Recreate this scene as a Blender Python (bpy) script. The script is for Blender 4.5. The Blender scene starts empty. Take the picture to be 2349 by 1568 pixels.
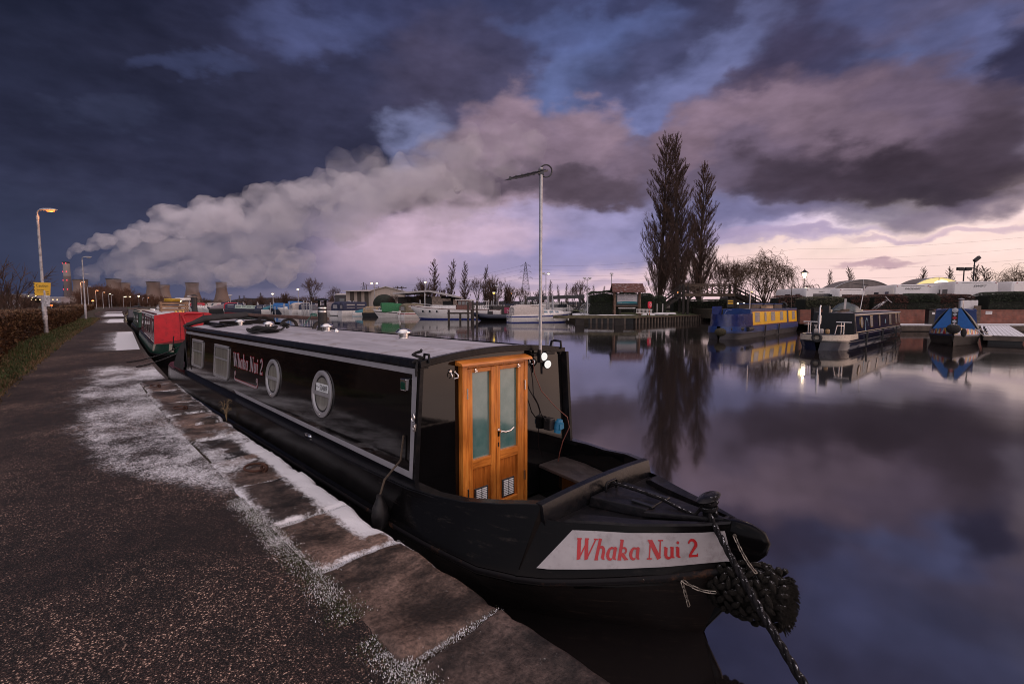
import bpy, bmesh, math, random
from math import sin, cos, pi, radians, atan2, sqrt
from mathutils import Vector, Matrix, noise as mnoise
random.seed(7)
scene = bpy.context.scene
COL = scene.collection
# ------------------------------------------------------------------ camera
FPX, CX, CY, HOR, EYE = 1113.0, 1174.5, 784.0, 698.0, 2.106
PITCH = math.atan((CY-HOR)/FPX)
cd = bpy.data.cameras.new('camera'); cam = bpy.data.objects.new('camera', cd); COL.objects.link(cam)
cam.location = (0, 0, EYE); cam.rotation_euler = (pi/2-PITCH, 0, 0)
cd.sensor_width = 36; cd.lens = 36*FPX/2349; cd.clip_end = 30000; cd.clip_start = .05
scene.camera = cam
scene.view_settings.view_transform = 'Standard'; scene.view_settings.look = 'None'
scene.view_settings.exposure = 0; scene.view_settings.gamma = 1
scene.render.engine = 'CYCLES'
cy = scene.cycles; cy.filter_width = 1.0
cy.use_denoising = True; cy.max_bounces = 6; cy.diffuse_bounces = 3; cy.glossy_bounces = 4
cy.transmission_bounces = 4; cy.transparent_max_bounces = 8; cy.volume_bounces = 5
cy.sample_clamp_indirect = 6; cy.caustics_reflective = False; cy.caustics_refractive = False
def ray(x, y):                      # direction of a photograph position, for measuring places
 u = (x-CX)/FPX; v = (CY-y)/FPX; c, s = cos(PITCH), sin(PITCH)
 return Vector((u, c+s*v, -s+c*v))
def G(x, y, z=0.0):                 # the place on level z
 d = ray(x, y); return Vector((0, 0, EYE)) + d*((z-EYE)/d.z)
def D(x, y, Y):                     # the place at distance Y
 d = ray(x, y); return Vector((0, 0, EYE)) + d*(Y/d.y)
def hz(y, Y):                       # height seen at row y at distance Y
 return D(CX, y, Y).z
def lerp(a, b, t): return a+(b-a)*t
def lin(c):
 c = c/255.0
 return c/12.92 if c <= .04045 else ((c+.055)/1.055)**2.4
def C(r, g, b, k=1.0): return (lin(r)*k, lin(g)*k, lin(b)*k, 1.0)
def CS(r, g, b):                    # sky colours, a little greyer
 m = .34*r+.46*g+.20*b; d = max(0, min(1, (m-120)/70)); f = lerp(.90, 1.04, d); return C(min(255, m+(r-m)*f+lerp(5, 5, d)), min(255, m+(g-m)*f+lerp(5, 3, d)), m+(b-m)*f+lerp(3, 0, d))
# ------------------------------------------------------------------ sky
world = bpy.data.worlds.new('World'); scene.world = world; world.use_nodes = True
def build_sky():
 nt = world.node_tree; nt.nodes.clear(); N, L = nt.nodes, nt.links
 def node(t, **kw):
  n = N.new(t)
  for k, v in kw.items(): setattr(n, k, v)
  return n
 def math_(op, a, b=None, c=None, clamp=False):
  n = node('ShaderNodeMath', operation=op, use_clamp=clamp)
  for i, q in enumerate((a, b, c)):
   if q is None: continue
   if isinstance(q, (int, float)): n.inputs[i].default_value = q
   else: L.new(q, n.inputs[i])
  return n.outputs[0]
 tc = node('ShaderNodeTexCoord')
 dirn = tc.outputs['Generated']
 sep = node('ShaderNodeSeparateXYZ'); L.new(dirn, sep.inputs[0])
 th = math_('MULTIPLY', math_('ARCTAN2', sep.outputs[0], sep.outputs[1]), 180/pi)
 ph = math_('MULTIPLY', math_('ARCSINE', sep.outputs[2]), 180/pi)
 def warp(scale, squash, detail):
  mp = node('ShaderNodeMapping'); mp.inputs['Scale'].default_value = (scale, scale, scale*squash)
  L.new(dirn, mp.inputs['Vector'])
  nz = node('ShaderNodeTexNoise'); nz.inputs['Scale'].default_value = 1.0
  nz.inputs['Detail'].default_value = detail; nz.inputs['Roughness'].default_value = .5
  L.new(mp.outputs[0], nz.inputs['Vector'])
  return nz
 def vm(op, a, b):
  n = node('ShaderNodeVectorMath', operation=op)
  for i, q in enumerate((a, b)):
   if isinstance(q, tuple): n.inputs[i].default_value = q
   else: L.new(q, n.inputs[i])
  return n.outputs['Value'] if op in ('DOT_PRODUCT', 'LENGTH') else n.outputs[0]
 cmb = node('ShaderNodeCombineXYZ'); L.new(th, cmb.inputs[0]); L.new(ph, cmb.inputs[1])
 w1 = vm('MULTIPLY', vm('SUBTRACT', warp(5.0, 1.8, 3).outputs['Color'], (.5, .5, .5)), (12, 7.5, 0))
 w2 = vm('MULTIPLY', vm('SUBTRACT', warp(17.0, 1.9, 5).outputs['Color'], (.5, .5, .5)), (6.0, 4.6, 0))
 # small features near the horizon are less displaced
 low = node('ShaderNodeMapRange'); low.inputs[1].default_value = 1; low.inputs[2].default_value = 12
 low.inputs[3].default_value = .25; low.inputs[4].default_value = 1; L.new(ph, low.inputs[0])
 sc = node('ShaderNodeVectorMath', operation='SCALE'); L.new(vm('ADD', w1, w2), sc.inputs[0]); L.new(low.outputs[0], sc.inputs['Scale'])
 P = vm('ADD', cmb.outputs[0], sc.outputs[0])
 sp = node('ShaderNodeSeparateXYZ'); L.new(P, sp.inputs[0])
 TH, PHI = sp.outputs[0], sp.outputs[1]
 def ang(x, y):
  d = ray(x, y).normalized(); return math.degrees(atan2(d.x, d.y)), math.degrees(math.asin(d.z))
 thn = math_('MULTIPLY_ADD', TH, 1/360, .5)
 def row(y, stops, extra):
  cr = node('ShaderNodeValToRGB'); cr.color_ramp.interpolation = 'EASE'
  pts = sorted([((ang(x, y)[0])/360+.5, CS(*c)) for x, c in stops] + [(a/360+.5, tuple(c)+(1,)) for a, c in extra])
  e = cr.color_ramp.elements
  while len(e) < len(pts): e.new(.5)
  for i, (p, c) in enumerate(pts):
   e[i].position = p;
  for i, (p, c) in enumerate(pts): e[i].color = c
  L.new(thn, cr.inputs[0]); return cr.outputs[0]
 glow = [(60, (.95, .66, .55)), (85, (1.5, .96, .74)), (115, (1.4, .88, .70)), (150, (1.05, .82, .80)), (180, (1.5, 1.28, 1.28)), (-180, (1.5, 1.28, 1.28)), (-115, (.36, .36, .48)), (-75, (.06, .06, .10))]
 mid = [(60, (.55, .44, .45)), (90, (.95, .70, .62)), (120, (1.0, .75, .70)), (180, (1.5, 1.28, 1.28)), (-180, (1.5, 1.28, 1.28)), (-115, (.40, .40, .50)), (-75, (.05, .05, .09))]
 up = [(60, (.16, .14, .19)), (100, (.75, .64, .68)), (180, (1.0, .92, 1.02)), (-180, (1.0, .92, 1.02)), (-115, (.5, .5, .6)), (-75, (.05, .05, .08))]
 rows = [
  (690, [(0, (48,54,84)), (300, (70,74,106)), (600, (88,87,119)), (850, (122,113,143)), (1050, (160,145,174)), (1300, (190,172,198)), (1500, (222,192,205)), (1750, (248,212,212)), (2100, (254,217,206)), (2349, (255,213,196))], glow),
  (560, [(0, (50,56,86)), (300, (56,60,90)), (600, (72,72,102)), (800, (148,131,158)), (950, (190,167,192)), (1100, (166,152,188)), (1300, (152,146,193)), (1500, (142,138,182)), (1700, (156,147,186)), (1850, (215,198,222)), (2050, (246,228,234)), (2349, (248,222,225))], glow),
  (450, [(0, (46,50,80)), (500, (45,46,75)), (800, (66,64,94)), (1000, (122,113,150)), (1250, (130,124,167)), (1500, (107,106,148)), (1800, (94,92,131)), (2100, (90,84,117)), (2349, (100,90,115))], mid),
  (300, [(0, (34,38,64)), (500, (43,44,72)), (800, (56,57,89)), (1000, (75,76,112)), (1300, (85,84,122)), (1500, (108,110,162)), (1700, (100,92,125)), (2000, (98,84,108)), (2349, (93,79,100))], mid),
  (100, [(0, (21,25,47)), (300, (26,29,53)), (600, (46,48,80)), (800, (60,66,110)), (1000, (57,59,97)), (1300, (68,76,123)), (1500, (62,66,106)), (1800, (66,64,98)), (2000, (74,78,123)), (2349, (72,76,118))], up),
  (-80, [(0, (20,24,46)), (700, (38,42,75)), (1300, (52,56,95)), (2349, (66,66,104))], up)]
 col = row(*rows[0])
 prev = ang(1174, rows[0][0])[1]
 for y, st, ex in rows[1:]:
  a = ang(1174, y)[1]
  mr = node('ShaderNodeMapRange', interpolation_type='SMOOTHSTEP'); mr.inputs[1].default_value = prev; mr.inputs[2].default_value = a
  L.new(PHI, mr.inputs[0])
  mx = node('ShaderNodeMix', data_type='RGBA'); L.new(mr.outputs[0], mx.inputs[0]); L.new(col, mx.inputs[6]); L.new(row(y, st, ex), mx.inputs[7])
  col = mx.outputs[2]; prev = a
 # clouds: (x, y, rx, ry, turn, colour, strength, softness)
 for x, y, rx, ry, rot, c, op, soft in CLOUDS:
  t0, p0 = ang(x, y); e = 4.0
  a1, a2 = ang(x+e, y), ang(x, y+e)
  J = Matrix(((( a1[0]-t0)/e, (a2[0]-t0)/e), ((a1[1]-p0)/e, (a2[1]-p0)/e)))
  r_ = radians(-rot); R = Matrix(((cos(r_), -sin(r_)), (sin(r_), cos(r_))))
  M = (J @ R @ Matrix(((rx, 0), (0, ry)))).inverted()
  q = vm('SUBTRACT', P, (t0, p0, 0))
  u = vm('DOT_PRODUCT', q, (M[0][0], M[0][1], 0)); v = vm('DOT_PRODUCT', q, (M[1][0], M[1][1], 0))
  r2 = math_('MULTIPLY_ADD', u, u, math_('MULTIPLY', v, v))
  mr = node('ShaderNodeMapRange', interpolation_type='SMOOTHSTEP')
  mr.inputs[1].default_value = (1+soft)**2; mr.inputs[2].default_value = (1-soft)**2
  mr.inputs[3].default_value = 0; mr.inputs[4].default_value = op
  L.new(r2, mr.inputs[0])
  mx = node('ShaderNodeMix', data_type='RGBA'); L.new(mr.outputs[0], mx.inputs[0]); L.new(col, mx.inputs[6]); mx.inputs[7].default_value = CS(*c)
  col = mx.outputs[2]
 # fine cloud grain
 gz = warp(26, 2.2, 5); gb = warp(7, 2.6, 4)
 gm = math_('ADD', math_('MULTIPLY', math_('SUBTRACT', gz.outputs[0], .5), .55), math_('MULTIPLY', math_('SUBTRACT', gb.outputs[0], .5), 1.0))
 gr = node('ShaderNodeMapRange'); gr.inputs[1].default_value = 3; gr.inputs[2].default_value = 11; gr.inputs[3].default_value = .12; gr.inputs[4].default_value = 1
 L.new(ph, gr.inputs[0])
 gain = math_('ADD', math_('MULTIPLY', gm, gr.outputs[0]), 1.0)
 sc2 = node('ShaderNodeVectorMath', operation='SCALE'); L.new(col, sc2.inputs[0]); L.new(gain, sc2.inputs['Scale'])
 # brighter unseen sky overhead
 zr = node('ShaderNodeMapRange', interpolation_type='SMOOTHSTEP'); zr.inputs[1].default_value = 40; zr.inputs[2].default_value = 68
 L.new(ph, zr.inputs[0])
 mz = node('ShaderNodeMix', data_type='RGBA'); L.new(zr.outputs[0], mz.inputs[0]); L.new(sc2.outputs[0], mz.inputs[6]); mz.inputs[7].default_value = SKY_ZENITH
 bg = node('ShaderNodeBackground'); L.new(mz.outputs[2], bg.inputs[0]); bg.inputs[1].default_value = 1.0
 out = node('ShaderNodeOutputWorld'); L.new(bg.outputs[0], out.inputs[0])
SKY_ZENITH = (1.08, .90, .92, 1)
CLOUDS = [
 (2080,620,480,64,0,(255,222,210),.95,.75), (2260,565,280,40,2,(250,222,218),.85,.85), (1760,640,330,44,0,(246,214,216),.75,.7), (1420,665,260,30,0,(226,198,208),.6,.8),
 (600,330,380,120,8,(38,40,66),.7,.7), (850,210,220,90,10,(49,49,79),.6,.7), (1090,180,160,90,15,(72,66,96),.7,.7), (1190,80,130,60,0,(55,55,88),.6,.7), (200,250,260,110,5,(29,32,56),.6,.7),
 (720,85,120,36,-5,(72,80,128),.6,.9), (430,165,70,22,0,(60,68,110),.5,.9), (250,300,60,24,0,(52,57,88),.4,.9),
 (960,335,70,58,35,(124,130,176),.75,.85), (1330,190,55,95,-28,(90,105,160),.75,.8), (1390,60,140,42,8,(82,96,152),.65,.8),
 (1590,180,190,34,36,(108,116,170),.65,.9), (1640,338,56,26,10,(134,142,198),.9,.8), (1440,300,62,28,-8,(128,142,202),.9,.8), (1480,330,60,30,-20,(120,126,180),.7,.8),
 (1450,150,110,60,20,(64,66,104),.6,.8),
 (1960,165,90,66,-15,(94,110,168),.85,.7), (2190,115,150,62,10,(84,95,150),.7,.8), (2335,135,95,72,20,(46,44,73),.95,.5),
 (1850,140,140,110,20,(60,55,87),.9,.45), (1735,210,70,60,20,(66,58,88),.8,.5), (2110,200,70,60,20,(82,72,100),.7,.6),
 (1790,285,230,92,14,(112,92,115),.95,.45), (2060,290,270,110,0,(98,81,103),.95,.5), (1660,360,130,80,10,(110,93,118),.9,.5),
 (1740,262,150,38,10,(140,116,138),.75,.8), (1910,285,130,44,-6,(124,103,124),.6,.8), (2120,245,120,34,0,(110,93,120),.6,.8),
 (2080,405,330,66,-2,(58,47,62),.95,.5), (1800,420,180,42,-6,(66,54,71),.9,.6), (2310,330,120,110,0,(66,54,70),.85,.7), (2200,440,120,36,-14,(60,50,66),.85,.5), (1560,420,110,48,14,(102,88,114),.8,.6),
 (1000,395,160,62,18,(104,90,110),.9,.45), (1170,390,170,82,10,(108,90,110),.95,.4), (1390,370,140,82,4,(110,92,113),.95,.42),
 (1205,285,58,72,-12,(140,117,137),.95,.45), (1150,325,70,60,0,(132,110,131),.85,.5), (1375,285,70,60,0,(136,113,133),.95,.45), (1290,330,80,52,0,(126,105,126),.85,.5), (1585,315,52,62,0,(126,103,123),.85,.5), (1470,350,60,40,0,(118,98,120),.7,.6),
 (1190,440,200,42,6,(88,74,91),.9,.5), (1390,432,110,44,-6,(82,68,85),.95,.45), (1000,462,120,30,10,(92,78,95),.85,.5),
 (1040,545,190,52,10,(200,175,197),.8,.8), (1300,505,150,26,0,(150,143,186),.6,.8), (1230,600,200,14,3,(140,134,176),.5,.8),
 (1650,500,170,22,4,(104,102,146),.75,.7), (1950,492,200,24,-2,(96,88,122),.75,.7), (2200,498,170,22,8,(112,98,124),.7,.7), (1800,545,170,8,2,(168,152,188),.85,.8), (1720,562,140,6,2,(176,160,195),.7,.8), (2240,540,160,7,3,(196,170,190),.7,.8), (2060,552,80,5,2,(190,168,190),.7,.8), (2000,606,75,4.5,3,(184,152,168),.85,.8), (1240,655,220,8,2,(152,140,176),.5,.8), (900,668,240,12,2,(134,124,152),.5,.8),
]
build_sky()
# the low afterglow from the right
sl = bpy.data.lights.new('sun', 'SUN'); sl.energy = .95; sl.angle = radians(55); sl.color = (1.0, .70, .60)
sun = bpy.data.objects.new('sun', sl); COL.objects.link(sun)
SUN_AZ, SUN_EL = radians(92), radians(9)
sd = Vector((sin(SUN_AZ)*cos(SUN_EL), cos(SUN_AZ)*cos(SUN_EL), sin(SUN_EL)))
sun.rotation_euler = sd.to_track_quat('Z', 'Y').to_euler()
# ------------------------------------------------------------------ materials
MATS = {}
def newmat(name):
 m = bpy.data.materials.new(name); m.use_nodes = True
 b = m.node_tree.nodes['Principled BSDF']; return m, m.node_tree, b
def ramp(nt, pts):
 r = nt.nodes.new('ShaderNodeValToRGB'); e = r.color_ramp.elements
 while len(e) < len(pts): e.new(.5)
 for i, (p, c) in enumerate(pts): e[i].position = p
 for i, (p, c) in enumerate(pts): e[i].color = c if len(c) == 4 else tuple(c)+(1,)
 return r
def texnoise(nt, scale, detail=4, rough=.55, coord='Object', stretch=None):
 tc = nt.nodes.new('ShaderNodeTexCoord'); n = nt.nodes.new('ShaderNodeTexNoise')
 n.inputs['Scale'].default_value = scale; n.inputs['Detail'].default_value = detail; n.inputs['Roughness'].default_value = rough
 src = tc.outputs[coord]
 if stretch:
  mp = nt.nodes.new('ShaderNodeMapping'); mp.inputs['Scale'].default_value = stretch; nt.links.new(src, mp.inputs[0]); src = mp.outputs[0]
 nt.links.new(src, n.inputs['Vector']); return n
def mat(name, col, rough=.5, metal=0.0, var=.25, scale=6.0, bump=.0, spec=.5, stretch=None, snow=0.0, coat=0.0, dirt=None):
 """plain painted / natural surface: colour breaks up with noise, optional bump, optional snow or frost dusting on upward faces"""
 if name in MATS: return MATS[name]
 m, nt, b = newmat(name); L = nt.links
 col = tuple(col)[:3]
 n = texnoise(nt, scale, 5, .6, stretch=stretch)
 a = tuple(max(0, c*(1-var)) for c in col); d = tuple(min(1, c*(1+var)) for c in col)
 r = ramp(nt, [(.3, a), (.7, d)]); L.new(n.outputs[0], r.inputs[0]); out = r.outputs[0]
 if dirt:
  n2 = texnoise(nt, scale*2.3, 6, .65); r2 = ramp(nt, [(.52, (0, 0, 0)), (.72, (1, 1, 1))]); L.new(n2.outputs[0], r2.inputs[0])
  mx = nt.nodes.new('ShaderNodeMix'); mx.data_type = 'RGBA'; L.new(r2.outputs[0], mx.inputs[0]); L.new(out, mx.inputs[6]); mx.inputs[7].default_value = tuple(dirt)[:3]+(1,)
  out = mx.outputs[2]
 if snow:
  g = nt.nodes.new('ShaderNodeNewGeometry'); s = nt.nodes.new('ShaderNodeSeparateXYZ'); L.new(g.outputs['Normal'], s.inputs[0])
  ns = texnoise(nt, scale*1.7, 6, .7)
  ma = nt.nodes.new('ShaderNodeMath'); ma.operation = 'MULTIPLY_ADD'; L.new(s.outputs[2], ma.inputs[0]); ma.inputs[1].default_value = .62
  L.new(ns.outputs[0], ma.inputs[2])
  mr = nt.nodes.new('ShaderNodeMapRange'); mr.inputs[1].default_value = 1.32-snow*.55; mr.inputs[2].default_value = 1.42-snow*.45; L.new(ma.outputs[0], mr.inputs[0])
  mx = nt.nodes.new('ShaderNodeMix'); mx.data_type = 'RGBA'; L.new(mr.outputs[0], mx.inputs[0]); L.new(out, mx.inputs[6]); mx.inputs[7].default_value = (.72, .72, .76, 1)
  out = mx.outputs[2]
 L.new(out, b.inputs['Base Color'])
 b.inputs['Roughness'].default_value = rough; b.inputs['Metallic'].default_value = metal
 b.inputs['Specular IOR Level'].default_value = spec
 if coat: b.inputs['Coat Weight'].default_value = coat; b.inputs['Coat Roughness'].default_value = .04
 if bump:
  nb = texnoise(nt, scale*4, 5, .6, stretch=stretch); bp = nt.nodes.new('ShaderNodeBump'); bp.inputs['Strength'].default_value = min(1, bump); bp.inputs['Distance'].default_value = .02
  L.new(nb.outputs[0], bp.inputs['Height']); L.new(bp.outputs[0], b.inputs['Normal'])
 MATS[name] = m; return m
def emit(name, col, strength):
 if name in MATS: return MATS[name]
 m, nt, b = newmat(name)
 b.inputs['Base Color'].default_value = (.05, .05, .05, 1)
 b.inputs['Emission Color'].default_value = tuple(col)[:3]+(1,); b.inputs['Emission Strength'].default_value = strength
 MATS[name] = m; return m
# ------------------------------------------------------------------ mesh building
class MB:
 def __init__(self, M=None): self.v = []; self.f = []; self.M = M or Matrix()
 def add(self, vs, fs):
  o = len(self.v); M = self.M
  self.v.extend([tuple(M @ Vector(p)) for p in vs]); self.f.extend([tuple(i+o for i in f) for f in fs]); return self
 def box(self, c, s, rz=0, ry=0, rx=0):
  h = [q/2 for q in s]; R = Matrix.Rotation(rz, 3, 'Z') @ Matrix.Rotation(ry, 3, 'Y') @ Matrix.Rotation(rx, 3, 'X')
  vs = [Vector(c)+R @ Vector((sx*h[0], sy*h[1], sz*h[2])) for sx in (-1, 1) for sy in (-1, 1) for sz in (-1, 1)]
  return self.add(vs, [(0, 1, 3, 2), (4, 6, 7, 5), (0, 4, 5, 1), (2, 3, 7, 6), (0, 2, 6, 4), (1, 5, 7, 3)])
 def beam(self, a, b, w, h, up=(0, 0, 1)):      # rectangular bar from a to b
  a, b = Vector(a), Vector(b); d = (b-a).normalized(); u = Vector(up)
  if abs(d.dot(u)) > .98: u = Vector((1, 0, 0))
  x = d.cross(u).normalized(); u = x.cross(d).normalized()
  vs = [p+x*sx*w/2+u*su*h/2 for p in (a, b) for sx in (-1, 1) for su in (-1, 1)]
  return self.add(vs, [(0, 1, 3, 2), (4, 6, 7, 5), (0, 4, 5, 1), (2, 3, 7, 6), (0, 2, 6, 4), (1, 5, 7, 3)])
 def tube(self, pts, r, n=8, cap=True, closed=False):
  pts = [Vector(p) for p in pts]; k = len(pts); rs = r if isinstance(r, (list, tuple)) else [r]*k
  rings = []; prev = None
  for i, p in enumerate(pts):
   if closed: t = pts[(i+1) % k]-pts[i-1]
   else: t = pts[min(i+1, k-1)]-pts[max(i-1, 0)]
   t.normalize()
   if prev is None:
    ref = Vector((0, 0, 1)) if abs(t.z) < .9 else Vector((1, 0, 0)); x = t.cross(ref).normalized()
   else: x = (prev-t*prev.dot(t)); x = x.normalized() if x.length > 1e-6 else t.orthogonal().normalized()
   prev = x; y = t.cross(x)
   rings.append([p+x*cos(2*pi*j/n)*rs[i]+y*sin(2*pi*j/n)*rs[i] for j in range(n)])
  vs = [q for g in rings for q in g]; fs = []
  for i in range(k if closed else k-1):
   a, b = i*n, ((i+1) % k)*n
   for j in range(n): fs.append((a+j, a+(j+1) % n, b+(j+1) % n, b+j))
  if cap and not closed: fs += [tuple(range(n-1, -1, -1)), tuple(range((k-1)*n, k*n))]
  return self.add(vs, fs)
 def lathe(self, prof, c=(0, 0, 0), n=16, axis=(0, 0, 1), cap=True):
  q = Vector(axis).normalized().to_track_quat('Z', 'Y'); c = Vector(c); vs = []; fs = []
  for r, z in prof:
   for j in range(n): vs.append(c+q @ Vector((max(r, 1e-4)*cos(2*pi*j/n), max(r, 1e-4)*sin(2*pi*j/n), z)))
  for i in range(len(prof)-1):
   for j in range(n): fs.append((i*n+j, i*n+(j+1) % n, (i+1)*n+(j+1) % n, (i+1)*n+j))
  if cap: fs += [tuple(range(n-1, -1, -1)), tuple(range((len(prof)-1)*n, len(prof)*n))]
  return self.add(vs, fs)
 def loft(self, secs, ring=True, cap=True):
  n = len(secs[0]); vs = [p for s in secs for p in s]; fs = []
  for i in range(len(secs)-1):
   for j in range(n if ring else n-1): fs.append((i*n+j, i*n+(j+1) % n, (i+1)*n+(j+1) % n, (i+1)*n+j))
  if cap: fs += [tuple(range(n-1, -1, -1)), tuple(range((len(secs)-1)*n, len(secs)*n))]
  return self.add(vs, fs)
 def prism(self, poly, z0, z1, T=None):      # poly in xy, extruded along z, optionally moved by T
  n = len(poly); T = T or Matrix()
  vs = [T @ Vector((x, y, z)) for z in (z0, z1) for x, y in poly]
  return self.add(vs, [tuple(range(n-1, -1, -1)), tuple(range(n, 2*n))]+[(i, (i+1) % n, n+(i+1) % n, n+i) for i in range(n)])
 def poly(self, pts): return self.add(pts, [tuple(range(len(pts)))])
 def ball(self, c, r, n=10, m=6):
  rx, ry, rz_ = r if isinstance(r, (tuple, list)) else (r, r, r); c = Vector(c)
  vs = [c+Vector((0, 0, rz_))]+[c+Vector((rx*sin(pi*i/m)*cos(2*pi*j/n), ry*sin(pi*i/m)*sin(2*pi*j/n), rz_*cos(pi*i/m))) for i in range(1, m) for j in range(n)]+[c-Vector((0, 0, rz_))]
  fs = [(0, 1+j, 1+(j+1) % n) for j in range(n)]
  for i in range(m-2):
   for j in range(n): fs.append((1+i*n+j, 1+(i+1)*n+j, 1+(i+1)*n+(j+1) % n, 1+i*n+(j+1) % n))
  l = len(vs)-1; o = 1+(m-2)*n; fs += [(l, o+(j+1) % n, o+j) for j in range(n)]
  return self.add(vs, fs)
 def obj(self, name, m, parent=None, smooth=None, bevel=0, loc=None, rz=0, fix=True):
  me = bpy.data.meshes.new(name); me.from_pydata(self.v, [], self.f)
  if fix:
   bm = bmesh.new(); bm.from_mesh(me); bmesh.ops.recalc_face_normals(bm, faces=bm.faces); bm.to_mesh(me); bm.free()
  for q in (m if isinstance(m, (list, tuple)) else [m]): me.materials.append(q)
  if smooth is not None:
   for p in me.polygons: p.use_smooth = True
   if smooth < 180: me.set_sharp_from_angle(angle=radians(smooth))
  o = bpy.data.objects.new(name, me); COL.objects.link(o)
  if parent is not None: o.parent = parent
  if loc is not None: o.location = loc
  if rz: o.rotation_euler = (0, 0, rz)
  if bevel:
   b = o.modifiers.new('bevel', 'BEVEL'); b.width = bevel; b.segments = 2; b.limit_method = 'ANGLE'; b.angle_limit = radians(40)
  return o
def pieces(mb, name, m, parent=None, **kw):     # every loose piece becomes an object of its own
 par = list(range(len(mb.v)))
 def find(i):
  while par[i] != i: par[i] = par[par[i]]; i = par[i]
  return i
 for f in mb.f:
  for i in f[1:]: par[find(i)] = find(f[0])
 gs = {}
 for f in mb.f: gs.setdefault(find(f[0]), []).append(f)
 out = []
 for fs in gs.values():
  q = MB(); ids = sorted({i for f in fs for i in f}); k = {i: n for n, i in enumerate(ids)}; q.v = [mb.v[i] for i in ids]; q.f = [tuple(k[i] for i in f) for f in fs]; out.append(q.obj(name, m, parent, **kw))
 return out
def thing(name, label, cat, loc=(0, 0, 0), rz=0, group=None):
 o = bpy.data.objects.new(name, None); COL.objects.link(o); o.location = loc; o.rotation_euler = (0, 0, rz); o.empty_display_size = .2
 o['label'] = label; o['category'] = cat
 if group: o['group'] = group
 return o
def tag(o, label=None, cat=None, group=None, kind=None):
 if label: o['label'] = label
 if cat: o['category'] = cat
 if group: o['group'] = group
 if kind: o['kind'] = kind
 return o
KIDS = {}
def dup(root, loc, rz=0, label=None, group=None, sc=None):
 r = root.copy(); COL.objects.link(r); r.location = loc; r.rotation_euler = (0, 0, rz)
 if sc: r.scale = (sc, sc, sc) if isinstance(sc, (int, float)) else sc
 if label: r['label'] = label
 if group: r['group'] = group
 for ch in list(root.children):
  c = ch.copy(); COL.objects.link(c); c.parent = r
  for g in list(ch.children):
   e = g.copy(); COL.objects.link(e); e.parent = c
 return r
def lamp_light(name, loc, col, watts, r=.1):
 l = bpy.data.lights.new(name, 'POINT'); l.energy = watts; l.color = col; l.shadow_soft_size = r
 o = bpy.data.objects.new(name, l); COL.objects.link(o); o.location = loc; return o
def text_mesh(s, size, ext=.002, shear=0.0, align='LEFT', space=1.0):
 cu = bpy.data.curves.new('lettering', 'FONT'); cu.body = s; cu.size = size; cu.extrude = ext; cu.shear = shear; cu.align_x = align; cu.space_character = space; cu.resolution_u = 4
 o = bpy.data.objects.new('lettering', cu); COL.objects.link(o)
 dg = bpy.context.evaluated_depsgraph_get(); me = bpy.data.meshes.new_from_object(o.evaluated_get(dg))
 bpy.data.objects.remove(o); bpy.data.curves.remove(cu); return me
def place_text(s, size, M, m, parent=None, name='lettering', ext=.002, shear=0.0, align='LEFT', space=1.0):
 me = text_mesh(s, size, ext, shear, align, space); me.transform(M); me.materials.clear(); me.materials.append(m)
 o = bpy.data.objects.new(name, me); COL.objects.link(o)
 if parent is not None: o.parent = parent
 return o
def frame(o, x, y):                   # matrix with origin o, local x and y axes
 x = Vector(x).normalized(); y = Vector(y); z = x.cross(y).normalized(); y = z.cross(x).normalized(); o = Vector(o)
 return Matrix(((x.x, y.x, z.x, o.x), (x.y, y.y, z.y, o.y), (x.z, y.z, z.z, o.z), (0, 0, 0, 1)))
def interp(tab, x):
 if x <= tab[0][0]: return tab[0][1:]
 for p, q in zip(tab, tab[1:]):
  if x <= q[0]:
   t = (x-p[0])/(q[0]-p[0]); t_ = t
   return tuple(lerp(a, b, t_) for a, b in zip(p[1:], q[1:]))
 return tab[-1][1:]
# ------------------------------------------------------------------ water and land
BX = Vector((.698, -.716, 0)).normalized(); BY = Vector((-BX.y, BX.x, 0))
BO = Vector((-.762, 3.695, 0))+BY*.93
BROT = atan2(BX.y, BX.x)
def W(s, t, z=0.0): return BO+BX*s+BY*t+Vector((0, 0, z))
BMAT = Matrix.Translation(BO) @ Matrix.Rotation(BROT, 4, 'Z')
def water_mat():
 m, nt, b = newmat('water'); L = nt.links
 b.inputs['Base Color'].default_value = (.016, .013, .013, 1); b.inputs['Roughness'].default_value = .085; b.inputs['IOR'].default_value = 4.8
 n1 = texnoise(nt, .55, 3, .5, coord='Object', stretch=(1, 1, 1));
 bp = nt.nodes.new('ShaderNodeBump'); bp.inputs['Strength'].default_value = .10; bp.inputs['Distance'].default_value = .02
 L.new(n1.outputs[0], bp.inputs['Height']); L.new(bp.outputs[0], b.inputs['Normal'])
 n2 = texnoise(nt, .09, 4, .6); mr = nt.nodes.new('ShaderNodeMapRange'); mr.inputs[1].default_value = .35; mr.inputs[2].default_value = .7; mr.inputs[3].default_value = .045; mr.inputs[4].default_value = .085
 L.new(n2.outputs[0], mr.inputs[0]); L.new(mr.outputs[0], b.inputs['Roughness'])
 return m
mb = MB(); mb.poly([(-260, -60, 0), (260, -60, 0), (260, 260, 0), (-260, 260, 0)])
tag(mb.obj('water', water_mat()), kind='structure')
EDGE = [(-330,34),(-230,21),(-170,14),(-115,8.6),(-80,5.4),(-55.6,2.9),(-32.5,1.03),(-18.7,-.29),(-11.2,-.85),(-7.3,-1.06),(-4.4,-1.16),(-2.3,-1.2),(0,-1.25),(2.1,-1.28),(14,-1.4)]
PLEFT = [(-330,22),(-230,15),(-168,9.5),(-115,4.4),(-68.5,1.8),(-48.8,.04),(-37.8,-1.15),(-24.7,-2.36),(-14.9,-3.16),(-10.2,-3.56),(-5,-3.9),(14,-4.6)]
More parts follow.
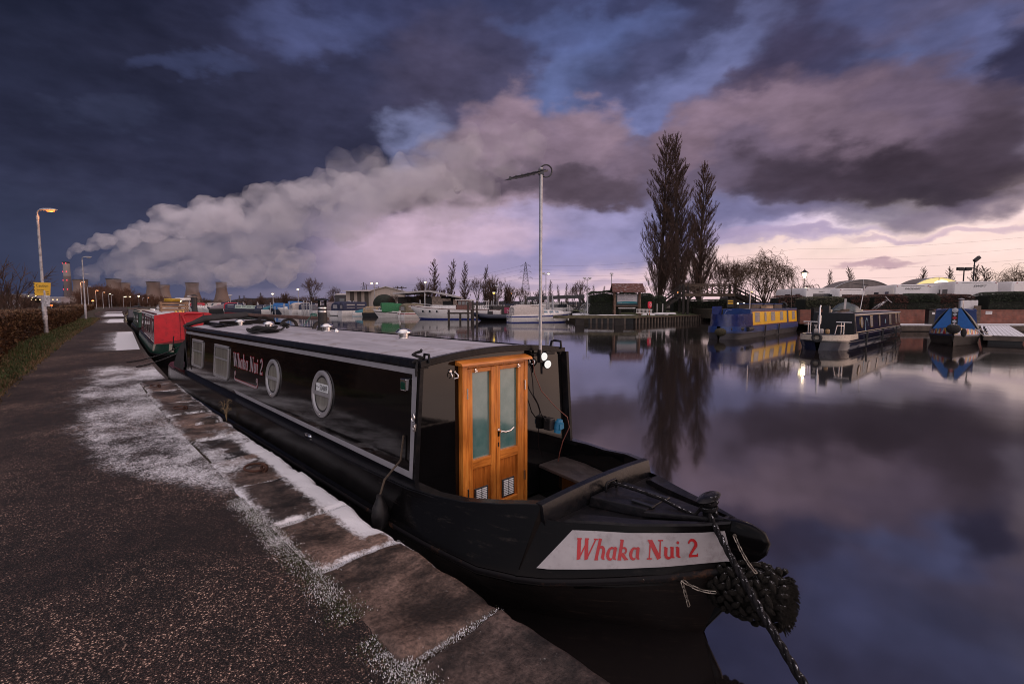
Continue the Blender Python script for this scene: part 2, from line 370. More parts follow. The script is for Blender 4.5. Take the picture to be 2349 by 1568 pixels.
HEDGE = [(-330,17),(-212,10.5),(-142,4.6),(-90,1.4),(-56.6,-.6),(-32.6,-2.9),(-24.7,-3.6),(-13.9,-3.85),(-4,-4.6),(14,-5.4)]
edge = lambda s: interp(EDGE, s)[0]
pleft = lambda s: interp(PLEFT, s)[0]
hedge_t = lambda s: interp(HEDGE, s)[0]
def ss(a, b, x):
 t = max(0, min(1, (x-a)/(b-a))) if a != b else float(x > a); return t*t*(3-2*t)
def nz(x, y, z=0): return mnoise.noise(Vector((x, y, z)))
def snow_path(s, v):
 sb = -1.17+1.9*(v+.67)
 n = nz(s*.9, v*1.6, 3)*.5+nz(s*2.6, v*4, 5)*.25
 f = ss(sb+.5, sb-.7, s+n*.5)*ss(-2.25, -1.0, v+n*.35)*ss(-15.5, -11.5, s)
 f = f*(.50+n*.50)
 out = f
 for a, b, w, k in ((-33.2,-18.6,1.25,.95), (-66,-52,1.7,1), (-106,-80,2.6,1), (-132,-117,3.2,1)):
  e = .25 if a > -40 else 1.2
  g = ss(a-e, a+e, s+n*.4)*ss(b+e, b-e, s+n*.4)
  soft = ss(-w-.9, -w+.5, v+n*.5)
  out = max(out, g*(soft*.5+.5*ss(-w+.35, -w+.5, v+n*.3))*k)
 return max(0, min(1, out))
def snow_mat(name, base, kind):
 m, nt, b = newmat(name); L = nt.links
 at = nt.nodes.new('ShaderNodeAttribute'); at.attribute_name = 'snow'
 if kind == 'asphalt':
  vo = nt.nodes.new('ShaderNodeTexVoronoi'); vo.inputs['Scale'].default_value = 115; vo.inputs['Randomness'].default_value = 1
  tc = nt.nodes.new('ShaderNodeTexCoord'); wn = texnoise(nt, 38, 2, .5); sv = nt.nodes.new('ShaderNodeVectorMath'); sv.operation = 'MULTIPLY_ADD'; L.new(wn.outputs['Color'], sv.inputs[0]); sv.inputs[1].default_value = (.022, .022, 0); L.new(tc.outputs['Object'], sv.inputs[2]); L.new(sv.outputs[0], vo.inputs['Vector'])
  sx = nt.nodes.new('ShaderNodeSeparateXYZ'); L.new(vo.outputs['Color'], sx.inputs[0])
  big = texnoise(nt, .8, 4, .6); mid = texnoise(nt, 7, 4, .6)
  ad = nt.nodes.new('ShaderNodeMath'); ad.operation = 'MULTIPLY_ADD'; L.new(big.outputs[0], ad.inputs[0]); ad.inputs[1].default_value = 1.0; L.new(sx.outputs[0], ad.inputs[2])
  r = ramp(nt, [(.25, (.018, .0115, .0105)), (.55, (.044, .028, .025)), (.80, (.085, .055, .045)), (.97, (.50, .37, .29))]);
  mr0 = nt.nodes.new('ShaderNodeMapRange'); mr0.inputs[1].default_value = .1; mr0.inputs[1].default_value = .22; mr0.inputs[2].default_value = 1.58; L.new(ad.outputs[0], mr0.inputs[0]); L.new(mr0.outputs[0], r.inputs[0])
  # chips are small islands between dark binder
  e2 = ramp(nt, [(.34, (1.3, 1.3, 1.3)), (.50, (.16, .14, .14))]); L.new(vo.outputs['Distance'], e2.inputs[0])
  mu = nt.nodes.new('ShaderNodeMix'); mu.data_type = 'RGBA'; mu.blend_type = 'MULTIPLY'; mu.inputs[0].default_value = 1; L.new(r.outputs[0], mu.inputs[6]); L.new(e2.outputs[0], mu.inputs[7])
  wear = ramp(nt, [(.33, (.5, .47, .47)), (.66, (1.35, 1.22, 1.18))]); L.new(mid.outputs[0], wear.inputs[0])
  m3 = nt.nodes.new('ShaderNodeMix'); m3.data_type = 'RGBA'; m3.blend_type = 'MULTIPLY'; m3.inputs[0].default_value = 1; L.new(mu.outputs[2], m3.inputs[6]); L.new(wear.outputs[0], m3.inputs[7])
  col = m3.outputs[2]; hgt = vo.outputs['Distance']; invert = True
 else:
  n = texnoise(nt, 2.1, 6, .66, stretch=(1.3, .8, 1)); n2 = texnoise(nt, 42, 6, .75); n3 = texnoise(nt, 5.5, 3, .5)
  r = ramp(nt, [(.40, tuple(c*.14 for c in base)), (.48, tuple(c*.5 for c in base)), (.54, tuple(c*.95 for c in base)), (.66, tuple(min(1, c*1.6) for c in base))]); L.new(n.outputs[0], r.inputs[0])
  r2 = ramp(nt, [(.35, (.35, .35, .35)), (.65, (1.45, 1.4, 1.38))]); L.new(n2.outputs[0], r2.inputs[0])
  mu = nt.nodes.new('ShaderNodeMix'); mu.data_type = 'RGBA'; mu.blend_type = 'MULTIPLY'; mu.inputs[0].default_value = 1; L.new(r.outputs[0], mu.inputs[6]); L.new(r2.outputs[0], mu.inputs[7])
  # lichen
  l1 = ramp(nt, [(.64, (0, 0, 0)), (.70, (1, 1, 1))]); n4 = texnoise(nt, 19, 5, .7); L.new(n4.outputs[0], l1.inputs[0])
  lg = ramp(nt, [(.50, (0, 0, 0)), (.60, (1, 1, 1))]); L.new(n3.outputs[0], lg.inputs[0])
  lm = nt.nodes.new('ShaderNodeMath'); lm.operation = 'MULTIPLY'; L.new(l1.outputs[0], lm.inputs[0]); L.new(lg.outputs[0], lm.inputs[1])
  m2 = nt.nodes.new('ShaderNodeMix'); m2.data_type = 'RGBA'; L.new(lm.outputs[0], m2.inputs[0]); L.new(mu.outputs[2], m2.inputs[6]); m2.inputs[7].default_value = (.34, .33, .31, 1)
  col = m2.outputs[2]; hgt = n2.outputs[0]; invert = False
 # snow: attribute against fine grain
 g1 = texnoise(nt, 46, 3, .7); g2 = texnoise(nt, 9, 3, .6, stretch=(1, 1.6, 1))
 gm = nt.nodes.new('ShaderNodeMath'); gm.operation = 'MULTIPLY_ADD'; L.new(g2.outputs[0], gm.inputs[0]); gm.inputs[1].default_value = .45;
 gh = nt.nodes.new('ShaderNodeMath'); gh.operation = 'MULTIPLY'; L.new(g1.outputs[0], gh.inputs[0]); gh.inputs[1].default_value = .62
 if kind == 'asphalt':
  gh.operation = 'MULTIPLY_ADD'; gh.inputs[1].default_value = .34; v2 = nt.nodes.new('ShaderNodeMath'); v2.operation = 'MULTIPLY'; v2.inputs[1].default_value = .28; L.new(sx.outputs[1], v2.inputs[0]); L.new(v2.outputs[0], gh.inputs[2])
 L.new(gh.outputs[0], gm.inputs[2])
 sm = nt.nodes.new('ShaderNodeMath'); sm.operation = 'ADD'; L.new(gm.outputs[0], sm.inputs[0]); L.new(at.outputs['Fac'], sm.inputs[1])
 mr = nt.nodes.new('ShaderNodeMapRange'); mr.interpolation_type = 'SMOOTHSTEP'; mr.inputs[1].default_value = .86; mr.inputs[2].default_value = 1.22; L.new(sm.outputs[0], mr.inputs[0])
 ms = nt.nodes.new('ShaderNodeMix'); ms.data_type = 'RGBA'; L.new(mr.outputs[0], ms.inputs[0]); L.new(col, ms.inputs[6]); ms.inputs[7].default_value = (.78, .77, .80, 1)
 L.new(ms.outputs[2], b.inputs['Base Color'])
 rr = nt.nodes.new('ShaderNodeMapRange'); rr.inputs[3].default_value = .62 if kind == 'asphalt' else .5; rr.inputs[4].default_value = .55; L.new(mr.outputs[0], rr.inputs[0]); L.new(rr.outputs[0], b.inputs['Roughness'])
 b.inputs['Specular IOR Level'].default_value = .4
 hb = nt.nodes.new('ShaderNodeMath'); hb.operation = 'MULTIPLY_ADD'; L.new(mr.outputs[0], hb.inputs[0]); hb.inputs[1].default_value = .8
 if invert:
  iv = nt.nodes.new('ShaderNodeMath'); iv.operation = 'MULTIPLY'; iv.inputs[1].default_value = -.9; L.new(hgt, iv.inputs[0]); hgt = iv.outputs[0]
 L.new(hgt, hb.inputs[2])
 bp = nt.nodes.new('ShaderNodeBump'); bp.inputs['Strength'].default_value = .75; bp.inputs['Distance'].default_value = .007 if kind == 'asphalt' else .012
 L.new(hb.outputs[0], bp.inputs['Height']); L.new(bp.outputs[0], b.inputs['Normal'])
 return m
def set_attr(o, vals):
 a = o.data.attributes.new('snow', 'FLOAT', 'POINT'); a.data.foreach_set('value', vals)
M_ASPH = snow_mat('asphalt', None, 'asphalt')
M_STONE = [snow_mat('sandstone', (.165, .112, .090), 'stone'), snow_mat('dark_sandstone', (.090, .064, .055), 'stone')]
# the towpath: one sheet in the frame of the quay
def build_path():
 st = []; s = 6.0
 while s > -325:
  st.append(s); s -= .11 if s > -18 else (.35 if s > -40 else (1.0 if s > -110 else 6))
 nv = 44; vs = []; fs = []; at = []
 for i, s in enumerate(st):
  e = edge(s); tl = pleft(s)+.12*nz(s*1.3, 0, 9); tr = e-(.60 if s > -9.5 else .12)
  for j in range(nv):
   t = lerp(tl, tr, j/(nv-1)); vs.append((s, t, .5+.004*nz(s*2, t*2, 1))); at.append(snow_path(s, t-e))
 for i in range(len(st)-1):
  for j in range(nv-1): fs.append((i*nv+j, i*nv+j+1, (i+1)*nv+j+1, (i+1)*nv+j))
 mb = MB(); mb.add(vs, fs); o = mb.obj('towpath', M_ASPH, smooth=180); o.matrix_world = BMAT
 set_attr(o, at); tag(o, kind='structure')
build_path()
# the quay wall with its coping stones
M_QUAY = mat('quay_masonry', (.05, .036, .03), .7, var=.5, scale=4, bump=.6)
def build_quay():
 root = thing('quay_wall', 'old stone quay wall with worn brown coping stones along the towpath', 'quay wall', BO, BROT)
 st = [14, 6, 3, 0, -3, -6, -9, -12, -16, -22, -32.5, -45, -56, -80, -115, -170, -230, -330]
 mb = MB(); vs = []
 for s in st:
  e = edge(s)-.03; vs += [(s, e, -.6), (s, e, .43 if s > -9.5 else .497), (s, e-.5, .43 if s > -9.5 else .497)]
 mb.add(vs, [(i*3+k, i*3+k+1, i*3+k+4, i*3+k+3) for i in range(len(st)-1) for k in (0, 1)]); mb.obj('wall_face', M_QUAY, root)
 joints = [7.0, 5.6, 4.3, 3.2, 2.35, 1.37, .34, -.48, -1.48, -2.43, -3.52, -4.43, -5.3, -6.3, -7.1, -7.82, -8.7, -9.5]
 rnd = random.Random(3)
 for k in range(len(joints)-1):
  s1, s0 = joints[k], joints[k+1]; nx, ny = 44, 28
  sk = [rnd.uniform(-.03, .03) for _ in range(4)]; dz = rnd.uniform(-.012, .012); tilt = rnd.uniform(-.012, .012); wv = rnd.uniform(.56, .64)
  wear = rnd.uniform(.4, 1); ph = rnd.uniform(0, 50)
  vs = []; at = []
  for i in range(nx):
   for j in range(ny):
    a = i/(nx-1); c = j/(ny-1)
    s = lerp(lerp(s0+.012, s1-.012, a)+sk[0]*(1-a), lerp(s0+.012, s1-.012, a)+sk[1]*(1-a), c)
    e = edge(s); v = lerp(-wv, .0, c)
    # rounded rim, uneven outer edge
    d = min(min(a, 1-a)*(s1-s0), min(c, 1-c)*wv)
    rim = -.035*max(0, 1-d/.05)**2
    chip = (.07*max(0, nz(s*1.7, ph, 2)-.05)+.05*max(0, nz(s*5.5, ph, 6)-.18))*ss(.75, 1, c)
    hump = .024*nz(s*1.6, v*2.6, ph)+.011*nz(s*6, v*7, ph)+.004*nz(s*15, v*16, ph)-.02*wear*ss(.0, .5, .5-abs(c-.45))*ss(0, .4, .5-abs(a-.5))
    t = e+v-chip; z = .5+dz+tilt*(a-.5)+rim+hump
    vs.append((s, t, z))
    # where the snow has settled
    n = nz(s*2.1, t*2.4, 7)*.5+nz(s*7, t*7, 4)*.35+nz(s*21, t*21, 2)*.22
    near = ss(.30, .0, s+n*.25)                        # the strip of snow stops short of the bow
    rimz = .92*ss(-.36-.20*n, -.06+.05*n, v)*near*ss(-4.6, -2.4, s+n)
    rimz = max(rimz, .75*ss(-.14, -.02, v+n*.08)*near*ss(.35, .05, n+.2))
    jn = ss(.09+.06*n, .0, d)*ss(1.6, .2, s)*(.75 if s > -1.6 else .6)*(0.35+.65*ss(-.2, .2, n+.12))
    inner = ss(.26, .0, c*wv+n*.12)*ss(.2, -.8, s)*(.50+n*.5)
    dust = .42*ss(-.9, -1.7, s)*(1-.55*wear*ss(.15, .5, .5-abs(c-.4)))*(.8+n)
    p3 = .95*ss(-1.75, -2.1, s)*ss(-3.35, -2.9, s)*ss(-.18, -.42, v+n*.3)*.55
    at.append(max(0, min(1, max(rimz, jn, inner, dust, p3))))
  top = len(vs); fs = [(i*ny+j, (i+1)*ny+j, (i+1)*ny+j+1, i*ny+j+1) for i in range(nx-1) for j in range(ny-1)]
  ring = [i*ny for i in range(nx)]+[(nx-1)*ny+j for j in range(1, ny)]+[i*ny+ny-1 for i in range(nx-2, -1, -1)]+[j for j in range(ny-2, 0, -1)]
  for q in ring: vs.append((vs[q][0], vs[q][1]+(.0), .27)); at.append(0)
  m_ = len(ring); fs += [(ring[i], ring[(i+1) % m_], top+(i+1) % m_, top+i) for i in range(m_)]
  mb = MB(); mb.add(vs, fs); o = mb.obj('coping_stone', M_STONE[(1, 0, 0, 0, 1, 0, 0, 1, 0, 1, 0, 0, 1, 0, 1, 0, 0)[k]], root, smooth=70); set_attr(o, at)
build_quay()
# moss, grass and crumbs of snow in the joints: nobody could count them
def build_moss():
 rnd = random.Random(11); mb = MB(); mi = []
 def clump(s, t, z, snow, k=1):
  for _ in range(k):
   a = rnd.uniform(0, 2*pi); l = rnd.uniform(.002, .008); h = rnd.uniform(.002, .010); x = s+rnd.gauss(0, .012); y = t+rnd.gauss(0, .012)
   w = rnd.uniform(.0012, .0026)
   mb.add([(x-w*sin(a), y+w*cos(a), z), (x+w*sin(a), y-w*cos(a), z), (x+l*cos(a), y+l*sin(a), z+h)], [(0, 1, 2)])
   u = rnd.random(); mi.append(2 if u < snow else (0 if u < snow+(1-snow)*.6 else 1))
 for _ in range(11000):
  s = rnd.uniform(-1.2, 2.3); e = edge(s); w = .10+.10*abs(nz(s*1.5, 0, 4))
  dn = nz(s*2.5, 1, 1)
  if dn < -.25: continue
  clump(s, e-.625+rnd.gauss(-.01, w*.36), .505, (.42 if dn > .12 else .16)+.25*ss(.6, -.6, s), 3)
 for js in (1.37, .34, -.48, -1.48, -2.43):
  for _ in range(1300):
   v = rnd.uniform(-.6, -.02); s = js+rnd.gauss(0, .014)
   clump(s, edge(s)+v, .484, .72, 1)
 for _ in range(900):
  s = rnd.uniform(-9, -1.2); clump(s, edge(s)-.61+rnd.gauss(0, .03), .503, .6, 1)
 o = mb.obj('moss', [mat('moss_green', (.045, .06, .02), .8, var=.5), mat('moss_brown', (.07, .045, .025), .8, var=.5), mat('snow_crumb', (.8, .8, .83), .6, var=.05)], fix=False)
 o.data.polygons.foreach_set('material_index', mi); o.matrix_world = BMAT; tag(o, kind='stuff')
build_moss()
M_RUST = mat('rusty_iron', (.075, .028, .016), .75, var=.6, scale=30, bump=.5)
def ring(s, t, turn, label, sc=1.0):
 r = thing('mooring_ring', label, 'mooring ring', W(s, t, .5), BROT+turn, 'iron mooring rings set in the coping stones')
 a = [(.085*sc*cos(k*pi/12), .085*sc*sin(k*pi/12)+.095*sc, .014+.02*(.5-.5*cos(k*pi/12+pi/2))) for k in range(24)]
 mb = MB(); mb.tube(a, .0105*sc, 8, closed=True); mb.obj('ring', M_RUST, r, smooth=60)
 mb = MB(); mb.tube([(0.0, .028*sc*cos(k*pi/8), .026*sc+.028*sc*sin(k*pi/8)) for k in range(16)], .012*sc, 8, closed=True); mb.lathe([(.022, -.004), (.02, .008)], n=12); mb.obj('eye', M_RUST, r, smooth=60)
ring(-1.78, -1.48, 2.0, 'large rusty iron mooring ring lying in snow on the nearest snowy coping stone', 1.15)
ring(-5.6, -1.42, 2.3, 'rusty mooring ring beside the boat between the dry weed and the stern', .95)
ring(-8.35, -1.35, 2.2, 'small upright rusty mooring ring near the stern of the black boat', .95)
def weed():
 rnd = random.Random(5); mb = MB()
 base = Vector((0, 0, 0))
 for k in range(5):
  a = rnd.uniform(0, 6.28); h = rnd.uniform(.16, .32); sp_ = rnd.uniform(.02, .06)
  pts = [(0, 0, 0), (sp_*cos(a)*.4, sp_*sin(a)*.4, h*.5), (sp_*cos(a), sp_*sin(a), h), (sp_*cos(a)*1.6+.03, sp_*sin(a)*1.6, h*.93)]
  mb.tube(pts, [.0035, .003, .002, .001], 5)
  for q in range(3):
   b = rnd.uniform(0, 6.28); z = h*rnd.uniform(.4, .95)
   mb.tube([(sp_*cos(a)*.6, sp_*sin(a)*.6, z), (sp_*cos(a)*.6+.05*cos(b), sp_*sin(a)*.6+.05*sin(b), z+.03), (sp_*cos(a)*.6+.08*cos(b), sp_*sin(a)*.6+.08*sin(b), z)], [.002, .0025, .001], 4)
 o = mb.obj('dry_weed', mat('dry_straw', (.32, .22, .11), .7, var=.3), loc=W(-4.55, -1.12, .45)); tag(o, 'pale dry weed growing from the quay edge beside the black hull', 'weed')
weed()
# land: one sheet round the basin out to the horizon
M_LAND = mat('winter_field', (.040, .030, .018), .95, var=.4, scale=.25)
LANDPTS = []
def build_land():
 inner = [W(s, edge(s)-.45, 0) for s in (14, 6, 0, -6, -12, -22, -40, -60, -85, -115, -150, -190, -225)]
 bank = [(-163, 205), (-128, 188), (-95, 160), (-62, 128), (-34, 104), (-12, 85), (2, 82), (6.8, 60), (8.6, 54.6), (13.2, 52.9), (25.4, 63.6), (29, 58), (26.6, 42), (26, 40.3), (80, 40.2), (110, 40.2), (260, 20)]
 pts = [(p.x, p.y) for p in inner]+bank+[(9000, 20), (9000, 9500), (-9000, 9500), (-9000, -900), (40, -900), (10.5, -8)]
 mb = MB(); mb.poly([(x, y, .46) for x, y in pts])
 me = bpy.data.meshes.new('land'); me.from_pydata(mb.v, [], mb.f); bm = bmesh.new(); bm.from_mesh(me)
 bmesh.ops.triangulate(bm, faces=bm.faces); bmesh.ops.recalc_face_normals(bm, faces=bm.faces)
 if sum(f.normal.z for f in bm.faces) < 0: bmesh.ops.reverse_faces(bm, faces=bm.faces)
 # the edge drops into the water
 ed = [e for e in bm.edges if e.is_boundary and all(abs(v.co.x) < 300 and abs(v.co.y) < 300 for v in e.verts)]
 r = bmesh.ops.extrude_edge_only(bm, edges=ed)
 for g in r['geom']:
  if isinstance(g, bmesh.types.BMVert): g.co.z = -.8
 bm.to_mesh(me); bm.free(); me.materials.append(M_LAND)
 o = bpy.data.objects.new('ground', me); COL.objects.link(o); tag(o, kind='structure')
build_land()
# grass verge and the clipped beech hedge on the left
def build_verge():
 rnd = random.Random(21); mb = MB(); mi = []
 for _ in range(30000):
  s = -7-63*rnd.random()**1.5; a, b = hedge_t(s)-.3, pleft(s)+.10; t = lerp(a, b, rnd.random()**.8)+rnd.gauss(0, .05); h = rnd.uniform(.04, .15)*(1+.5*nz(s*.4, t))
  an = rnd.uniform(0, 6.28); w = .010+.0007*abs(s); dx, dy = rnd.gauss(0, .05), rnd.gauss(0, .05)
  mb.add([(s-w*cos(an), t-w*sin(an), .48), (s+w*cos(an), t+w*sin(an), .48), (s+dx, t+dy, .48+h)], [(0, 1, 2)])
  fr = (t-a)/(b-a); u = rnd.random(); mi.append(1 if u < .3+.45*ss(.75, 1, fr) +.2*nz(s*.5, t*2, 8) else 0)
 o = mb.obj('grass', [mat('grass_green', (.045, .065, .016), .8, var=.5, scale=2), mat('grass_straw', (.14, .09, .045), .8, var=.4, scale=2)], fix=False)
 o.data.polygons.foreach_set('material_index', mi); o.matrix_world = BMAT; tag(o, kind='stuff')
 st = [-6-k*2.5 for k in range(28)]; mb = MB(); vs = []
 for s in st: vs += [(s, hedge_t(s)-1.6, .475), (s, pleft(s)+.16, .475)]
 mb.add(vs, [(2*i, 2*i+1, 2*i+3, 2*i+2) for i in range(len(st)-1)])
 o = mb.obj('verge_soil', mat('verge_soil', (.035, .03, .014), .95, var=.5, scale=1.5)); o.matrix_world = BMAT; tag(o, kind='structure')
build_verge()
M_LEAF_A = mat('beech_leaf', (.115, .055, .028), .75, var=.5, scale=3)
M_LEAF_B = mat('beech_leaf_pale', (.24, .145, .075), .7, var=.4, scale=3)
M_LEAF_C = mat('beech_twig', (.05, .026, .016), .8, var=.4, scale=3)
def leaf_hedge(name, label, s0, s1, n, seed, hfun, depth=1.5, leaf=.06, mats=None, group=None, cat='hedge', T=None, line=None, mix=(.5, .78)):
 rnd = random.Random(seed); mb = MB(); mi = []; line = line or hedge_t
 for _ in range(n):
  s = lerp(s0, s1, rnd.random()**(1.6 if s1 < -60 or s0 < -60 else 1)) if T is None else rnd.uniform(s0, s1)
  H = hfun(s); u = rnd.random(); q = rnd.uniform(-1, 1)
  # rounded box surface
  ang_ = rnd.uniform(-.15, pi+.15)
  cx, cz = cos(ang_), sin(ang_); k = 1/max(abs(cx), abs(cz), .75)
  r_ = 1-.22*rnd.random()**2+.10*nz(s*1.1, ang_*1.5, seed)+.06*nz(s*4, ang_*4, seed)
  t = line(s)-depth/2+.5*depth*cx*k*r_; z = .46+max(.02, H*.48+H*.54*cz*k*(.6+.4*r_)) if cz > 0 else .46+H*.48*rnd.random()
  if ang_ < .15 or ang_ > pi-.15: z = .46+H*rnd.random()*.6
  l = leaf*rnd.uniform(.6, 1.5)*(1+.010*abs(s) if T is None else 1); d = Vector((rnd.gauss(0, 1), rnd.gauss(0, 1), rnd.gauss(0, 1))).normalized(); e = d.orthogonal().normalized()
  st_ = rnd.random() < .25
  a_, b_ = (l*2.2, l*.16) if st_ else (l, l*.55)
  p = Vector((s, t, z)); mb.add([p-d*a_-e*b_*.3, p-e*b_, p+d*a_, p+e*b_], [(0, 1, 2, 3)])
  u = rnd.random()+.25*nz(s*.7, z*1.5, seed+3); mi.append(0 if u < mix[0] else (2 if u < mix[1] else 1))
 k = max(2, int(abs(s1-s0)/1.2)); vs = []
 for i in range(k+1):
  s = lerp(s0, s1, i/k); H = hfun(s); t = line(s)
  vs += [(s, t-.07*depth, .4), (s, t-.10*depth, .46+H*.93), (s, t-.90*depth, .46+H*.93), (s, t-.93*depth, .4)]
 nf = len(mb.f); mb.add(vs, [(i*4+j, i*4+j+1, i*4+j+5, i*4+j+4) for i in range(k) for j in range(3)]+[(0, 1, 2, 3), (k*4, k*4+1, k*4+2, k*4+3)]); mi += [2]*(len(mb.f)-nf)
 o = mb.obj(name, mats or [M_LEAF_A, M_LEAF_B, M_LEAF_C], fix=False); o.data.polygons.foreach_set('material_index', mi)
 o.matrix_world = T if T is not None else BMAT
 tag(o, label, cat, group); return o
leaf_hedge('hedge', 'long brown winter hedge beside the towpath under the first lamp post', -8, -66, 52000, 31, lambda s: 1.34+.10*nz(s*.35, 2)-.004*abs(s+14), 1.7, .05)
leaf_hedge('hedge', 'low reddish brown hedge farther along the towpath past the second lamp post', -70, -225, 9000, 32, lambda s: 1.3, 1.6, .10)
# ------------------------------------------------------------------ the black narrowboat
def scuffed(name, base, rough, scr, amount=.5, stretch=(1.2, 1.2, 9)):
 m, nt, b = newmat(name); L = nt.links; b.inputs['Specular IOR Level'].default_value = .09
 n1 = texnoise(nt, 3.2, 6, .7, stretch=stretch); n2 = texnoise(nt, 14, 5, .7)
 r1 = ramp(nt, [(.52+.1*(1-amount), (0, 0, 0)), (.70+.1*(1-amount), (1, 1, 1))]); L.new(n1.outputs[0], r1.inputs[0])
 r2 = ramp(nt, [(.42, (0, 0, 0)), (.66, (1, 1, 1))]); L.new(n2.outputs[0], r2.inputs[0])
 mu = nt.nodes.new('ShaderNodeMath'); mu.operation = 'MULTIPLY'; L.new(r1.outputs[0], mu.inputs[0]); L.new(r2.outputs[0], mu.inputs[1])
 mx = nt.nodes.new('ShaderNodeMix'); mx.data_type = 'RGBA'; L.new(mu.outputs[0], mx.inputs[0]); mx.inputs[6].default_value = tuple(base)+(1,); mx.inputs[7].default_value = tuple(scr)+(1,)
 L.new(mx.outputs[2], b.inputs['Base Color'])
 mr = nt.nodes.new('ShaderNodeMapRange'); mr.inputs[3].default_value = rough*.8; mr.inputs[4].default_value = min(1, rough*1.5); L.new(n2.outputs[0], mr.inputs[0]); L.new(mr.outputs[0], b.inputs['Roughness'])
 bp = nt.nodes.new('ShaderNodeBump'); bp.inputs['Strength'].default_value = .12; bp.inputs['Distance'].default_value = .004; L.new(n1.outputs[0], bp.inputs['Height']); L.new(bp.outputs[0], b.inputs['Normal'])
 return m
M_GLOSS = mat('black_gloss_paint', (.004, .0038, .0044), .055, var=.2, scale=2, bump=.012, spec=.55)
M_HULL = scuffed('black_hull_paint', (.0035, .0032, .0036), .17, (.042, .034, .030), .5)
M_HULLOW = scuffed('weathered_blacking', (.011, .008, .0075), .42, (.055, .038, .030), 1.1, (.8, .8, 13))
M_STRAKE = scuffed('worn_strake', (.010, .009, .010), .38, (.16, .075, .04), .75, (3, 3, 3))
M_GUN = mat('gunwale_paint', (.008, .008, .0095), .26, var=.5, scale=6, bump=.12, dirt=(.018, .015, .015), spec=.16)
M_DECK = mat('deck_paint', (.009, .0085, .010), .34, var=.5, scale=5, bump=.18, dirt=(.022, .018, .019), spec=.16)
M_SILVER = mat('silver_band', (.27, .26, .28), .42, var=.10, scale=9)
M_FROST = mat('frosted_roof', (.38, .36, .40), .62, var=.22, scale=2.4, bump=.05, stretch=(.35, 2.6, 1), dirt=(.24, .20, .19))
M_CHROME = mat('chrome', (.75, .73, .72), .12, 1.0, var=.05)
M_ALU = mat('brushed_aluminium', (.50, .48, .48), .33, 1.0, var=.12)
M_GALV = mat('galvanised_steel', (.42, .42, .44), .42, .8, var=.25, scale=20)
M_GREYF = mat('window_frame_grey', (.36, .35, .36), .35, .4, var=.1)
M_RUBBER = mat('black_rubber', (.012, .011, .012), .5, var=.4)
M_CANVAS = mat('black_canvas', (.022, .020, .021), .85, var=.5, scale=5, bump=.5)
M_ROPE = mat('dark_rope', (.018, .016, .017), .8, var=.6, scale=60, bump=.8)
M_ROPESN = mat('snowy_rope', (.010, .009, .010), .85, var=.6, scale=30, bump=.6, snow=.36, spec=.2)
def wood(name, a, b_, rough=.35, axis='z', dark=.5):
 m, nt, b = newmat(name); L = nt.links
 st = {'z': (14, 14, 1.1), 'y': (14, 1.1, 14), 'x': (1.1, 14, 14)}[axis]
 n = texnoise(nt, 3.2, 6, .65, stretch=st); n2 = texnoise(nt, 2.6, 3, .5)
 r = ramp(nt, [(.30, tuple(c*dark for c in a)), (.47, a), (.70, b_)]); L.new(n.outputs[0], r.inputs[0])
 r2 = ramp(nt, [(.3, (.62, .58, .55)), (.62, (1.1, 1.08, 1.05))]); L.new(n2.outputs[0], r2.inputs[0])
 mu = nt.nodes.new('ShaderNodeMix'); mu.data_type = 'RGBA'; mu.blend_type = 'MULTIPLY'; mu.inputs[0].default_value = 1; L.new(r.outputs[0], mu.inputs[6]); L.new(r2.outputs[0], mu.inputs[7])
 L.new(mu.outputs[2], b.inputs['Base Color']); b.inputs['Roughness'].default_value = rough
 bp = nt.nodes.new('ShaderNodeBump'); bp.inputs['Strength'].default_value = .25; bp.inputs['Distance'].default_value = .002; L.new(n.outputs[0], bp.inputs['Height']); L.new(bp.outputs[0], b.inputs['Normal'])
 return m
M_DOOR = wood('varnished_oak', (.66, .215, .036), (.84, .34, .07), .30, 'z')
M_PANELW = wood('varnished_panel', (.50, .145, .022), (.68, .225, .04), .32, 'z')
M_RAILW = wood('varnished_rail', (.66, .215, .036), (.84, .34, .07), .30, 'y')
def curtain_glass(name, col, rough=.06):
 m, nt, b = newmat(name); L = nt.links
 n = texnoise(nt, 2.0, 3, .5, stretch=(9, 9, .6)); r = ramp(nt, [(.3, tuple(c*.6 for c in col)), (.7, tuple(c*1.15 for c in col))]); L.new(n.outputs[0], r.inputs[0]); L.new(r.outputs[0], b.inputs['Base Color'])
 b.inputs['Roughness'].default_value = .6; b.inputs['Coat Weight'].default_value = 1; b.inputs['Coat Roughness'].default_value = rough; b.inputs['Coat IOR'].default_value = 1.7
 return m
M_PANE = curtain_glass('curtained_glass', (.22, .21, .18))
M_DARKPANE = mat('dark_glass', (.012, .014, .016), .05, var=.3, spec=.9)
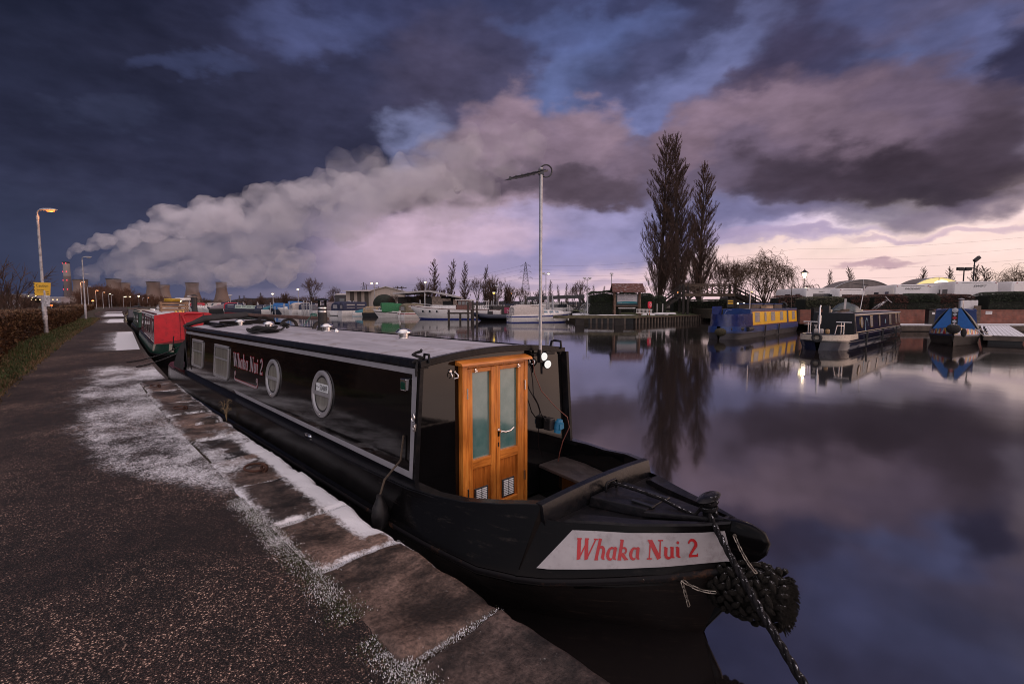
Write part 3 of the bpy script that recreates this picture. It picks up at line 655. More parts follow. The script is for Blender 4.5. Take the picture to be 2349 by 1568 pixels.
# lettering drawn as brush strokes with slab serifs
def glyph(ch):
 P = []
 def st(a, b, w0, w1=None):
  w1 = (w1 or w0)*1.42; w0 = w0*1.42; dx, dy = b[0]-a[0], b[1]-a[1]; l = sqrt(dx*dx+dy*dy); nx, ny = -dy/l, dx/l
  P.append([(a[0]+nx*w0/2, a[1]+ny*w0/2), (a[0]-nx*w0/2, a[1]-ny*w0/2), (b[0]-nx*w1/2, b[1]-ny*w1/2), (b[0]+nx*w1/2, b[1]+ny*w1/2)])
 def serif(x0, x1, y, h=.07): P.append([(x0, y-h/2), (x1, y-h/2), (x1, y+h/2), (x0, y+h/2)])
 def curve(pts, ws):
  for i in range(len(pts)-1): st(pts[i], pts[i+1], ws[i], ws[i+1])
  for (x, y), w in list(zip(pts, ws))[1:-1]: P.append([(x+w/2*cos(k*pi/4), y+w/2*sin(k*pi/4)) for k in range(8)])
 def arc(cx, cy, rx, ry, a0, a1, w0, wm, w1, n=10):
  pts = [(cx+rx*cos(radians(lerp(a0, a1, i/n))), cy+ry*sin(radians(lerp(a0, a1, i/n)))) for i in range(n+1)]
  ws = [(lerp(w0, wm, i/(n/2)) if i <= n/2 else lerp(wm, w1, i/(n/2)-1)) for i in range(n+1)]; curve(pts, ws)
 if ch == 'W':
  st((.10, .97), (.35, .02), .15); st((.35, .02), (.60, .85), .06); st((.54, .97), (.80, .02), .15); st((.80, .02), (1.10, .97), .06)
  serif(-.04, .24, .97); serif(.44, .68, .97); serif(.98, 1.22, .97); w = 1.2
 elif ch == 'h':
  st((.14, 1.0), (.12, 0), .13); arc(.30, .40, .17, .22, 150, 0, .05, .10, .13); st((.47, .40), (.47, .08), .13); st((.47, .10), (.60, .03), .10, .04); serif(.02, .16, .985); serif(.03, .24, .025); w = .62
 elif ch == 'a':
  arc(.27, .31, .19, .28, 60, 300, .06, .14, .06, 14); st((.47, .62), (.46, .08), .13); st((.46, .09), (.60, .03), .09, .04); st((.36, .57), (.50, .62), .06); w = .62
 elif ch == 'k':
  st((.14, 1.0), (.12, 0), .13); arc(.30, .46, .15, .15, 170, -60, .05, .08, .08); st((.22, .33), (.50, .03), .13, .11); st((.48, .05), (.62, .03), .07, .04); serif(.02, .16, .985); serif(.03, .24, .025); w = .62
 elif ch == 'N':
  st((.14, .97), (.14, .03), .06); st((.13, .97), (.70, .02), .17); st((.72, .97), (.72, .03), .06); serif(-.02, .24, .97); serif(.58, .88, .97); serif(.0, .28, .03); w = .88
 elif ch == 'u':
  st((.14, .60), (.13, .22), .13); arc(.30, .22, .17, .19, 180, 350, .13, .10, .05); st((.49, .62), (.48, .06), .13); st((.48, .09), (.62, .03), .09, .04); serif(.02, .16, .60); serif(.38, .50, .60); w = .64
 elif ch == 'i':
  st((.14, .60), (.13, .09), .13); st((.13, .10), (.27, .03), .10, .04); serif(.03, .16, .60); P.append([(.15+.085*cos(k*pi/5), .84+.085*sin(k*pi/5)) for k in range(10)]); w = .30
 elif ch == '2':
  arc(.29, .72, .21, .25, 170, -40, .06, .12, .13, 12); st((.44, .57), (.10, .10), .12, .08); P.append([(.04, 0), (.56, 0), (.58, .20), (.53, .20), (.50, .13), (.06, .13)]); w = .62
 else: w = .32
 return P, w
def script(text, fn, m, name, parent, lift, grow=0.0, gap=.035):
 mb = MB(); x = 0; k = 0
 for ch in text:
  P, w = glyph(ch)
  for pl in P:
   if grow:
    cx = sum(p[0] for p in pl)/len(pl); cyy = sum(p[1] for p in pl)/len(pl)
    pl = [(p[0]+grow*(1 if p[0] > cx else -1), p[1]+grow*(1 if p[1] > cyy else -1)) for p in pl]
   k += 1
   # subdivide long edges so the strokes follow a curved hull
   q = []
   for i, a in enumerate(pl):
    b = pl[(i+1) % len(pl)]; q += [a, ((a[0]+b[0])/2, (a[1]+b[1])/2)] if len(pl) == 4 else [a]
   mb.poly([fn(x+p[0], p[1], lift+.00012*(k % 23)) for p in q])
  x += w+gap
 return mb.obj(name, m, parent, fix=False)
def script_len(text, gap=.035): return sum(glyph(c)[1]+gap for c in text)-gap
STN = [(-10.74,.06,.80,.05,.42,.04), (-10.66,.40,.80,.38,.42,.30), (-10.45,.68,.795,.68,.41,.60), (-10.1,.88,.79,.89,.41,.82), (-9.6,.99,.785,1.01,.41,.94), (-9.0,1.03,.78,1.05,.41,.98), (-6,1.03,.745,1.055,.405,.985),
  (-3,1.03,.715,1.055,.40,.985), (-1,1.03,.70,1.055,.395,.98), (0,1.0,.70,1.05,.385,.945), (.3,.955,.705,1.035,.38,.89), (.55,.89,.715,1.015,.38,.82), (.84,.80,.76,.985,.38,.72), (1.09,.66,.79,.885,.385,.585)]
BOW = [(1.10,.66,.70,.885,.385,.585), (1.25,.60,.705,.79,.39,.48), (1.4,.50,.715,.685,.41,.37), (1.6,.385,.728,.52,.435,.235), (1.8,.255,.752,.335,.46,.10), (1.95,.15,.77,.165,.48,.02), (2.07,.05,.79,.05,.50,.012)]
def hull_pt(s, f, side=-1):         # f: 0 at the strake, 1 at the rim
 tg, zg, ts, zs, tw = interp(BOW if s > 1.095 else STN, s)
 return Vector((s, side*lerp(ts, tg, f), lerp(zs+.03, zg, f)))
def make_main_boat():
 R = thing('narrowboat', 'black narrowboat with silver bands and orange wooden front doors moored in the foreground', 'narrowboat', BO, BROT)
 def section(a):
  s, tg, zg, ts, zs, tw = a; wl = (s if s < 1.9 else min(s, 1.9+(s-1.9)*.05))
  h = [(s, -tg, zg), (s, -lerp(ts, tg, .06), zs+.05), (s, -ts-.022*min(1, ts*4), zs+.028), (s, -ts-.022*min(1, ts*4), zs-.028), (s, -ts, zs-.05), (wl, -tw, 0), (wl-.12, -tw*.8, -.35)]
  return h+[(x, -y, z) for x, y, z in reversed(h)]
 mb = MB(); mb.loft([section(a) for a in STN]+[section(a) for a in BOW], ring=False, cap=False)
 h_ = mb.obj('hull', [M_HULL, M_HULLOW], R, smooth=35)
 for p in h_.data.polygons:
  if all(h_.data.vertices[i].co.z < (.48 if h_.data.vertices[i].co.x > 1.7 else .385) for i in p.vertices): p.material_index = 1
 # rubbing strake
 mb = MB()
 for sd in (-1, 1):
  mb.tube([(a[0], sd*(a[3]+.012*min(1, a[3]*4)), a[4]) for a in STN+BOW[1:]], .026, 8)
 mb.obj('rubbing_strake', M_STRAKE, R, smooth=60)
 # stem
 prof = [(1.86,-.3),(1.90,0),(2.03,.2),(2.10,.42),(2.19,.56),(2.265,.65),(2.283,.725),(2.255,.775),(2.18,.80),(2.06,.805)]
 inn = [(1.70,-.3),(1.75,0),(1.88,.2),(1.95,.42),(1.98,.56),(2.0,.65),(2.01,.70),(2.01,.72),(2.0,.74),(1.97,.765)]
 mb = MB(); secs = []
 for (a, z), (i, zi) in zip(prof, inn):
  w = .030 if z > .3 else .018; wi = .055 if z > .3 else .03
  secs.append([(i, -wi, zi), (a-.03, -w, z), (a-.008, -w*.7, z), (a, 0, z), (a-.008, w*.7, z), (a-.03, w, z), (i, wi, zi)])
 mb.loft(secs); mb.obj('stem_post', M_HULL, R, smooth=50)
 # gunwale along the cabin and round the stern
 mb = MB()
 for sd in (-1, 1):
  secs = []
  for s, tg, zg, *_ in STN:
   ti = max(.0, tg-.115) if s < .1 else tg-.07
   secs.append([(s, sd*(tg+.004), zg-.012), (s, sd*(tg-.004), zg+.006), (s, sd*ti, zg+.012), (s, sd*ti, zg-.03), (s, sd*(tg-.02), zg-.03)])
  mb.loft(secs)
 mb.obj('gunwale', M_GUN, R, smooth=50)
 mb = MB(); mb.poly([(s, tg-.08, zg) for s, tg, zg, *_ in STN if s < -8.2]+[(s, -tg+.08, zg) for s, tg, zg, *_ in reversed(STN) if s < -8.2]); mb.obj('stern_deck', M_DECK, R)
 # cabin
 def prof_cab(s, zg, k=1.0): return [(s, -.93, zg), (s, -.862, 1.612), (s, .862, 1.612), (s, .93, zg)]
 sides = MB()
 for sd in (-1, 1):
  p = lambda s, t, z: (s, sd*t, z)
  pts = [(-8.3, .78), (-6, .755), (-3, .725), (0.0, .71)]
  vs = []
  for s, zg in pts: vs += [p(s, .93, zg), p(s, .862, 1.615), p(s, .83, 1.615), p(s, .90, zg)]
  sides.loft([vs[i*4:i*4+4] for i in range(4)])
 sides.obj('cabin_side', M_GLOSS, R, smooth=None)
 def side_pt(s, z, off=.003): return Vector((s, -.93+.0737*(z-.7)-off, z+off*.07))
 # roof with camber, dark rim and handrail
 N = 12; secs = [];
 for s in (-8.3, -6, -4, -2, -.02):
  top = [(s, -.80+1.60*j/N, 1.655+.065*(1-((j-N/2)/(N/2))**2)) for j in range(N+1)]
  secs.append(top+[(s, .80, 1.615), (s, -.80, 1.615)])
 mb = MB(); mb.loft(secs); mb.obj('roof', M_FROST, R, smooth=40)
 mb = MB()
 for sd in (-1, 1):
  mb.loft([[(s, sd*.872, 1.605), (s, sd*.872, 1.648), (s, sd*.85, 1.668), (s, sd*.815, 1.672), (s, sd*.795, 1.650), (s, sd*.795, 1.605)] for s in (-8.32, -4, .015)])
 mb.obj('handrail', M_GUN, R, smooth=50)
 secs = []
 for s, o in ((-.03, 0), (.022, 0)):
  top = [(s, -.872+1.744*j/16, 1.668+.068*(1-((j-8)/8)**2)) for j in range(17)]
  bot = [(s, .872-1.744*j/16, 1.612+.068*(1-((8-j)/8)**2)) for j in range(17)]
  secs.append(top+bot)
 mb = MB(); mb.loft(secs); mb.obj('roof_lip', M_GUN, R, smooth=50, bevel=.004)
 mb = MB(); mb.tube([(-.12, .80, 1.665), (-.10, .80, 1.73), (-.06, .80, 1.74), (.02, .80, 1.735), (.03, .80, 1.66)], .012, 8); mb.tube([(-.04, -.80, 1.66), (-.03, -.80, 1.715), (.03, -.80, 1.715), (.035, -.80, 1.65)], .011, 8); pieces(mb, 'grab_rail', M_GUN, R, smooth=60)
 # front bulkhead, far side flange
 pts = [(-.905, .25), (-.865, 1.615)]+[(-.85+1.70*j/14, 1.62+.068*(1-((j-7)/7)**2)) for j in range(15)]+[(.865, 1.615), (.905, .25)]
 T = Matrix(((0, 0, 1, 0), (1, 0, 0, 0), (0, 1, 0, 0), (0, 0, 0, 1)))
 mb = MB(); mb.prism(pts, -.035, -.004, T); mb.obj('front_bulkhead', M_GLOSS, R)
 mb = MB(); mb.loft([[(0, .90, .70), (.055, .93, .70), (.055, .965, .70), (0, .94, .70)], [(0, .835, 1.63), (.055, .85, 1.63), (.055, .885, 1.63), (0, .868, 1.63)]]); mb.loft([[(0, -.90, .70), (.012, -.90, .70), (.012, -.936, .70), (0, -.936, .70)], [(0, -.835, 1.63), (.012, -.835, 1.63), (.012, -.866, 1.63), (0, -.866, 1.63)]]); pieces(mb, 'corner_flange', M_GUN, R)
 mb = MB(); mb.prism([(-.93, .78), (-.862, 1.612), (.862, 1.612), (.93, .78)], -8.31, -8.29, T); mb.obj('rear_bulkhead', M_CANVAS, R)
 # silver bands on the quay side
 mb = MB()
 def band(s0, z0, s1, z1, s2, z2, s3, z3):
  a = [side_pt(s0, z0), side_pt(s1, z1), side_pt(s2, z2), side_pt(s3, z3)]; mb.poly(a)
 band(-8.28, 1.528, -.10, 1.556, -.028, 1.602, -8.28, 1.578); band(-8.28, .826, -.028, .738, -.075, .790, -8.28, .868); band(-.078, .790, -.030, .742, -.030, 1.600, -.100, 1.556)
 mb.obj('silver_band', M_SILVER, R, fix=False)
 # far side gets the same bands
 mb = MB(); q = lambda s, z: (s, .93-.0737*(z-.7)+.003, z)
 for a in ([(-8.28, 1.528), (-.1, 1.556), (-.03, 1.602), (-8.28, 1.578)], [(-8.28, .826), (-.03, .738), (-.075, .79), (-8.28, .868)]): mb.poly([q(*p) for p in a])
 mb.obj('silver_band', M_SILVER, R, fix=False)
 # windows
 def window(s0, s1, z0, z1, label=None):
  def rr(a0, a1, b0, b1, r, n=4):
   out = []
   for cx_, cz_, st_ in ((a1-r, b1-r, 0), (a0+r, b1-r, 90), (a0+r, b0+r, 180), (a1-r, b0+r, 270)):
    for k in range(n+1): an = radians(st_+90*k/n); out.append((cx_+r*cos(an), cz_+r*sin(an)))
   return out
  o = rr(s0, s1, z0, z1, .05); i_ = rr(s0+.035, s1-.035, z0+.035, z1-.035, .03)
  mb = MB(); n = len(o)
  vs = [side_pt(*p, .004) for p in o]+[side_pt(*p, .020) for p in o]+[side_pt(*p, .020) for p in i_]+[side_pt(*p, .004) for p in i_]
  mb.add(vs, [(k*n+j, k*n+(j+1) % n, (k+1)*n+(j+1) % n, (k+1)*n+j) for k in range(3) for j in range(n)])
  zb = lerp(z0, z1, .60)
  mb.add([side_pt(s0+.03, zb-.014, .018), side_pt(s1-.03, zb-.014, .018), side_pt(s1-.03, zb+.014, .018), side_pt(s0+.03, zb+.014, .018)], [(0, 1, 2, 3)])
  mb.add([side_pt(s0-.01, z1-.004, .024), side_pt(s1+.01, z1-.004, .024), side_pt(s1+.01, z1+.012, .006), side_pt(s0-.01, z1+.012, .006)], [(0, 1, 2, 3)])
  f = mb.obj('window', M_GREYF, R, smooth=40)
  mb = MB(); mb.poly([side_pt(*p, .006) for p in rr(s0+.03, s1-.03, z0+.03, z1-.03, .03)]); mb.obj('pane', M_PANE, f, fix=False)
  mb = MB();
  for a in ((s0+.034, z0+.03), (s1-.046, z0+.03)): mb.add([side_pt(a[0], a[1], .008), side_pt(a[0]+.012, a[1], .008), side_pt(a[0]+.012, z1-.03, .008), side_pt(a[0], z1-.03, .008)], [(0, 1, 2, 3)])
  pieces(mb, 'rubber_seal', M_RUBBER, f, fix=False)
 window(-7.65, -6.84, .955, 1.45); window(-6.045, -5.2, .933, 1.446)
 def porthole(sc_, zc, r, plate=False):
  mb = MB(); n = 36; rings_ = [(r, .004), (r, .018), (r-.014, .026), (r-.04, .024), (r-.055, .008)]
  vs = [side_pt(sc_+a*cos(2*pi*j/n), zc+a*sin(2*pi*j/n), o) for a, o in rings_ for j in range(n)]
  mb.add(vs, [(k*n+j, k*n+(j+1) % n, (k+1)*n+(j+1) % n, (k+1)*n+j) for k in range(len(rings_)-1) for j in range(n)])
  w = r-.05; mb.add([side_pt(sc_-w, zc-.018, .02), side_pt(sc_+w, zc-.018, .02), side_pt(sc_+w, zc+.018, .02), side_pt(sc_-w, zc+.018, .02), side_pt(sc_-w, zc-.018, .006), side_pt(sc_+w, zc-.018, .006), side_pt(sc_+w, zc+.018, .006), side_pt(sc_-w, zc+.018, .006)], [(0, 1, 2, 3), (0, 1, 5, 4), (3, 2, 6, 7)])
  f = mb.obj('porthole', M_GREYF, R, smooth=35)
  mb = MB(); mb.poly([side_pt(sc_+(r-.045)*cos(2*pi*j/n), zc+(r-.045)*sin(2*pi*j/n), .006) for j in range(n)]); mb.obj('pane', M_PANE, f, fix=False)
  mb = MB(); vs = [side_pt(sc_+a*cos(2*pi*j/n), zc+a*sin(2*pi*j/n), .009) for a in (r-.056, r-.072) for j in range(n)]
  mb.add(vs, [(j, (j+1) % n, n+(j+1) % n, n+j) for j in range(n)]); mb.obj('rubber_seal', M_RUBBER, f, fix=False)
  mb = MB(); p = side_pt(sc_, zc-r+.03, .024); mb.lathe([(.009, 0), (.006, .008)], p, 10, (0, -1, 0)); mb.obj('latch', M_CHROME, f, smooth=60)
  if plate:
   mb = MB(); mb.poly([side_pt(sc_-.15, zc+.022, .010), side_pt(sc_+.155, zc+.022, .010), side_pt(sc_+.155, zc+.105, .010), side_pt(sc_-.15, zc+.105, .010)]); pl = mb.obj('number_plate', mat('plate_white', (.72, .74, .74), .4, var=.05), f, fix=False)
   o = side_pt(sc_-.055, zc+.034, .0115); ax = side_pt(sc_+1, zc, 0)-side_pt(sc_, zc, 0); ay = side_pt(sc_, zc+1, 0)-side_pt(sc_, zc, 0)
   t = place_text('524809', .082, frame(o, ax, ay) @ Matrix.Diagonal((.72, 1.0, 1, 1)), mat('plate_ink', (.02, .02, .025), .6), f, 'plate_number', ext=.0004)
   mb = MB(); mb.add([side_pt(sc_-.125+.016*cos(k*pi/6), zc+.062+.014*sin(k*pi/6), .0115) for k in range(7)]+[side_pt(sc_-.125+.009*cos(k*pi/6), zc+.062+.007*sin(k*pi/6), .0115) for k in range(7)], [(k, k+1, 8+k, 7+k) for k in range(6)]); mb.add([side_pt(sc_-.100, zc+.058, .0115), side_pt(sc_-.064, zc+.058, .0115), side_pt(sc_-.064, zc+.063, .0115), side_pt(sc_-.100, zc+.063, .0115)], [(0, 1, 2, 3)]); mb.obj('plate_emblem', MATS['plate_ink'], f, fix=False)
 porthole(-3.235, 1.186, .236); porthole(-1.76, 1.182, .243, True)
 # name on the cabin side: grey letters edged in red, with a scrolled flourish below
 M_RED = mat('signwriting_red', (.42, .012, .02), .4, var=.1); M_LGREY = mat('signwriting_grey', (.33, .29, .31), .4, var=.08)
 txt = 'Whaka Nui 2'; LN = script_len(txt)
 fn = lambda x, y, o: side_pt(-4.965+1.34*x/LN, 1.185+.20*y-.004*x/LN, o)
 script(txt, fn, M_RED, 'cabin_name_outline', R, .0035, grow=.035); script(txt, fn, M_LGREY, 'cabin_name', R, .0068)
 def flour(w, o, m, nm):
  pts = []
  for k in range(22): a = radians(-560+k*25.5); r_ = .012+.042*k/21; pts.append((-4.855+r_*cos(a), 1.075+r_*sin(a)))
  left = [(-4.868, 1.075)]+[(-4.865+ (.012+.040*k/16)*cos(radians(90+k*30)), 1.075+(.012+.040*k/16)*sin(radians(90+k*30))) for k in range(17)]
  line = list(reversed([(-4.85+(.035-.0018*k)*cos(radians(180-k*26)), 1.082+(.035-.0018*k)*sin(radians(180-k*26))) for k in range(17)]))
  line += [(-4.885, 1.04), (-4.88, 1.012), (-4.85, .995)]+[(-4.80+.16*k, .992-.0008*k) for k in range(6)]+[(-3.90, .988), (-3.842, 1.0), (-3.818, 1.03)]
  line += [(-3.85+(.035-.0018*k)*cos(radians(k*26)), 1.078+(.035-.0018*k)*sin(radians(k*26))) for k in range(17)]
  mb = MB()
  for a, b in zip(line, line[1:]):
   dx, dz = b[0]-a[0], b[1]-a[1]; l = max(1e-5, sqrt(dx*dx+dz*dz));
   flat = abs(dz) < .02 and l > .04; ww = w*(1.0 if a[1] < 1.03 else .62); nx, nzv = -dz/l*ww/2, dx/l*ww/2; e = .006/l
   a_ = (a[0]-dx*e, a[1]-dz*e); b_ = (b[0]+dx*e, b[1]+dz*e)
   mb.poly([side_pt(a_[0]+nx, a_[1]+nzv, o), side_pt(a_[0]-nx, a_[1]-nzv, o), side_pt(b_[0]-nx, b_[1]-nzv, o), side_pt(b_[0]+nx, b_[1]+nzv, o)]); o += .00003
  mb.obj(nm, m, R, fix=False)
 flour(.034, .0035, M_RED, 'scroll_outline'); flour(.025, .0065, M_LGREY, 'scroll_flourish')
 # fore well: floor, lining, bench, cross beam
 mb = MB(); mb.poly([(-.02, -.93, .22), (1.08, -.60, .22), (1.08, .60, .22), (-.02, .93, .22)]); mb.obj('well_floor', mat('well_floor', (.012, .010, .010), .7, var=.6, bump=.3), R)
 mb = MB()
 for sd in (-1, 1):
  a = [(0, .90, .69), (.3, .875, .70), (.55, .81, .71), (.84, .72, .755), (1.08, .60, .78)]
  mb.loft([[(s, sd*t, z), (s, sd*(t-.03), .22)] for s, t, z in a], ring=False, cap=False)
 mb.obj('well_lining', M_GLOSS, R)
 mb = MB(); mb.prism([(.0, .50), (1.06, .34), (1.06, .60), (.84, .70), (.55, .79), (.3, .86), (0, .88)], .50, .53); mb.obj('bench_seat', mat('bench_board', (.045, .034, .032), .5, var=.4, bump=.2, dirt=(.07, .06, .058)), R, bevel=.006)
 mb = MB(); mb.poly([(.0, .52, .22), (1.06, .36, .22), (1.06, .36, .50), (0, .52, .50)]); mb.obj('bench_front', M_GLOSS, R)
 mb = MB(); mb.box((.62, .425, .46), (.09, .008, .022), rz=-.15); mb.obj('bench_label', mat('label_brown', (.25, .07, .03), .5), R)
 secs = []
 for t in [-.67+1.34*j/14 for j in range(15)]:
  c = .022*(1-(t/.67)**2); secs.append([(1.05, t, .26), (1.05, t, .79+c), (1.058, t, .800+c), (1.105, t, .796+c), (1.112, t, .785+c), (1.135, t, .665), (1.12, t, .26)])
 mb = MB(); mb.loft(secs); mb.obj('cross_beam', M_GUN, R, smooth=25)
 # fore deck: flat rims sloping to the stem, recessed plate, locker lid
 rim = [(s, tg, zg) for s, tg, zg, *_ in BOW]
 mb = MB()
 for sd in (-1, 1):
  secs = [[(s, sd*t, z), (s, sd*(t-.012), z+.012), (s, sd*max(.0, t-.02-.13*min(1, t*1.7)), z+.010), (s, sd*max(0, t-.03-.13*min(1, t*1.7)), z-.035)] for s, t, z in rim if s > 1.2]
  secs.insert(0, [(1.19, sd*.60, .685), (1.19, sd*.595, .69), (1.19, sd*.49, .688), (1.19, sd*.48, .66)]); mb.loft(secs, ring=False, cap=False)
 mb.obj('deck_rim', M_DECK, R, smooth=50)
 mb = MB(); mb.poly([(1.12, -.64, .668), (1.25, -.585, .674), (1.4, -.49, .684), (1.6, -.375, .698), (1.8, -.245, .722), (2.05, -.02, .755), (2.05, .02, .755), (1.8, .245, .722), (1.6, .375, .698), (1.4, .49, .684), (1.25, .585, .674), (1.12, .64, .668)]); mb.obj('fore_deck', M_DECK, R)
 mb = MB(); mb.loft([[(1.56, -.19, .712), (1.56, .19, .712), (2.03, .015, .768), (2.03, -.015, .768)], [(1.565, -.185, .748), (1.565, .185, .748), (2.02, .012, .795), (2.02, -.012, .795)]]); mb.obj('deck_plate', M_DECK, R, bevel=.006)
 mb = MB(); mb.loft([[(1.15, -.225, .67), (1.15, .225, .67), (1.585, .165, .70), (1.585, -.165, .70)], [(1.16, -.215, .742), (1.16, .215, .742), (1.57, .155, .757), (1.57, -.155, .757)]]); lid = mb.obj('locker_lid', M_DECK, R, bevel=.006)
 mb = MB()
 for t in (-.10, .10):
  mb.box((1.50, t, .762), (.15, .028, .014), rz=-.0); mb.lathe([(.011, -.022), (.011, .022)], (1.582, t, .762), 10, (0, 1, 0))
 mb.obj('lid_hinge', mat('hinge_steel', (.03, .03, .033), .3, .6), lid, bevel=.003)
 mb = MB(); mb.tube([(1.19, -.065, .74), (1.19, -.065, .80), (1.19, -.055, .81), (1.19, .055, .81), (1.19, .065, .80), (1.19, .065, .74)], .0085, 8); mb.obj('lid_handle', M_GUN, lid, smooth=60)
 # T-stud
 mb = MB(); mb.lathe([(.062, .735), (.060, .76), (.036, .772), (.033, .87), (.036, .885)], (1.915, 0, 0), 16);
 mb.loft([[(1.915+.02*0+rx*cos(k*pi/8), ry*sin(k*pi/8), z) for k in range(16)] for rx, ry, z in ((.036, .04, .872), (.050, .125, .888), (.052, .135, .896), (.042, .10, .908), (.02, .05, .914))]); mb.obj('mooring_stud', M_GUN, R, smooth=50)
 # white name panel on the quay side of the bow
 M_WP = mat('bow_panel_white', (.36, .33, .335), .40, var=.10, scale=6, dirt=(.25, .22, .22))
 def bow_pt(s, f, off):
  p = hull_pt(s, f); q = hull_pt(s+.01, f)-p; r_ = hull_pt(s, f+.01)-p; n = q.cross(r_).normalized()
  if n.y > 0: n = -n
  return p+n*off
 s_at = lambda a, f: lerp(1.185, 1.30, f) if a == 0 else lerp(2.085, 2.045, f)
 def panel_pt(a, f, o): return bow_pt(lerp(s_at(0, f), s_at(1, f), a), lerp(.13, .86, f), o)
 for sd in (0, 1):
  mb = MB(); n, m_ = 30, 6; vs = [panel_pt(i/n, j/m_, .009) for i in range(n+1) for j in range(m_+1)]
  if sd: vs = [Vector((v.x, -v.y, v.z)) for v in vs]
  mb.add(vs, [(i*(m_+1)+j, (i+1)*(m_+1)+j, (i+1)*(m_+1)+j+1, i*(m_+1)+j+1) for i in range(n) for j in range(m_)]); mb.obj('bow_panel', M_WP, R, smooth=180)
 # letters: proportional along the hull as painted
 def arclen():
  tab = [0];
  for i in range(60): tab.append(tab[-1]+(panel_pt((i+1)/60, .5, 0)-panel_pt(i/60, .5, 0)).length)
  return tab
 tab = arclen(); tot = tab[-1]
 def a_of(l):
  for i in range(60):
   if tab[i+1] >= l: return (i+(l-tab[i])/(tab[i+1]-tab[i]))/60
  return 1
 l0, l1 = tot*.13, tot*.835
 fn = lambda x, y, o: bow_pt(lerp(s_at(0, .5), s_at(1, .5), a_of(lerp(l0, l1, x/LN)))-.012*y, lerp(.13, .86, .24+.56*y), o)
 script(txt, fn, mat('bow_letter_red', (.40, .010, .014), .4, var=.12), 'bow_name', R, .0115)
 # chains and their eyes
 M_CHAIN = mat('chain_steel', (.30, .26, .22), .4, .8, var=.4, scale=40)
 def chain(a, b, n, sag=.02):
  mb = MB(); a, b = Vector(a), Vector(b)
  for k in range(n):
   t0, t1 = k/n, (k+1)/n; p = a.lerp(b, t0)-Vector((0, 0, sag*4*t0*(1-t0))); q = a.lerp(b, t1)-Vector((0, 0, sag*4*t1*(1-t1)))
   d = (q-p); l = d.length*.68; d.normalize(); u = d.cross(Vector((.3, 1, .2))).normalized(); w = u if k % 2 else d.cross(u); c = (p+q)/2
   mb.tube([c+d*l*sx+w*.008*sy for sx, sy in ((-.8, -1), (.8, -1), (1, 0), (.8, 1), (-.8, 1), (-1, 0))], .0032, 5, closed=True)
  return mb.obj('chain', M_CHAIN, R, smooth=60)
 chain((2.10, -.055, .725), (2.25, -.12, .585), 9); chain((1.885, -.275, .455), (2.05, -.185, .41), 6); chain((1.89, -.285, .45), (1.93, -.27, .31), 5, 0)
 mb = MB(); mb.lathe([(.012, 0), (.01, .012)], (1.885, -.262, .458), 10, (0, -1, 0)); mb.lathe([(.012, 0), (.01, .012)], (2.10, -.05, .728), 10, (0, -1, 0)); mb.lathe([(.010, 0), (.008, .012)], (1.72, -.435, .455), 10, (.3, -1, 0)); mb.obj('chain_eye', M_CHAIN, R)
 # doors in the bulkhead
 def bx(m, t0, t1, z0, z1, x0, x1): m.box(((x0+x1)/2, (t0+t1)/2, (z0+z1)/2), (x1-x0, t1-t0, z1-z0)); return m
 mb = MB(); bx(mb, -.485, -.432, .24, 1.60, -.01, .05); bx(mb, .252, .292, .24, 1.60, -.01, .05); bx(mb, -.432, .252, 1.572, 1.60, -.01, .048); mb.obj('door_frame', M_DOOR, R, bevel=.005)
 mb = MB(); mb.loft([[(-.02, -.52, 1.60), (.095, -.52, 1.60), (.085, -.52, 1.622), (-.02, -.52, 1.648)], [(-.02, .315, 1.60), (.095, .315, 1.60), (.085, .315, 1.622), (-.02, .315, 1.648)]]); mb.obj('door_hood', M_RAILW, R, bevel=.004)
 for nm, t0, t1, g0, g1, zr in (('door', -.430, -.105, -.372, -.162, .78), ('door', -.100, .250, -.052, .170, .80)):
  mb = MB(); bx(mb, t0, g0, .25, 1.568, .0, .042); bx(mb, g1, t1, .25, 1.568, .0, .042); d = mb.obj(nm, M_DOOR, R, bevel=.004)
  mb = MB(); bx(mb, g0, g1, 1.530, 1.568, .002, .040); bx(mb, g0, g1, zr-.085, zr, .002, .040); bx(mb, g0, g1, .25, .335, .002, .040); pieces(mb, 'door_rail', M_RAILW, d, bevel=.004)
  mb = MB(); bx(mb, g0, g1, .335, zr-.085, .006, .022); mb.obj('door_panel', M_PANELW, d)
  mb = MB(); bx(mb, g0, g1, zr, 1.530, .010, .016); mb.obj('glass', DOORGLASS, d)
  c = (g0+g1)/2; mb = MB(); bx(mb, c-.078, c+.078, .345, .515, .022, .030); v = mb.obj('vent', mat('vent_frame', (.05, .05, .055), .35, .3), d, bevel=.003)
  mb = MB()
  for k in range(9):
   for q in (-1, 1): mb.box((.033, c+q*.033, .365+.0165*k), (.006, .054, .0085))
  mb.obj('vent_slat', mat('vent_white', (.92, .92, .92), .35, var=.02), d)
  th = t0+.012 if nm and t0 < -.3 else t1-.012
  mb = MB()
  for z in (.5, 1.36): mb.lathe([(.008, -.045), (.008, .045)], (.048, t0-.003 if t0 < -.3 else t1+.006, z), 8);
  mb.obj('hinge', M_CHROME, d, smooth=60)
  kt = g0+.03 if t0 < -.3 else g1-.0; mb = MB(); mb.box((.046, kt, 1.548), (.006, .018, .035)); mb.lathe([(.007, 0), (.009, .02)], (.046, kt, 1.545), 8, (1, 0, 0)); mb.obj('door_catch', M_CHROME, d, bevel=.002)
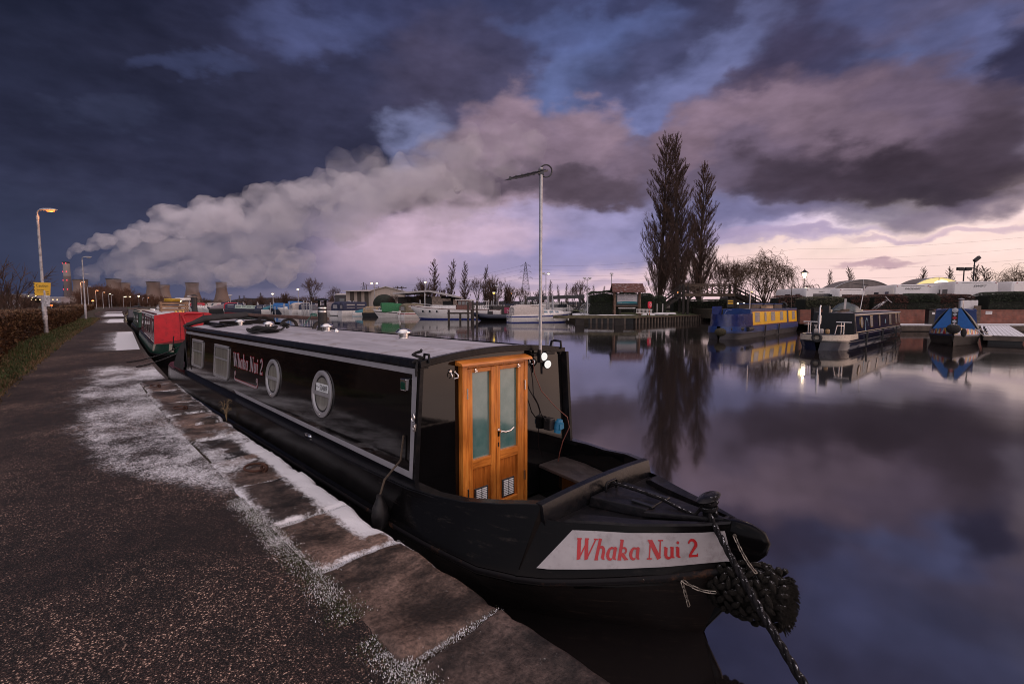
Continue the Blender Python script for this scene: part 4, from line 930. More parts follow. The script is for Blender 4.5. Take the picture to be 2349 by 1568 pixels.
  if t0 > -.3:
   mb = MB(); mb.box((.045, -.077, .97), (.005, .022, .075)); mb.lathe([(.010, 0), (.010, .045)], (.045, -.077, .985), 10, (1, 0, 0)); mb.tube([(.088, -.077, .985), (.095, -.04, .975), (.098, .02, .978), (.094, .065, 1.0)], [.010, .009, .008, .006], 8); mb.box((.044, -.077, .86), (.004, .016, .04)); mb.obj('handle', M_CHROME, d, smooth=50)
 mb = MB()
 for t, z in ((-.575, 1.56), (.345, 1.60)):
  mb.lathe([(.017, 0), (.012, .010)], (0, t, z), 12, (1, 0, 0)); mb.tube([(.01, t, z-.005), (.03, t, z-.03), (.025, t, z-.05)], .004, 6); mb.lathe([(.012, 0), (.009, .010)], (0, t+.045, z-.01), 12, (1, 0, 0)); mb.tube([(.01, t+.045, z-.01), (.045, t+.05, z-.03), (.04, t+.05, z-.055)], .005, 6); mb.tube([(.04, t+.05, z-.055), (.03, t+.02, z-.06)], .005, 6)
 mb.obj('coat_hook', M_CHROME, R, smooth=60)
 # side light, shackle, fairleads
 p = side_pt(-.165, 1.47, .0); mb = MB(); mb.box(p+Vector((0, -.022, 0)), (.085, .045, .095)); nl = mb.obj('navigation_light', M_CHROME, R, bevel=.006)
 mb = MB(); mb.box(p+Vector((.005, -.048, -.008)), (.055, .012, .06)); mb.obj('green_lens', mat('green_lens', (.003, .05, .03), .1), nl, bevel=.004)
 mb = MB(); c = Vector((-.012, -.908, 1.20)); mb.tube([c+Vector((.0, -.012+.0*k, 0))+Vector((.020*cos(k*pi/6), -.006, .03*sin(k*pi/6)+.03)) for k in range(12)], .006, 6, closed=True); mb.box(c+Vector((0, -.006, -.05)), (.028, .016, .06)); mb.tube([c+Vector((.012*cos(k*pi/6), -.012, .022*sin(k*pi/6)-.045)) for k in range(12)], .004, 6, closed=True); mb.obj('cleat', M_CHROME, R, smooth=60)
 mb = MB(); mb.loft([[(-1.95+.09*cos(k*pi/8)*q, -.985+.022*sin(k*pi/8)*q, z) for k in range(16)] for q, z in ((1, .722), (.85, .738), (.55, .742))]); mb.obj('fairlead', M_CHROME, R, smooth=40)
 # headlamps, mast and aerial
 mb = MB(); mb.box((.05, .50, 1.63), (.05, .30, .02)); mb.tube([(.05, .475, 1.66), (.06, .475, 1.44)], .012, 8); mb.obj('lamp_bracket', M_GUN, R, bevel=.003)
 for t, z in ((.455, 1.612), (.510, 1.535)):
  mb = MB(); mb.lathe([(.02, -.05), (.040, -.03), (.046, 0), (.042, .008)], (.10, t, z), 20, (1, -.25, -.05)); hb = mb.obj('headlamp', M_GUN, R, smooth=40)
  mb = MB(); mb.lathe([(.039, .009), (.034, .013), (.015, .016)], (.10, t, z), 20, (1, -.25, -.05)); mb.obj('lens', emit('headlamp_lens_glint', (1, .97, .93), .9), hb, smooth=50)  # lens is unlit; emission stands in for the bright sky it reflects
 mb = MB(); mb.tube([(.085, .425, 1.58), (.085, .425, 3.36)], .0155, 12); mast = mb.obj('aerial_mast', M_GALV, R, smooth=60)
 mb = MB(); mb.box((.085, .425, 1.60), (.04, .045, .09)); mb.box((.085, .425, 1.66), (.03, .05, .04)); mb.obj('mast_clamp', M_GUN, mast, bevel=.004)
 M_AER = mat('aerial_metal', (.05, .05, .055), .4, .5); A, B = Vector((.02, .085, 3.215)), Vector((.10, .50, 3.345)); dv = (B-A).normalized(); side = Vector((1, -.19, 0)).normalized(); upv = dv.cross(side).normalized()
 mb = MB(); mb.beam(A, B, .016, .016)
 for k in range(10):
  c = A.lerp(B, .02+k*.075); l = .09+.006*k; mb.tube([c-side*l, c+side*l], .0035, 5)
  if k % 2 == 0: mb.box(c, (.02, .02, .03), rz=-.8)
 c = B-dv*.05; mb.tube([c+dv*.03+side*.055*cos(k*pi/8)*.35+upv*.055*sin(k*pi/8)+dv*.055*cos(k*pi/8) for k in range(16)], .007, 6, closed=True); mb.box(c-dv*.03, (.03, .05, .05), rz=-.8)
 mb.obj('aerial', M_AER, mast)
 # plug, socket and their leads
 mb = MB(); mb.box((.05, .60, .93), (.09, .08, .12)); mb.obj('socket_box', M_RUBBER, R, bevel=.01)
 mb = MB(); q = Vector((.12, .66, .91)); mb.lathe([(.034, -.07), (.036, -.03), (.042, -.028), (.044, .04), (.036, .045), (.030, .065), (.018, .07)], q, 14, (.1, .2, 1)); mb.box(q+Vector((.035, 0, 0)), (.02, .06, .05)); mb.obj('blue_plug', mat('plug_blue', (.02, .16, .30), .4, var=.15), R, smooth=40)
 mb = MB(); mb.tube([(.04, .30, 1.56), (.05, .335, 1.50), (.05, .36, 1.38), (.05, .37, 1.25), (.06, .43, 1.15), (.06, .47, 1.05), (.06, .55, .96)], .005, 6); mb.obj('black_lead', M_RUBBER, R, smooth=60)
 mb = MB(); mb.tube([(.05, .36, 1.58), (.06, .375, 1.45), (.08, .45, 1.28), (.12, .62, 1.10), (.18, .72, 1.0), (.20, .73, .90), (.16, .68, .76), (.14, .66, .65), (.10, .68, .54)], .0045, 6); mb.obj('red_lead', mat('lead_red', (.16, .045, .03), .5), R, smooth=60)
 # roof fittings
 def roof_z(t): return 1.655+.065*(1-(t/.8)**2)
 for s, t in ((-6.95, -.25), (-5.45, -.22), (-3.76, .03), (-1.63, 0.0)):
  z = roof_z(t); mb = MB(); mb.lathe([(.085, -.004), (.085, .006), (.055, .010), (.055, .055), (.088, .062), (.090, .072), (.078, .094), (.045, .112), (.0, .118)], (s, t, z), 24); mb.obj('mushroom_vent', M_CHROME, R, smooth=40)
 z = roof_z(.1); mb = MB(); mb.lathe([(.092, -.01), (.092, .012), (.068, .03), (.068, .36)], (-4.1, .12, z), 20); fl = mb.obj('flue_pipe', mat('flue_black', (.012, .011, .010), .5, var=.5, scale=20, bump=.3, dirt=(.05, .035, .03)), R, smooth=45)
 mb = MB()
 for zz in (.265, .320): mb.lathe([(.069, zz), (.0705, zz+.004), (.0705, zz+.020), (.069, zz+.024)], (-4.1, .12, z), 20, cap=False)
 mb.obj('flue_band', M_CHROME, fl, smooth=45)
 mb = MB(); mb.lathe([(.112, .445), (.08, .468), (.0, .482)], (-4.1, .12, z), 20);
 for k in range(4): a = k*pi/2+.5; mb.box((-4.1+.064*cos(a), .12+.064*sin(a), z+.405), (.010, .024, .095), rz=a+pi/2)
 mb.lathe([(.067, .358), (.067, .366), (.056, .37)], (-4.1, .12, z), 20); mb.obj('flue_cap', M_GUN, fl, smooth=40)
 mb = MB(); mb.lathe([(.035, 0), (.035, .02), (.02, .04), (0, .045)], (-3.48, .05, roof_z(.05)), 12); mb.obj('roof_fitting', M_CHROME, R, smooth=50)
 for s in (-7.4, -6.0, -4.55):
  mb = MB(); mb.loft([[(s-.02, .30+a*cos(k*pi/10), roof_z(.3)+a*sin(k*pi/10)*.9) for a in (.16,) for k in range(11)]+[(s-.02, .30+.11*cos(pi-k*pi/10), roof_z(.3)+.11*sin(pi-k*pi/10)*.9) for k in range(11)], [(s+.02, .30+.16*cos(k*pi/10), roof_z(.3)+.16*sin(k*pi/10)*.9) for k in range(11)]+[(s+.02, .30+.11*cos(pi-k*pi/10), roof_z(.3)+.11*sin(pi-k*pi/10)*.9) for k in range(11)]]); mb.obj('pole_rack', M_RUBBER, R)
 # sliding hatch and the folded canvas at the stern
 mb = MB(); mb.loft([[(-8.35, -.46, 1.70), (-8.35, .46, 1.70), (-8.35, .46, 1.765), (-8.35, 0, 1.80), (-8.35, -.46, 1.765)], [(-7.35, -.46, 1.70), (-7.35, .46, 1.70), (-7.35, .46, 1.765), (-7.35, 0, 1.80), (-7.35, -.46, 1.765)]]); mb.obj('sliding_hatch', M_FROST, R)
 mb = MB()
 for t in (-.52, .52): mb.box((-7.6, t, 1.72), (1.5, .05, .06))
 mb.box((-7.33, 0, 1.745), (.04, 1.0, .09)); mb.box((-7.15, -.35, 1.715), (.5, .62, .03)); mb.obj('hatch_runner', M_GUN, R, bevel=.004)
 rnd = random.Random(4); secs = []
 for i in range(13):
  a = i/12; s = lerp(-8.25, -9.15, a); top = lerp(1.80, .92, a**1.5); row = []
  for j in range(15):
   b = j/14*2-1; w = lerp(.90, .96, a); zz = top-(top-.80)*max(0, abs(b)-.55)/.45*(.55+.45*0) if abs(b) > .55 else top
   row.append((s+.03*nz(a*4, b*5, 2), b*w, zz+.03*nz(a*6, b*6, 9)))
  secs.append(row)
 mb = MB(); mb.loft(secs, ring=False, cap=False)
 for sd in (-1, 1):
  sk = [[(lerp(-8.25, -9.15, i/12), sd*(lerp(.90, .96, i/12)+.006), lerp(1.80, .92, (i/12)**1.5)*.62+.28), (lerp(-8.25, -9.15, i/12)+.02*nz(i, 2), sd*(.955+.02*nz(i*.7, 3)), .80)] for i in range(13)]; mb.loft(sk, ring=False, cap=False)
 mb.obj('stern_canopy', M_CANVAS, R, smooth=60)
 mb = MB()
 for k in range(3): mb.tube([(-8.35-.12*k, -.85, 1.70-.03*k), (-8.30-.12*k, -.5, 1.80+.015*k), (-8.30-.10*k, .3, 1.86+.02*k), (-8.32-.1*k, .8, 1.78)], [.035, .05, .045, .03], 8)
 mb.obj('rolled_canvas', M_CANVAS, R, smooth=60)
 mb = MB(); mb.tube([(-8.22, -.90, 1.72), (-8.1, -.925, 1.3), (-7.85, -.95, .86)], .009, 6); mb.tube([(-8.95, -.97, 1.45), (-8.98, -1.0, 1.15), (-8.8, -1.0, 1.3)], .01, 6); mb.obj('canopy_strap', M_CANVAS, R, smooth=60)
 mb = MB(); mb.tube([(-9.95, 0, .8), (-9.9, 0, 1.2), (-9.6, 0, 1.45), (-9.0, 0, 1.5)], .022, 8); mb.obj('tiller', M_CHROME, R, smooth=60)
 return R
DOORGLASS = None
def door_glass():
 m, nt, b = newmat('door_glass'); n = texnoise(nt, 6, 5, .6); r = ramp(nt, [(.3, (.055, .16, .155)), (.75, (.15, .26, .25))]); nt.links.new(n.outputs[0], r.inputs[0]); nt.links.new(r.outputs[0], b.inputs['Base Color'])
 b.inputs['Roughness'].default_value = .25; b.inputs['Coat Weight'].default_value = 1; b.inputs['Coat Roughness'].default_value = .10; b.inputs['Coat IOR'].default_value = 1.9; return m
DOORGLASS = door_glass()
MAIN = make_main_boat()
def local(o): o.matrix_world = BMAT; return o
# things lying on, hanging from or tied to the boat
def boat_gear():
 rz = lambda t: 1.655+.065*(1-(t/.8)**2)
 # rope coil on the roof
 rnd = random.Random(8); mb = MB()
 for k in range(7):
  pts = []; ox, oy = rnd.uniform(-.05, .05), rnd.uniform(-.04, .04); a0 = rnd.uniform(0, 6); rx, ry = rnd.uniform(.20, .34), rnd.uniform(.06, .12)
  for j in range(20):
   a = a0+2*pi*j/20; t = -.58+oy+ry*sin(a)+.25*(rx*cos(a)); s = -4.55+ox+rx*cos(a); pts.append((s, t, rz(t)+.018+.010*k+.012*sin(3*a+k)))
  mb.tube(pts, .014, 7, closed=True)
 mb.tube([(-4.3, -.5, rz(.5)+.03), (-4.5, -.35, rz(.35)+.02), (-4.75, -.22, rz(.2)+.03)], .014, 7)
 mb.tube([(-4.75+.05*cos(k), -.2+.04*sin(k*1.3), rz(.2)+.03+.008*k) for k in range(9)], .016, 7)
 o = local(mb.obj('rope_coil', M_ROPE, smooth=60)); tag(o, 'black rope coiled loosely on the frosty roof of the black boat', 'rope')
 # pole and plank
 mb = MB(); mb.tube([(-8.75, .30, rz(.3)+.17), (-4.35, .30, rz(.3)+.17)], .03, 10); o = local(mb.obj('boat_pole', mat('pole_brown', (.10, .05, .035), .6, var=.5, scale=8, dirt=(.2, .15, .12)), smooth=60)); tag(o, 'brown wooden pole resting in racks on the boat roof', 'pole')
 mb = MB(); mb.box((-6.9, .44, rz(.44)+.16), (3.6, .16, .035)); o = local(mb.obj('gangplank', mat('plank_red', (.11, .035, .03), .6, var=.5, scale=6), bevel=.004)); tag(o, 'reddish brown gangplank lying beside the pole on the boat roof', 'plank')
 mb = MB(); rnd = random.Random(2)
 for k in range(4): mb.tube([(-4.95+.05*cos(2*pi*j/12+k), .30+.02*k, rz(.3)+.215+.03*sin(2*pi*j/12+k)) for j in range(12)], .007, 5, closed=True)
 mb.tube([(-4.95, .28, rz(.3)+.2), (-4.8, .1, rz(.1)+.04)], .005, 5); o = local(mb.obj('green_twine', mat('twine_green', (.015, .12, .09), .7), smooth=60)); tag(o, 'small loop of green twine tied round the pole on the roof', 'rope')
 # knot at the roof corner
 mb = MB(); mb.tube([(-.03+.035*cos(k*1.1), -.86+.03*sin(k*1.4), 1.62+.012*k) for k in range(12)], .012, 6); mb.tube([(-.02, -.875, 1.66), (0, -.90, 1.60), (.005, -.9, 1.55)], .01, 6); o = local(mb.obj('rope_lashing', M_ROPE, smooth=60)); tag(o, 'short dark rope lashing knotted at the front corner of the cabin roof', 'rope')
 # side fender
 f = thing('side_fender', 'black teardrop rubber fender hanging between the black boat and the quay', 'fender', W(-.175, -1.135, .36), BROT)
 mb = MB(); mb.lathe([(.0, -.005), (.042, .0), (.064, .04), (.068, .10), (.058, .17), (.034, .225), (.024, .25), (.024, .27), (.0, .275)], n=18); mb.obj('fender_body', mat('fender_rubber', (.013, .012, .013), .4, var=.4, scale=8, dirt=(.035, .03, .03), spec=.3), f, smooth=50)
 mb = MB(); mb.tube([(0, 0, .26), (.0, .045, .38), (.0, .19, .50), (.01, .215, .70)], .009, 6); mb.obj('lanyard', mat('lanyard_brown', (.07, .05, .035), .8, var=.5, scale=60), f, smooth=60)
 # bow rope fender
 b = thing('bow_fender', 'big woven black rope fender dusted with snow on the bow of the black boat', 'fender', W(2.205, -.02, .415), BROT); b.scale = (.88, .9, .9)
 rnd = random.Random(9); mb = MB()
 ax = Vector((1, .0, .06)).normalized(); u = Vector((0, 1, 0)); v = ax.cross(u).normalized()
 def prof(a): return .165*sqrt(max(.02, 1-(abs(a-.47)/.62)**3.2)) if a < .88 else .165*(1.05-.9*(a-.88)/.12*.35)
 for i in range(11):
  a = i/10; x = lerp(-.23, .20, a); r_ = prof(a)
  for j in range(15):
   th = 2*pi*(j+.5*(i % 2))/15; n_ = u*cos(th)+v*sin(th); c = ax*x+n_*r_; tdir = (-u*sin(th)+v*cos(th)); d = (tdir*.8+ax*(.75 if i % 2 else -.75)).normalized()
   e = d.cross(n_).normalized(); secs = []; jit = Vector((rnd.gauss(0, .006), rnd.gauss(0, .006), rnd.gauss(0, .006))); d = (d+Vector((rnd.gauss(0, .15), rnd.gauss(0, .15), rnd.gauss(0, .15)))).normalized()
   for q in range(5):
    g = (q/4-.5); w = .020*sqrt(max(.03, 1-(2*g)**2)); p = c+jit+d*.088*g+n_*(.014-.06*g*g); secs.append([p+e*w*cos(k*pi/3)+n_*w*.9*sin(k*pi/3) for k in range(6)])
   mb.loft(secs)
 for k in range(420):
  th = rnd.uniform(0, 2*pi); r_ = .145*sqrt(rnd.random()); p = ax*.19+u*r_*cos(th)+v*r_*sin(th); d = (ax+u*rnd.gauss(0, .4)+v*rnd.gauss(0, .4)).normalized(); mb.tube([p, p+d*rnd.uniform(.02, .05), p+d*.055+Vector((0, 0, -.01))], [.006, .005, .003], 4)
 mb.lathe([(.03, -.23), (.13, -.16), (.15, 0), (.15, .12), (.12, .19)], (0, 0, 0), 14, ax)
 mb.obj('rope_weave', mat('fender_rope', (.020, .017, .014), .95, var=.6, scale=60, bump=.9, snow=.36, spec=.2), b, smooth=60)
 # mooring rope from the stud to the quay, in two strands
 def rope(pts, r, tw, m, nm, lab):
  P = [Vector(p) for p in pts]; mb = MB(); fine = []
  for i in range(len(P)-1):
   n = max(2, int((P[i+1]-P[i]).length/.02))
   for k in range(n): fine.append(P[i].lerp(P[i+1], k/n))
  fine.append(P[-1])
  for ph in (0, 2*pi/3, 4*pi/3):
   q = []
   for k, p in enumerate(fine):
    t = (fine[min(k+1, len(fine)-1)]-fine[max(k-1, 0)]).normalized(); x = t.orthogonal().normalized(); x = (Vector((0, 0, 1))-t*t.z).normalized(); y = t.cross(x); a = ph+k*tw; q.append(p+(x*cos(a)+y*sin(a))*r*.55)
   mb.tube(q, r*.62, 6)
  o = local(mb.obj(nm, m, smooth=70)); tag(o, lab, 'rope'); return o
 S0 = Vector((1.93, -.03, .80)); E = Vector((2.705, -.84, .60)); dirn_ = (E-S0)
 pts = [S0+dirn_*k/10-Vector((0, 0, .05*4*(k/16)*(1-k/16))) for k in range(17)]
 rope(pts, .0175, .6, M_ROPESN, 'mooring_rope', 'thick snowy black mooring rope running from the bow stud to the quay')
 c = Vector((1.915, 0, .83)); mb = MB(); mb.tube([c+Vector((.047*cos(a), .047*sin(a), -.035+.006*a)) for a in [k*.45 for k in range(44)]], .012, 6)
 mb.tube([(1.885, -.03, .83), (1.85, -.045, .775), (1.75, -.03, .775), (1.6, .01, .785), (1.42, .03, .785), (1.2, .0, .80), (1.1, .02, .70)], .0115, 6)
 o = local(mb.obj('bow_line', M_ROPESN, smooth=60)); tag(o, 'thin frosty rope wound round the bow stud and across the locker lid', 'rope')
boat_gear()
# ------------------------------------------------------------------ power station on the horizon
M_CONC = mat('tower_concrete', (.20, .145, .125), .9, var=.12, scale=.03, stretch=(1, 1, .15))
M_CONCD = mat('chimney_concrete', (.16, .13, .13), .9, var=.1, scale=.05)
M_CONCL = mat('chimney_pale', (.30, .27, .26), .9, var=.1, scale=.05)
M_DARK = mat('dark_metal', (.02, .02, .025), .6)
M_REDL = emit('aviation_red', (1, .03, .06), 4)
def tower(xc, ytop, Y, wtop, label):
 c = D(xc, 698, Y); H = hz(ytop, Y); rt = wtop*.41/FPX*Y; o = thing('cooling_tower', label, 'cooling tower', (c.x, Y, 0), 0, 'cooling towers of the power station')
 prof = [(rt*1.62, 8)]+[(rt*(.90+.72*max(0, (.78-k/14)/.78)**1.7+.10*max(0, (k/14-.78)/.22)), 8+(H-8)*k/14) for k in range(1, 15)]
 mb = MB(); mb.lathe(prof, n=40, cap=False); mb.lathe([(prof[-1][0], H), (prof[-1][0]-1.5, H), (prof[-1][0]-2, H-14)], n=40, cap=False); mb.obj('shell', M_CONC, o, smooth=60)
 mb = MB()
 for k in range(36):
  a = 2*pi*k/36; b = a+pi/36; r = rt*1.62; mb.beam((r*cos(a), r*sin(a), 0), (r*cos(b), r*sin(b), 8.5), 1, 1); mb.beam((r*cos(b+pi/36), r*sin(b+pi/36), 0), (r*cos(b), r*sin(b), 8.5), 1, 1)
 mb.obj('leg_lattice', M_CONCD, o)
 mb = MB(); mb.lathe([(rt*1.0, H-2.2), (rt*1.03, H-2), (rt*1.03, H), (rt*.98, H)], n=40, cap=False); mb.obj('top_rim', M_DARK, o)
for a in ((188, 641, 2115, 34, 'squat cooling tower just right of the tall chimney, half hidden by brown trees'), (264, 639.5, 2110, 35, 'cooling tower standing clear above the brown trees behind the orange lamps'), (289, 648, 2480, 26, 'dark cooling tower tucked behind the right edge of another one above the lamps'),
   (354, 646, 2190, 33, 'broad cooling tower at the middle of the row beyond the treeline'), (379, 653, 2560, 26, 'dark narrow cooling tower half hidden behind the broad middle one'), (443, 648, 2240, 33, 'pinkish cooling tower second from the right end, its top lost in steam'), (510, 647, 2300, 28, 'rightmost cooling tower, lit pink, beside the open water')): tower(*a)
def chimney():
 Y = 2150; c = D(158.5, 698, Y); o = thing('chimney_stack', 'very tall power station chimney with rows of red warning lights', 'chimney', (c.x, Y, 0)); f = Y/FPX
 H = hz(600.5, Y); zb = hz(633, Y)
 mb = MB(); mb.lathe([(8.3*f, 0), (7.0*f, zb*.6), (6.7*f, zb)], n=28); mb.obj('lower_shaft', M_CONCD, o, smooth=60)
 mb = MB(); mb.lathe([(6.5*f, zb), (6.05*f, H-6)], n=28); mb.obj('upper_shaft', M_CONCL, o, smooth=60)
 mb = MB(); mb.lathe([(6.2*f, H-7), (6.1*f, H), (4.5*f, H), (4.4*f, H-5)], n=28); mb.obj('cap', M_DARK, o)
 for yy in (604, 623, 643, 663.5):
  z = hz(yy, Y); r = lerp(8.3*f, 6.05*f, z/H)
  for sx in (-.86, .62): mb = MB(); mb.ball((r*sx, -r*sqrt(1-sx*sx)-1, z), 1.6, 8, 5); mb.obj('warning_light', M_REDL, o)
 Y = 2250; c = D(152, 698, Y); f = Y/FPX; H = hz(655, Y); o = thing('chimney_stack', 'short dark chimney standing left of the tall one', 'chimney', (c.x, Y, 0))
 mb = MB(); mb.lathe([(3.7*f, 0), (3.0*f, H-2), (3.1*f, H)], n=20); mb.obj('shaft', mat('chimney_dark', (.035, .035, .05), .8), o, smooth=60)
 mb = MB(); mb.lathe([(3.15*f, H-5), (3.15*f, H+.5), (2.2*f, H+.5)], n=20, cap=False); mb.obj('cap', M_DARK, o)
chimney()
M_WIN = emit('lit_window', (1, .72, .38), 3.0)
def station_hall():
 Y = 900; o = thing('industrial_building', 'low pale industrial block with a row of lit windows left of the chimneys', 'building', D(105, 698, Y)+Vector((0, 0, -EYE)))
 L = (177-85)/FPX*Y; h = hz(683, Y); mb = MB(); mb.box((0, 0, h/2), (L, 18, h)); mb.obj('wall', mat('hall_wall', (.30, .27, .30), .8, var=.15, scale=.1), o)
 mb = MB(); mb.box((0, 0, h+.8), (L+2, 19, 1.6)); mb.obj('roof', mat('hall_roof', (.45, .42, .45), .8), o)
 for k in range(9):
  f = MB(); x = -L/2+L*(k+.6)/9.4; f.box((x, -9.2, h-3.2), (2.6, .5, 1.5)); w = f.obj('window', M_DARK, o); p = MB(); p.box((x, -9.6, h-3.2), (2.2, .3, 1.1)); p.obj('pane', M_WIN, w)
 o = thing('industrial_building', 'pale block with lit windows behind the bare trees at the far left', 'building', D(66, 698, Y)+Vector((0, 0, -EYE)))
 h = hz(676, Y); mb = MB(); mb.box((0, 0, h/2), (62, 18, h)); mb.obj('wall', MATS['hall_wall'], o); mb = MB(); mb.box((0, 0, h+.6), (64, 19, 1.2)); mb.obj('roof', MATS['hall_roof'], o)
 for k in range(5):
  f = MB(); f.box((-4+k*7, -9.2, h-2.5-(k % 2)*3), (2.6, .5, 1.5)); w = f.obj('window', M_DARK, o); p = MB(); p.box((-4+k*7, -9.6, h-2.5-(k % 2)*3), (2.2, .3, 1.1)); p.obj('pane', M_WIN, w)
station_hall()
# steam: two closed clouds of real vapour drifting off to the right
STEP = .12
def plume(name, label, path, voxel, dens, disp, dsz, seed, lump=1.0):
 rnd = random.Random(seed); mb = MB()
 for (x0, y0, r0, Y0), (x1, y1, r1, Y1) in zip(path, path[1:]):
  n = max(2, int(sqrt((x1-x0)**2+(y1-y0)**2)/(.34*(r0+r1)/2)))
  for k in range(n):
   t = (k+rnd.random())/n; r = lerp(r0, r1, t); a = rnd.uniform(0, 2*pi); o = r*lump*.62*sqrt(rnd.random()); q = r*rnd.uniform(.55, .95)
   Y = lerp(Y0, Y1, t)*(1+rnd.uniform(-.012, .012)); k2 = Y/FPX; mb.ball(D(lerp(x0, x1, t)+o*1.25*cos(a), lerp(y0, y1, t)+o*sin(a), Y), (q*k2*1.35, q*k2, q*k2*.92), 10, 7)
 m = bpy.data.materials.new(name); m.use_nodes = True; nt = m.node_tree; nt.nodes.remove(nt.nodes['Principled BSDF'])
 v = nt.nodes.new('ShaderNodeVolumePrincipled'); v.inputs['Density'].default_value = dens; v.inputs['Color'].default_value = (.955, .935, .975, 1); v.inputs['Anisotropy'].default_value = .1
 tc = nt.nodes.new('ShaderNodeNewGeometry'); mp = nt.nodes.new('ShaderNodeMapping'); mp.inputs['Scale'].default_value = (.55, 1, 1.1); nt.links.new(tc.outputs['Position'], mp.inputs[0]); nn = nt.nodes.new('ShaderNodeTexNoise'); nn.inputs['Scale'].default_value = 1/(dsz*1.1); nn.inputs['Detail'].default_value = 5; nt.links.new(mp.outputs[0], nn.inputs['Vector']); mr = nt.nodes.new('ShaderNodeMapRange'); mr.interpolation_type = 'SMOOTHSTEP'; mr.inputs[1].default_value = .36; mr.inputs[2].default_value = .62; mr.inputs[3].default_value = dens*.35; mr.inputs[4].default_value = dens*1.45; nt.links.new(nn.outputs[0], mr.inputs[0]); nt.links.new(mr.outputs[0], v.inputs['Density'])
 nt.links.new(v.outputs[0], nt.nodes['Material Output'].inputs['Volume'])
 m.cycles.volume_step_rate = STEP
 o = mb.obj(name, m, fix=False)
 r = o.modifiers.new('merge', 'REMESH'); r.mode = 'VOXEL'; r.voxel_size = voxel; r.use_smooth_shade = True
 sm = o.modifiers.new('blend', 'SMOOTH'); sm.iterations = 60; sm.factor = .5
 for k, (s, d) in enumerate(((dsz*1.25, disp*1.9), (dsz*.55, disp*1.0), (dsz*.24, disp*.42))):
  t = bpy.data.textures.new(name+str(k), 'CLOUDS'); t.noise_scale = s; t.noise_depth = 2
  q = o.modifiers.new('billow', 'DISPLACE'); q.texture = t; q.strength = d; q.mid_level = .5; q.texture_coords = 'GLOBAL'
 sm = o.modifiers.new('soften', 'SMOOTH'); sm.iterations = 5
 tag(o, label, 'steam', kind='stuff'); return o
plume('steam_plume', 'broad pinkish steam plume rising from the cooling towers and drifting right', [(176,642,7,2115),(195,632,17,2112),(240,616,28,2108),(300,602,40,2100),(370,588,50,2090),(450,570,60,2060),(540,548,68,2020),(630,520,70,1970),(720,492,68,1910),(810,464,66,1850),(900,440,62,1780),(990,422,60,1700)], 9, .0040, 46, 70, 3, 1.15)
plume('steam_plume', 'low soft steam drifting off the tops of the cooling towers', [(250,640,12,2150),(290,636,18,2180),(345,640,20,2190),(400,632,26,2210),(445,640,24,2235),(505,634,28,2280),(560,622,34,2240),(640,605,38,2160),(720,585,34,2080)], 9, .0062, 40, 60, 4, 1.1)
plume('steam_plume', 'thin pinkish end of the steam plume fading into the clouds beyond the mast', [(830,448,60,1840),(930,425,72,1760),(1030,398,76,1660),(1120,378,70,1580),(1200,366,48,1520)], 11, .0020, 95, 85, 5, 1.35)
plume('steam_plume', 'tall billows of steam standing up from the upper edge of the plume', [(500,492,26,2010),(560,486,34,1990),(640,462,40,1950),(720,432,40,1900),(780,428,38,1870)], 8, .0058, 40, 50, 6, 1.35)
plume('chimney_smoke', 'thinner pale smoke streaming from the top of the tall chimney', [(157.5,598,4.5,2150),(158.5,588,6.5,2150),(163,579,8.5,2148),(176,571,11,2143),(205,564,15,2132),(250,553,20,2112),(300,540,25,2100),(350,525,30,2085),(410,508,36,2065),(470,498,40,2040),(530,490,42,2010)], 6, .011, 20, 40, 7, 1.1)
# ------------------------------------------------------------------ street lamps
M_POST = mat('lamp_post_grey', (.34, .33, .35), .45, .3, var=.3, scale=3, dirt=(.12, .10, .10))
M_LANT = mat('lantern_grey', (.42, .40, .42), .5, .2)
M_SODIUM = emit('sodium_lamp', (1, .13, .02), 3.6); M_SODW = emit('sodium_dim', (1, .36, .10), 3.5); M_OFFL = mat('lantern_glass', (.45, .42, .42), .3); M_WHITEL = emit('white_lamp', (1, .82, .52), 5)
def street_lamp(x, ytop, Y, label, lit=None, base=.5, xb=None, watts=0, yaw=0.0, group='street lamps along the towpath'):
 p = D(x, ytop, Y); H = p.z-base; o = thing('street_lamp', label, 'street lamp', (p.x, p.y, base), yaw, group)
 k = max(1, Y/90)**.5
 mb = MB(); mb.lathe([(.105, 0), (.105, H*.24), (.085, H*.25), (.075*k, H*.27), (.055*k, H-.35)], n=12); mb.lathe([(.07*k, H-.5), (.07*k, H-.3)], n=12); mb.obj('post', M_POST, o, smooth=40)
 mb = MB(); mb.tube([(0, 0, H-.4), (0, 0, H-.12), (.06, 0, H-.02), (.22, 0, H+.02)], .035*k, 8); mb.obj('arm', M_POST, o, smooth=60)
 mb = MB(); s = []
 for xx, w, t, b in ((.15, .05, .05, -.01), (.35, .11, .09, -.03), (.75, .13, .09, -.05), (1.05, .07, .03, -.02)): s.append([(xx, w*cos(q*pi/6)*k, H+.02+(t if sin(q*pi/6) > 0 else -b)*sin(q*pi/6)*k) for q in range(12)])
 mb.loft(s); h = mb.obj('lantern', M_LANT, o, smooth=50)
 mb = MB(); mb.ball((.72, 0, H-.035*k), (.24*k, .09*k, .07*k), 10, 6); mb.obj('bulb', lit or M_OFFL, h, smooth=180)
 if watts: l = lamp_light('street_light', (p.x+.72, p.y, p.z-.25), (1, .36, .10), watts, .12); l.parent = None
 return o
l1 = street_lamp(85, 482, 26.4, 'nearest lamp post with the yellow caution sign and a glowing orange lamp', M_SODIUM, watts=28)
H1 = D(85, 482, 26.4).z-.5
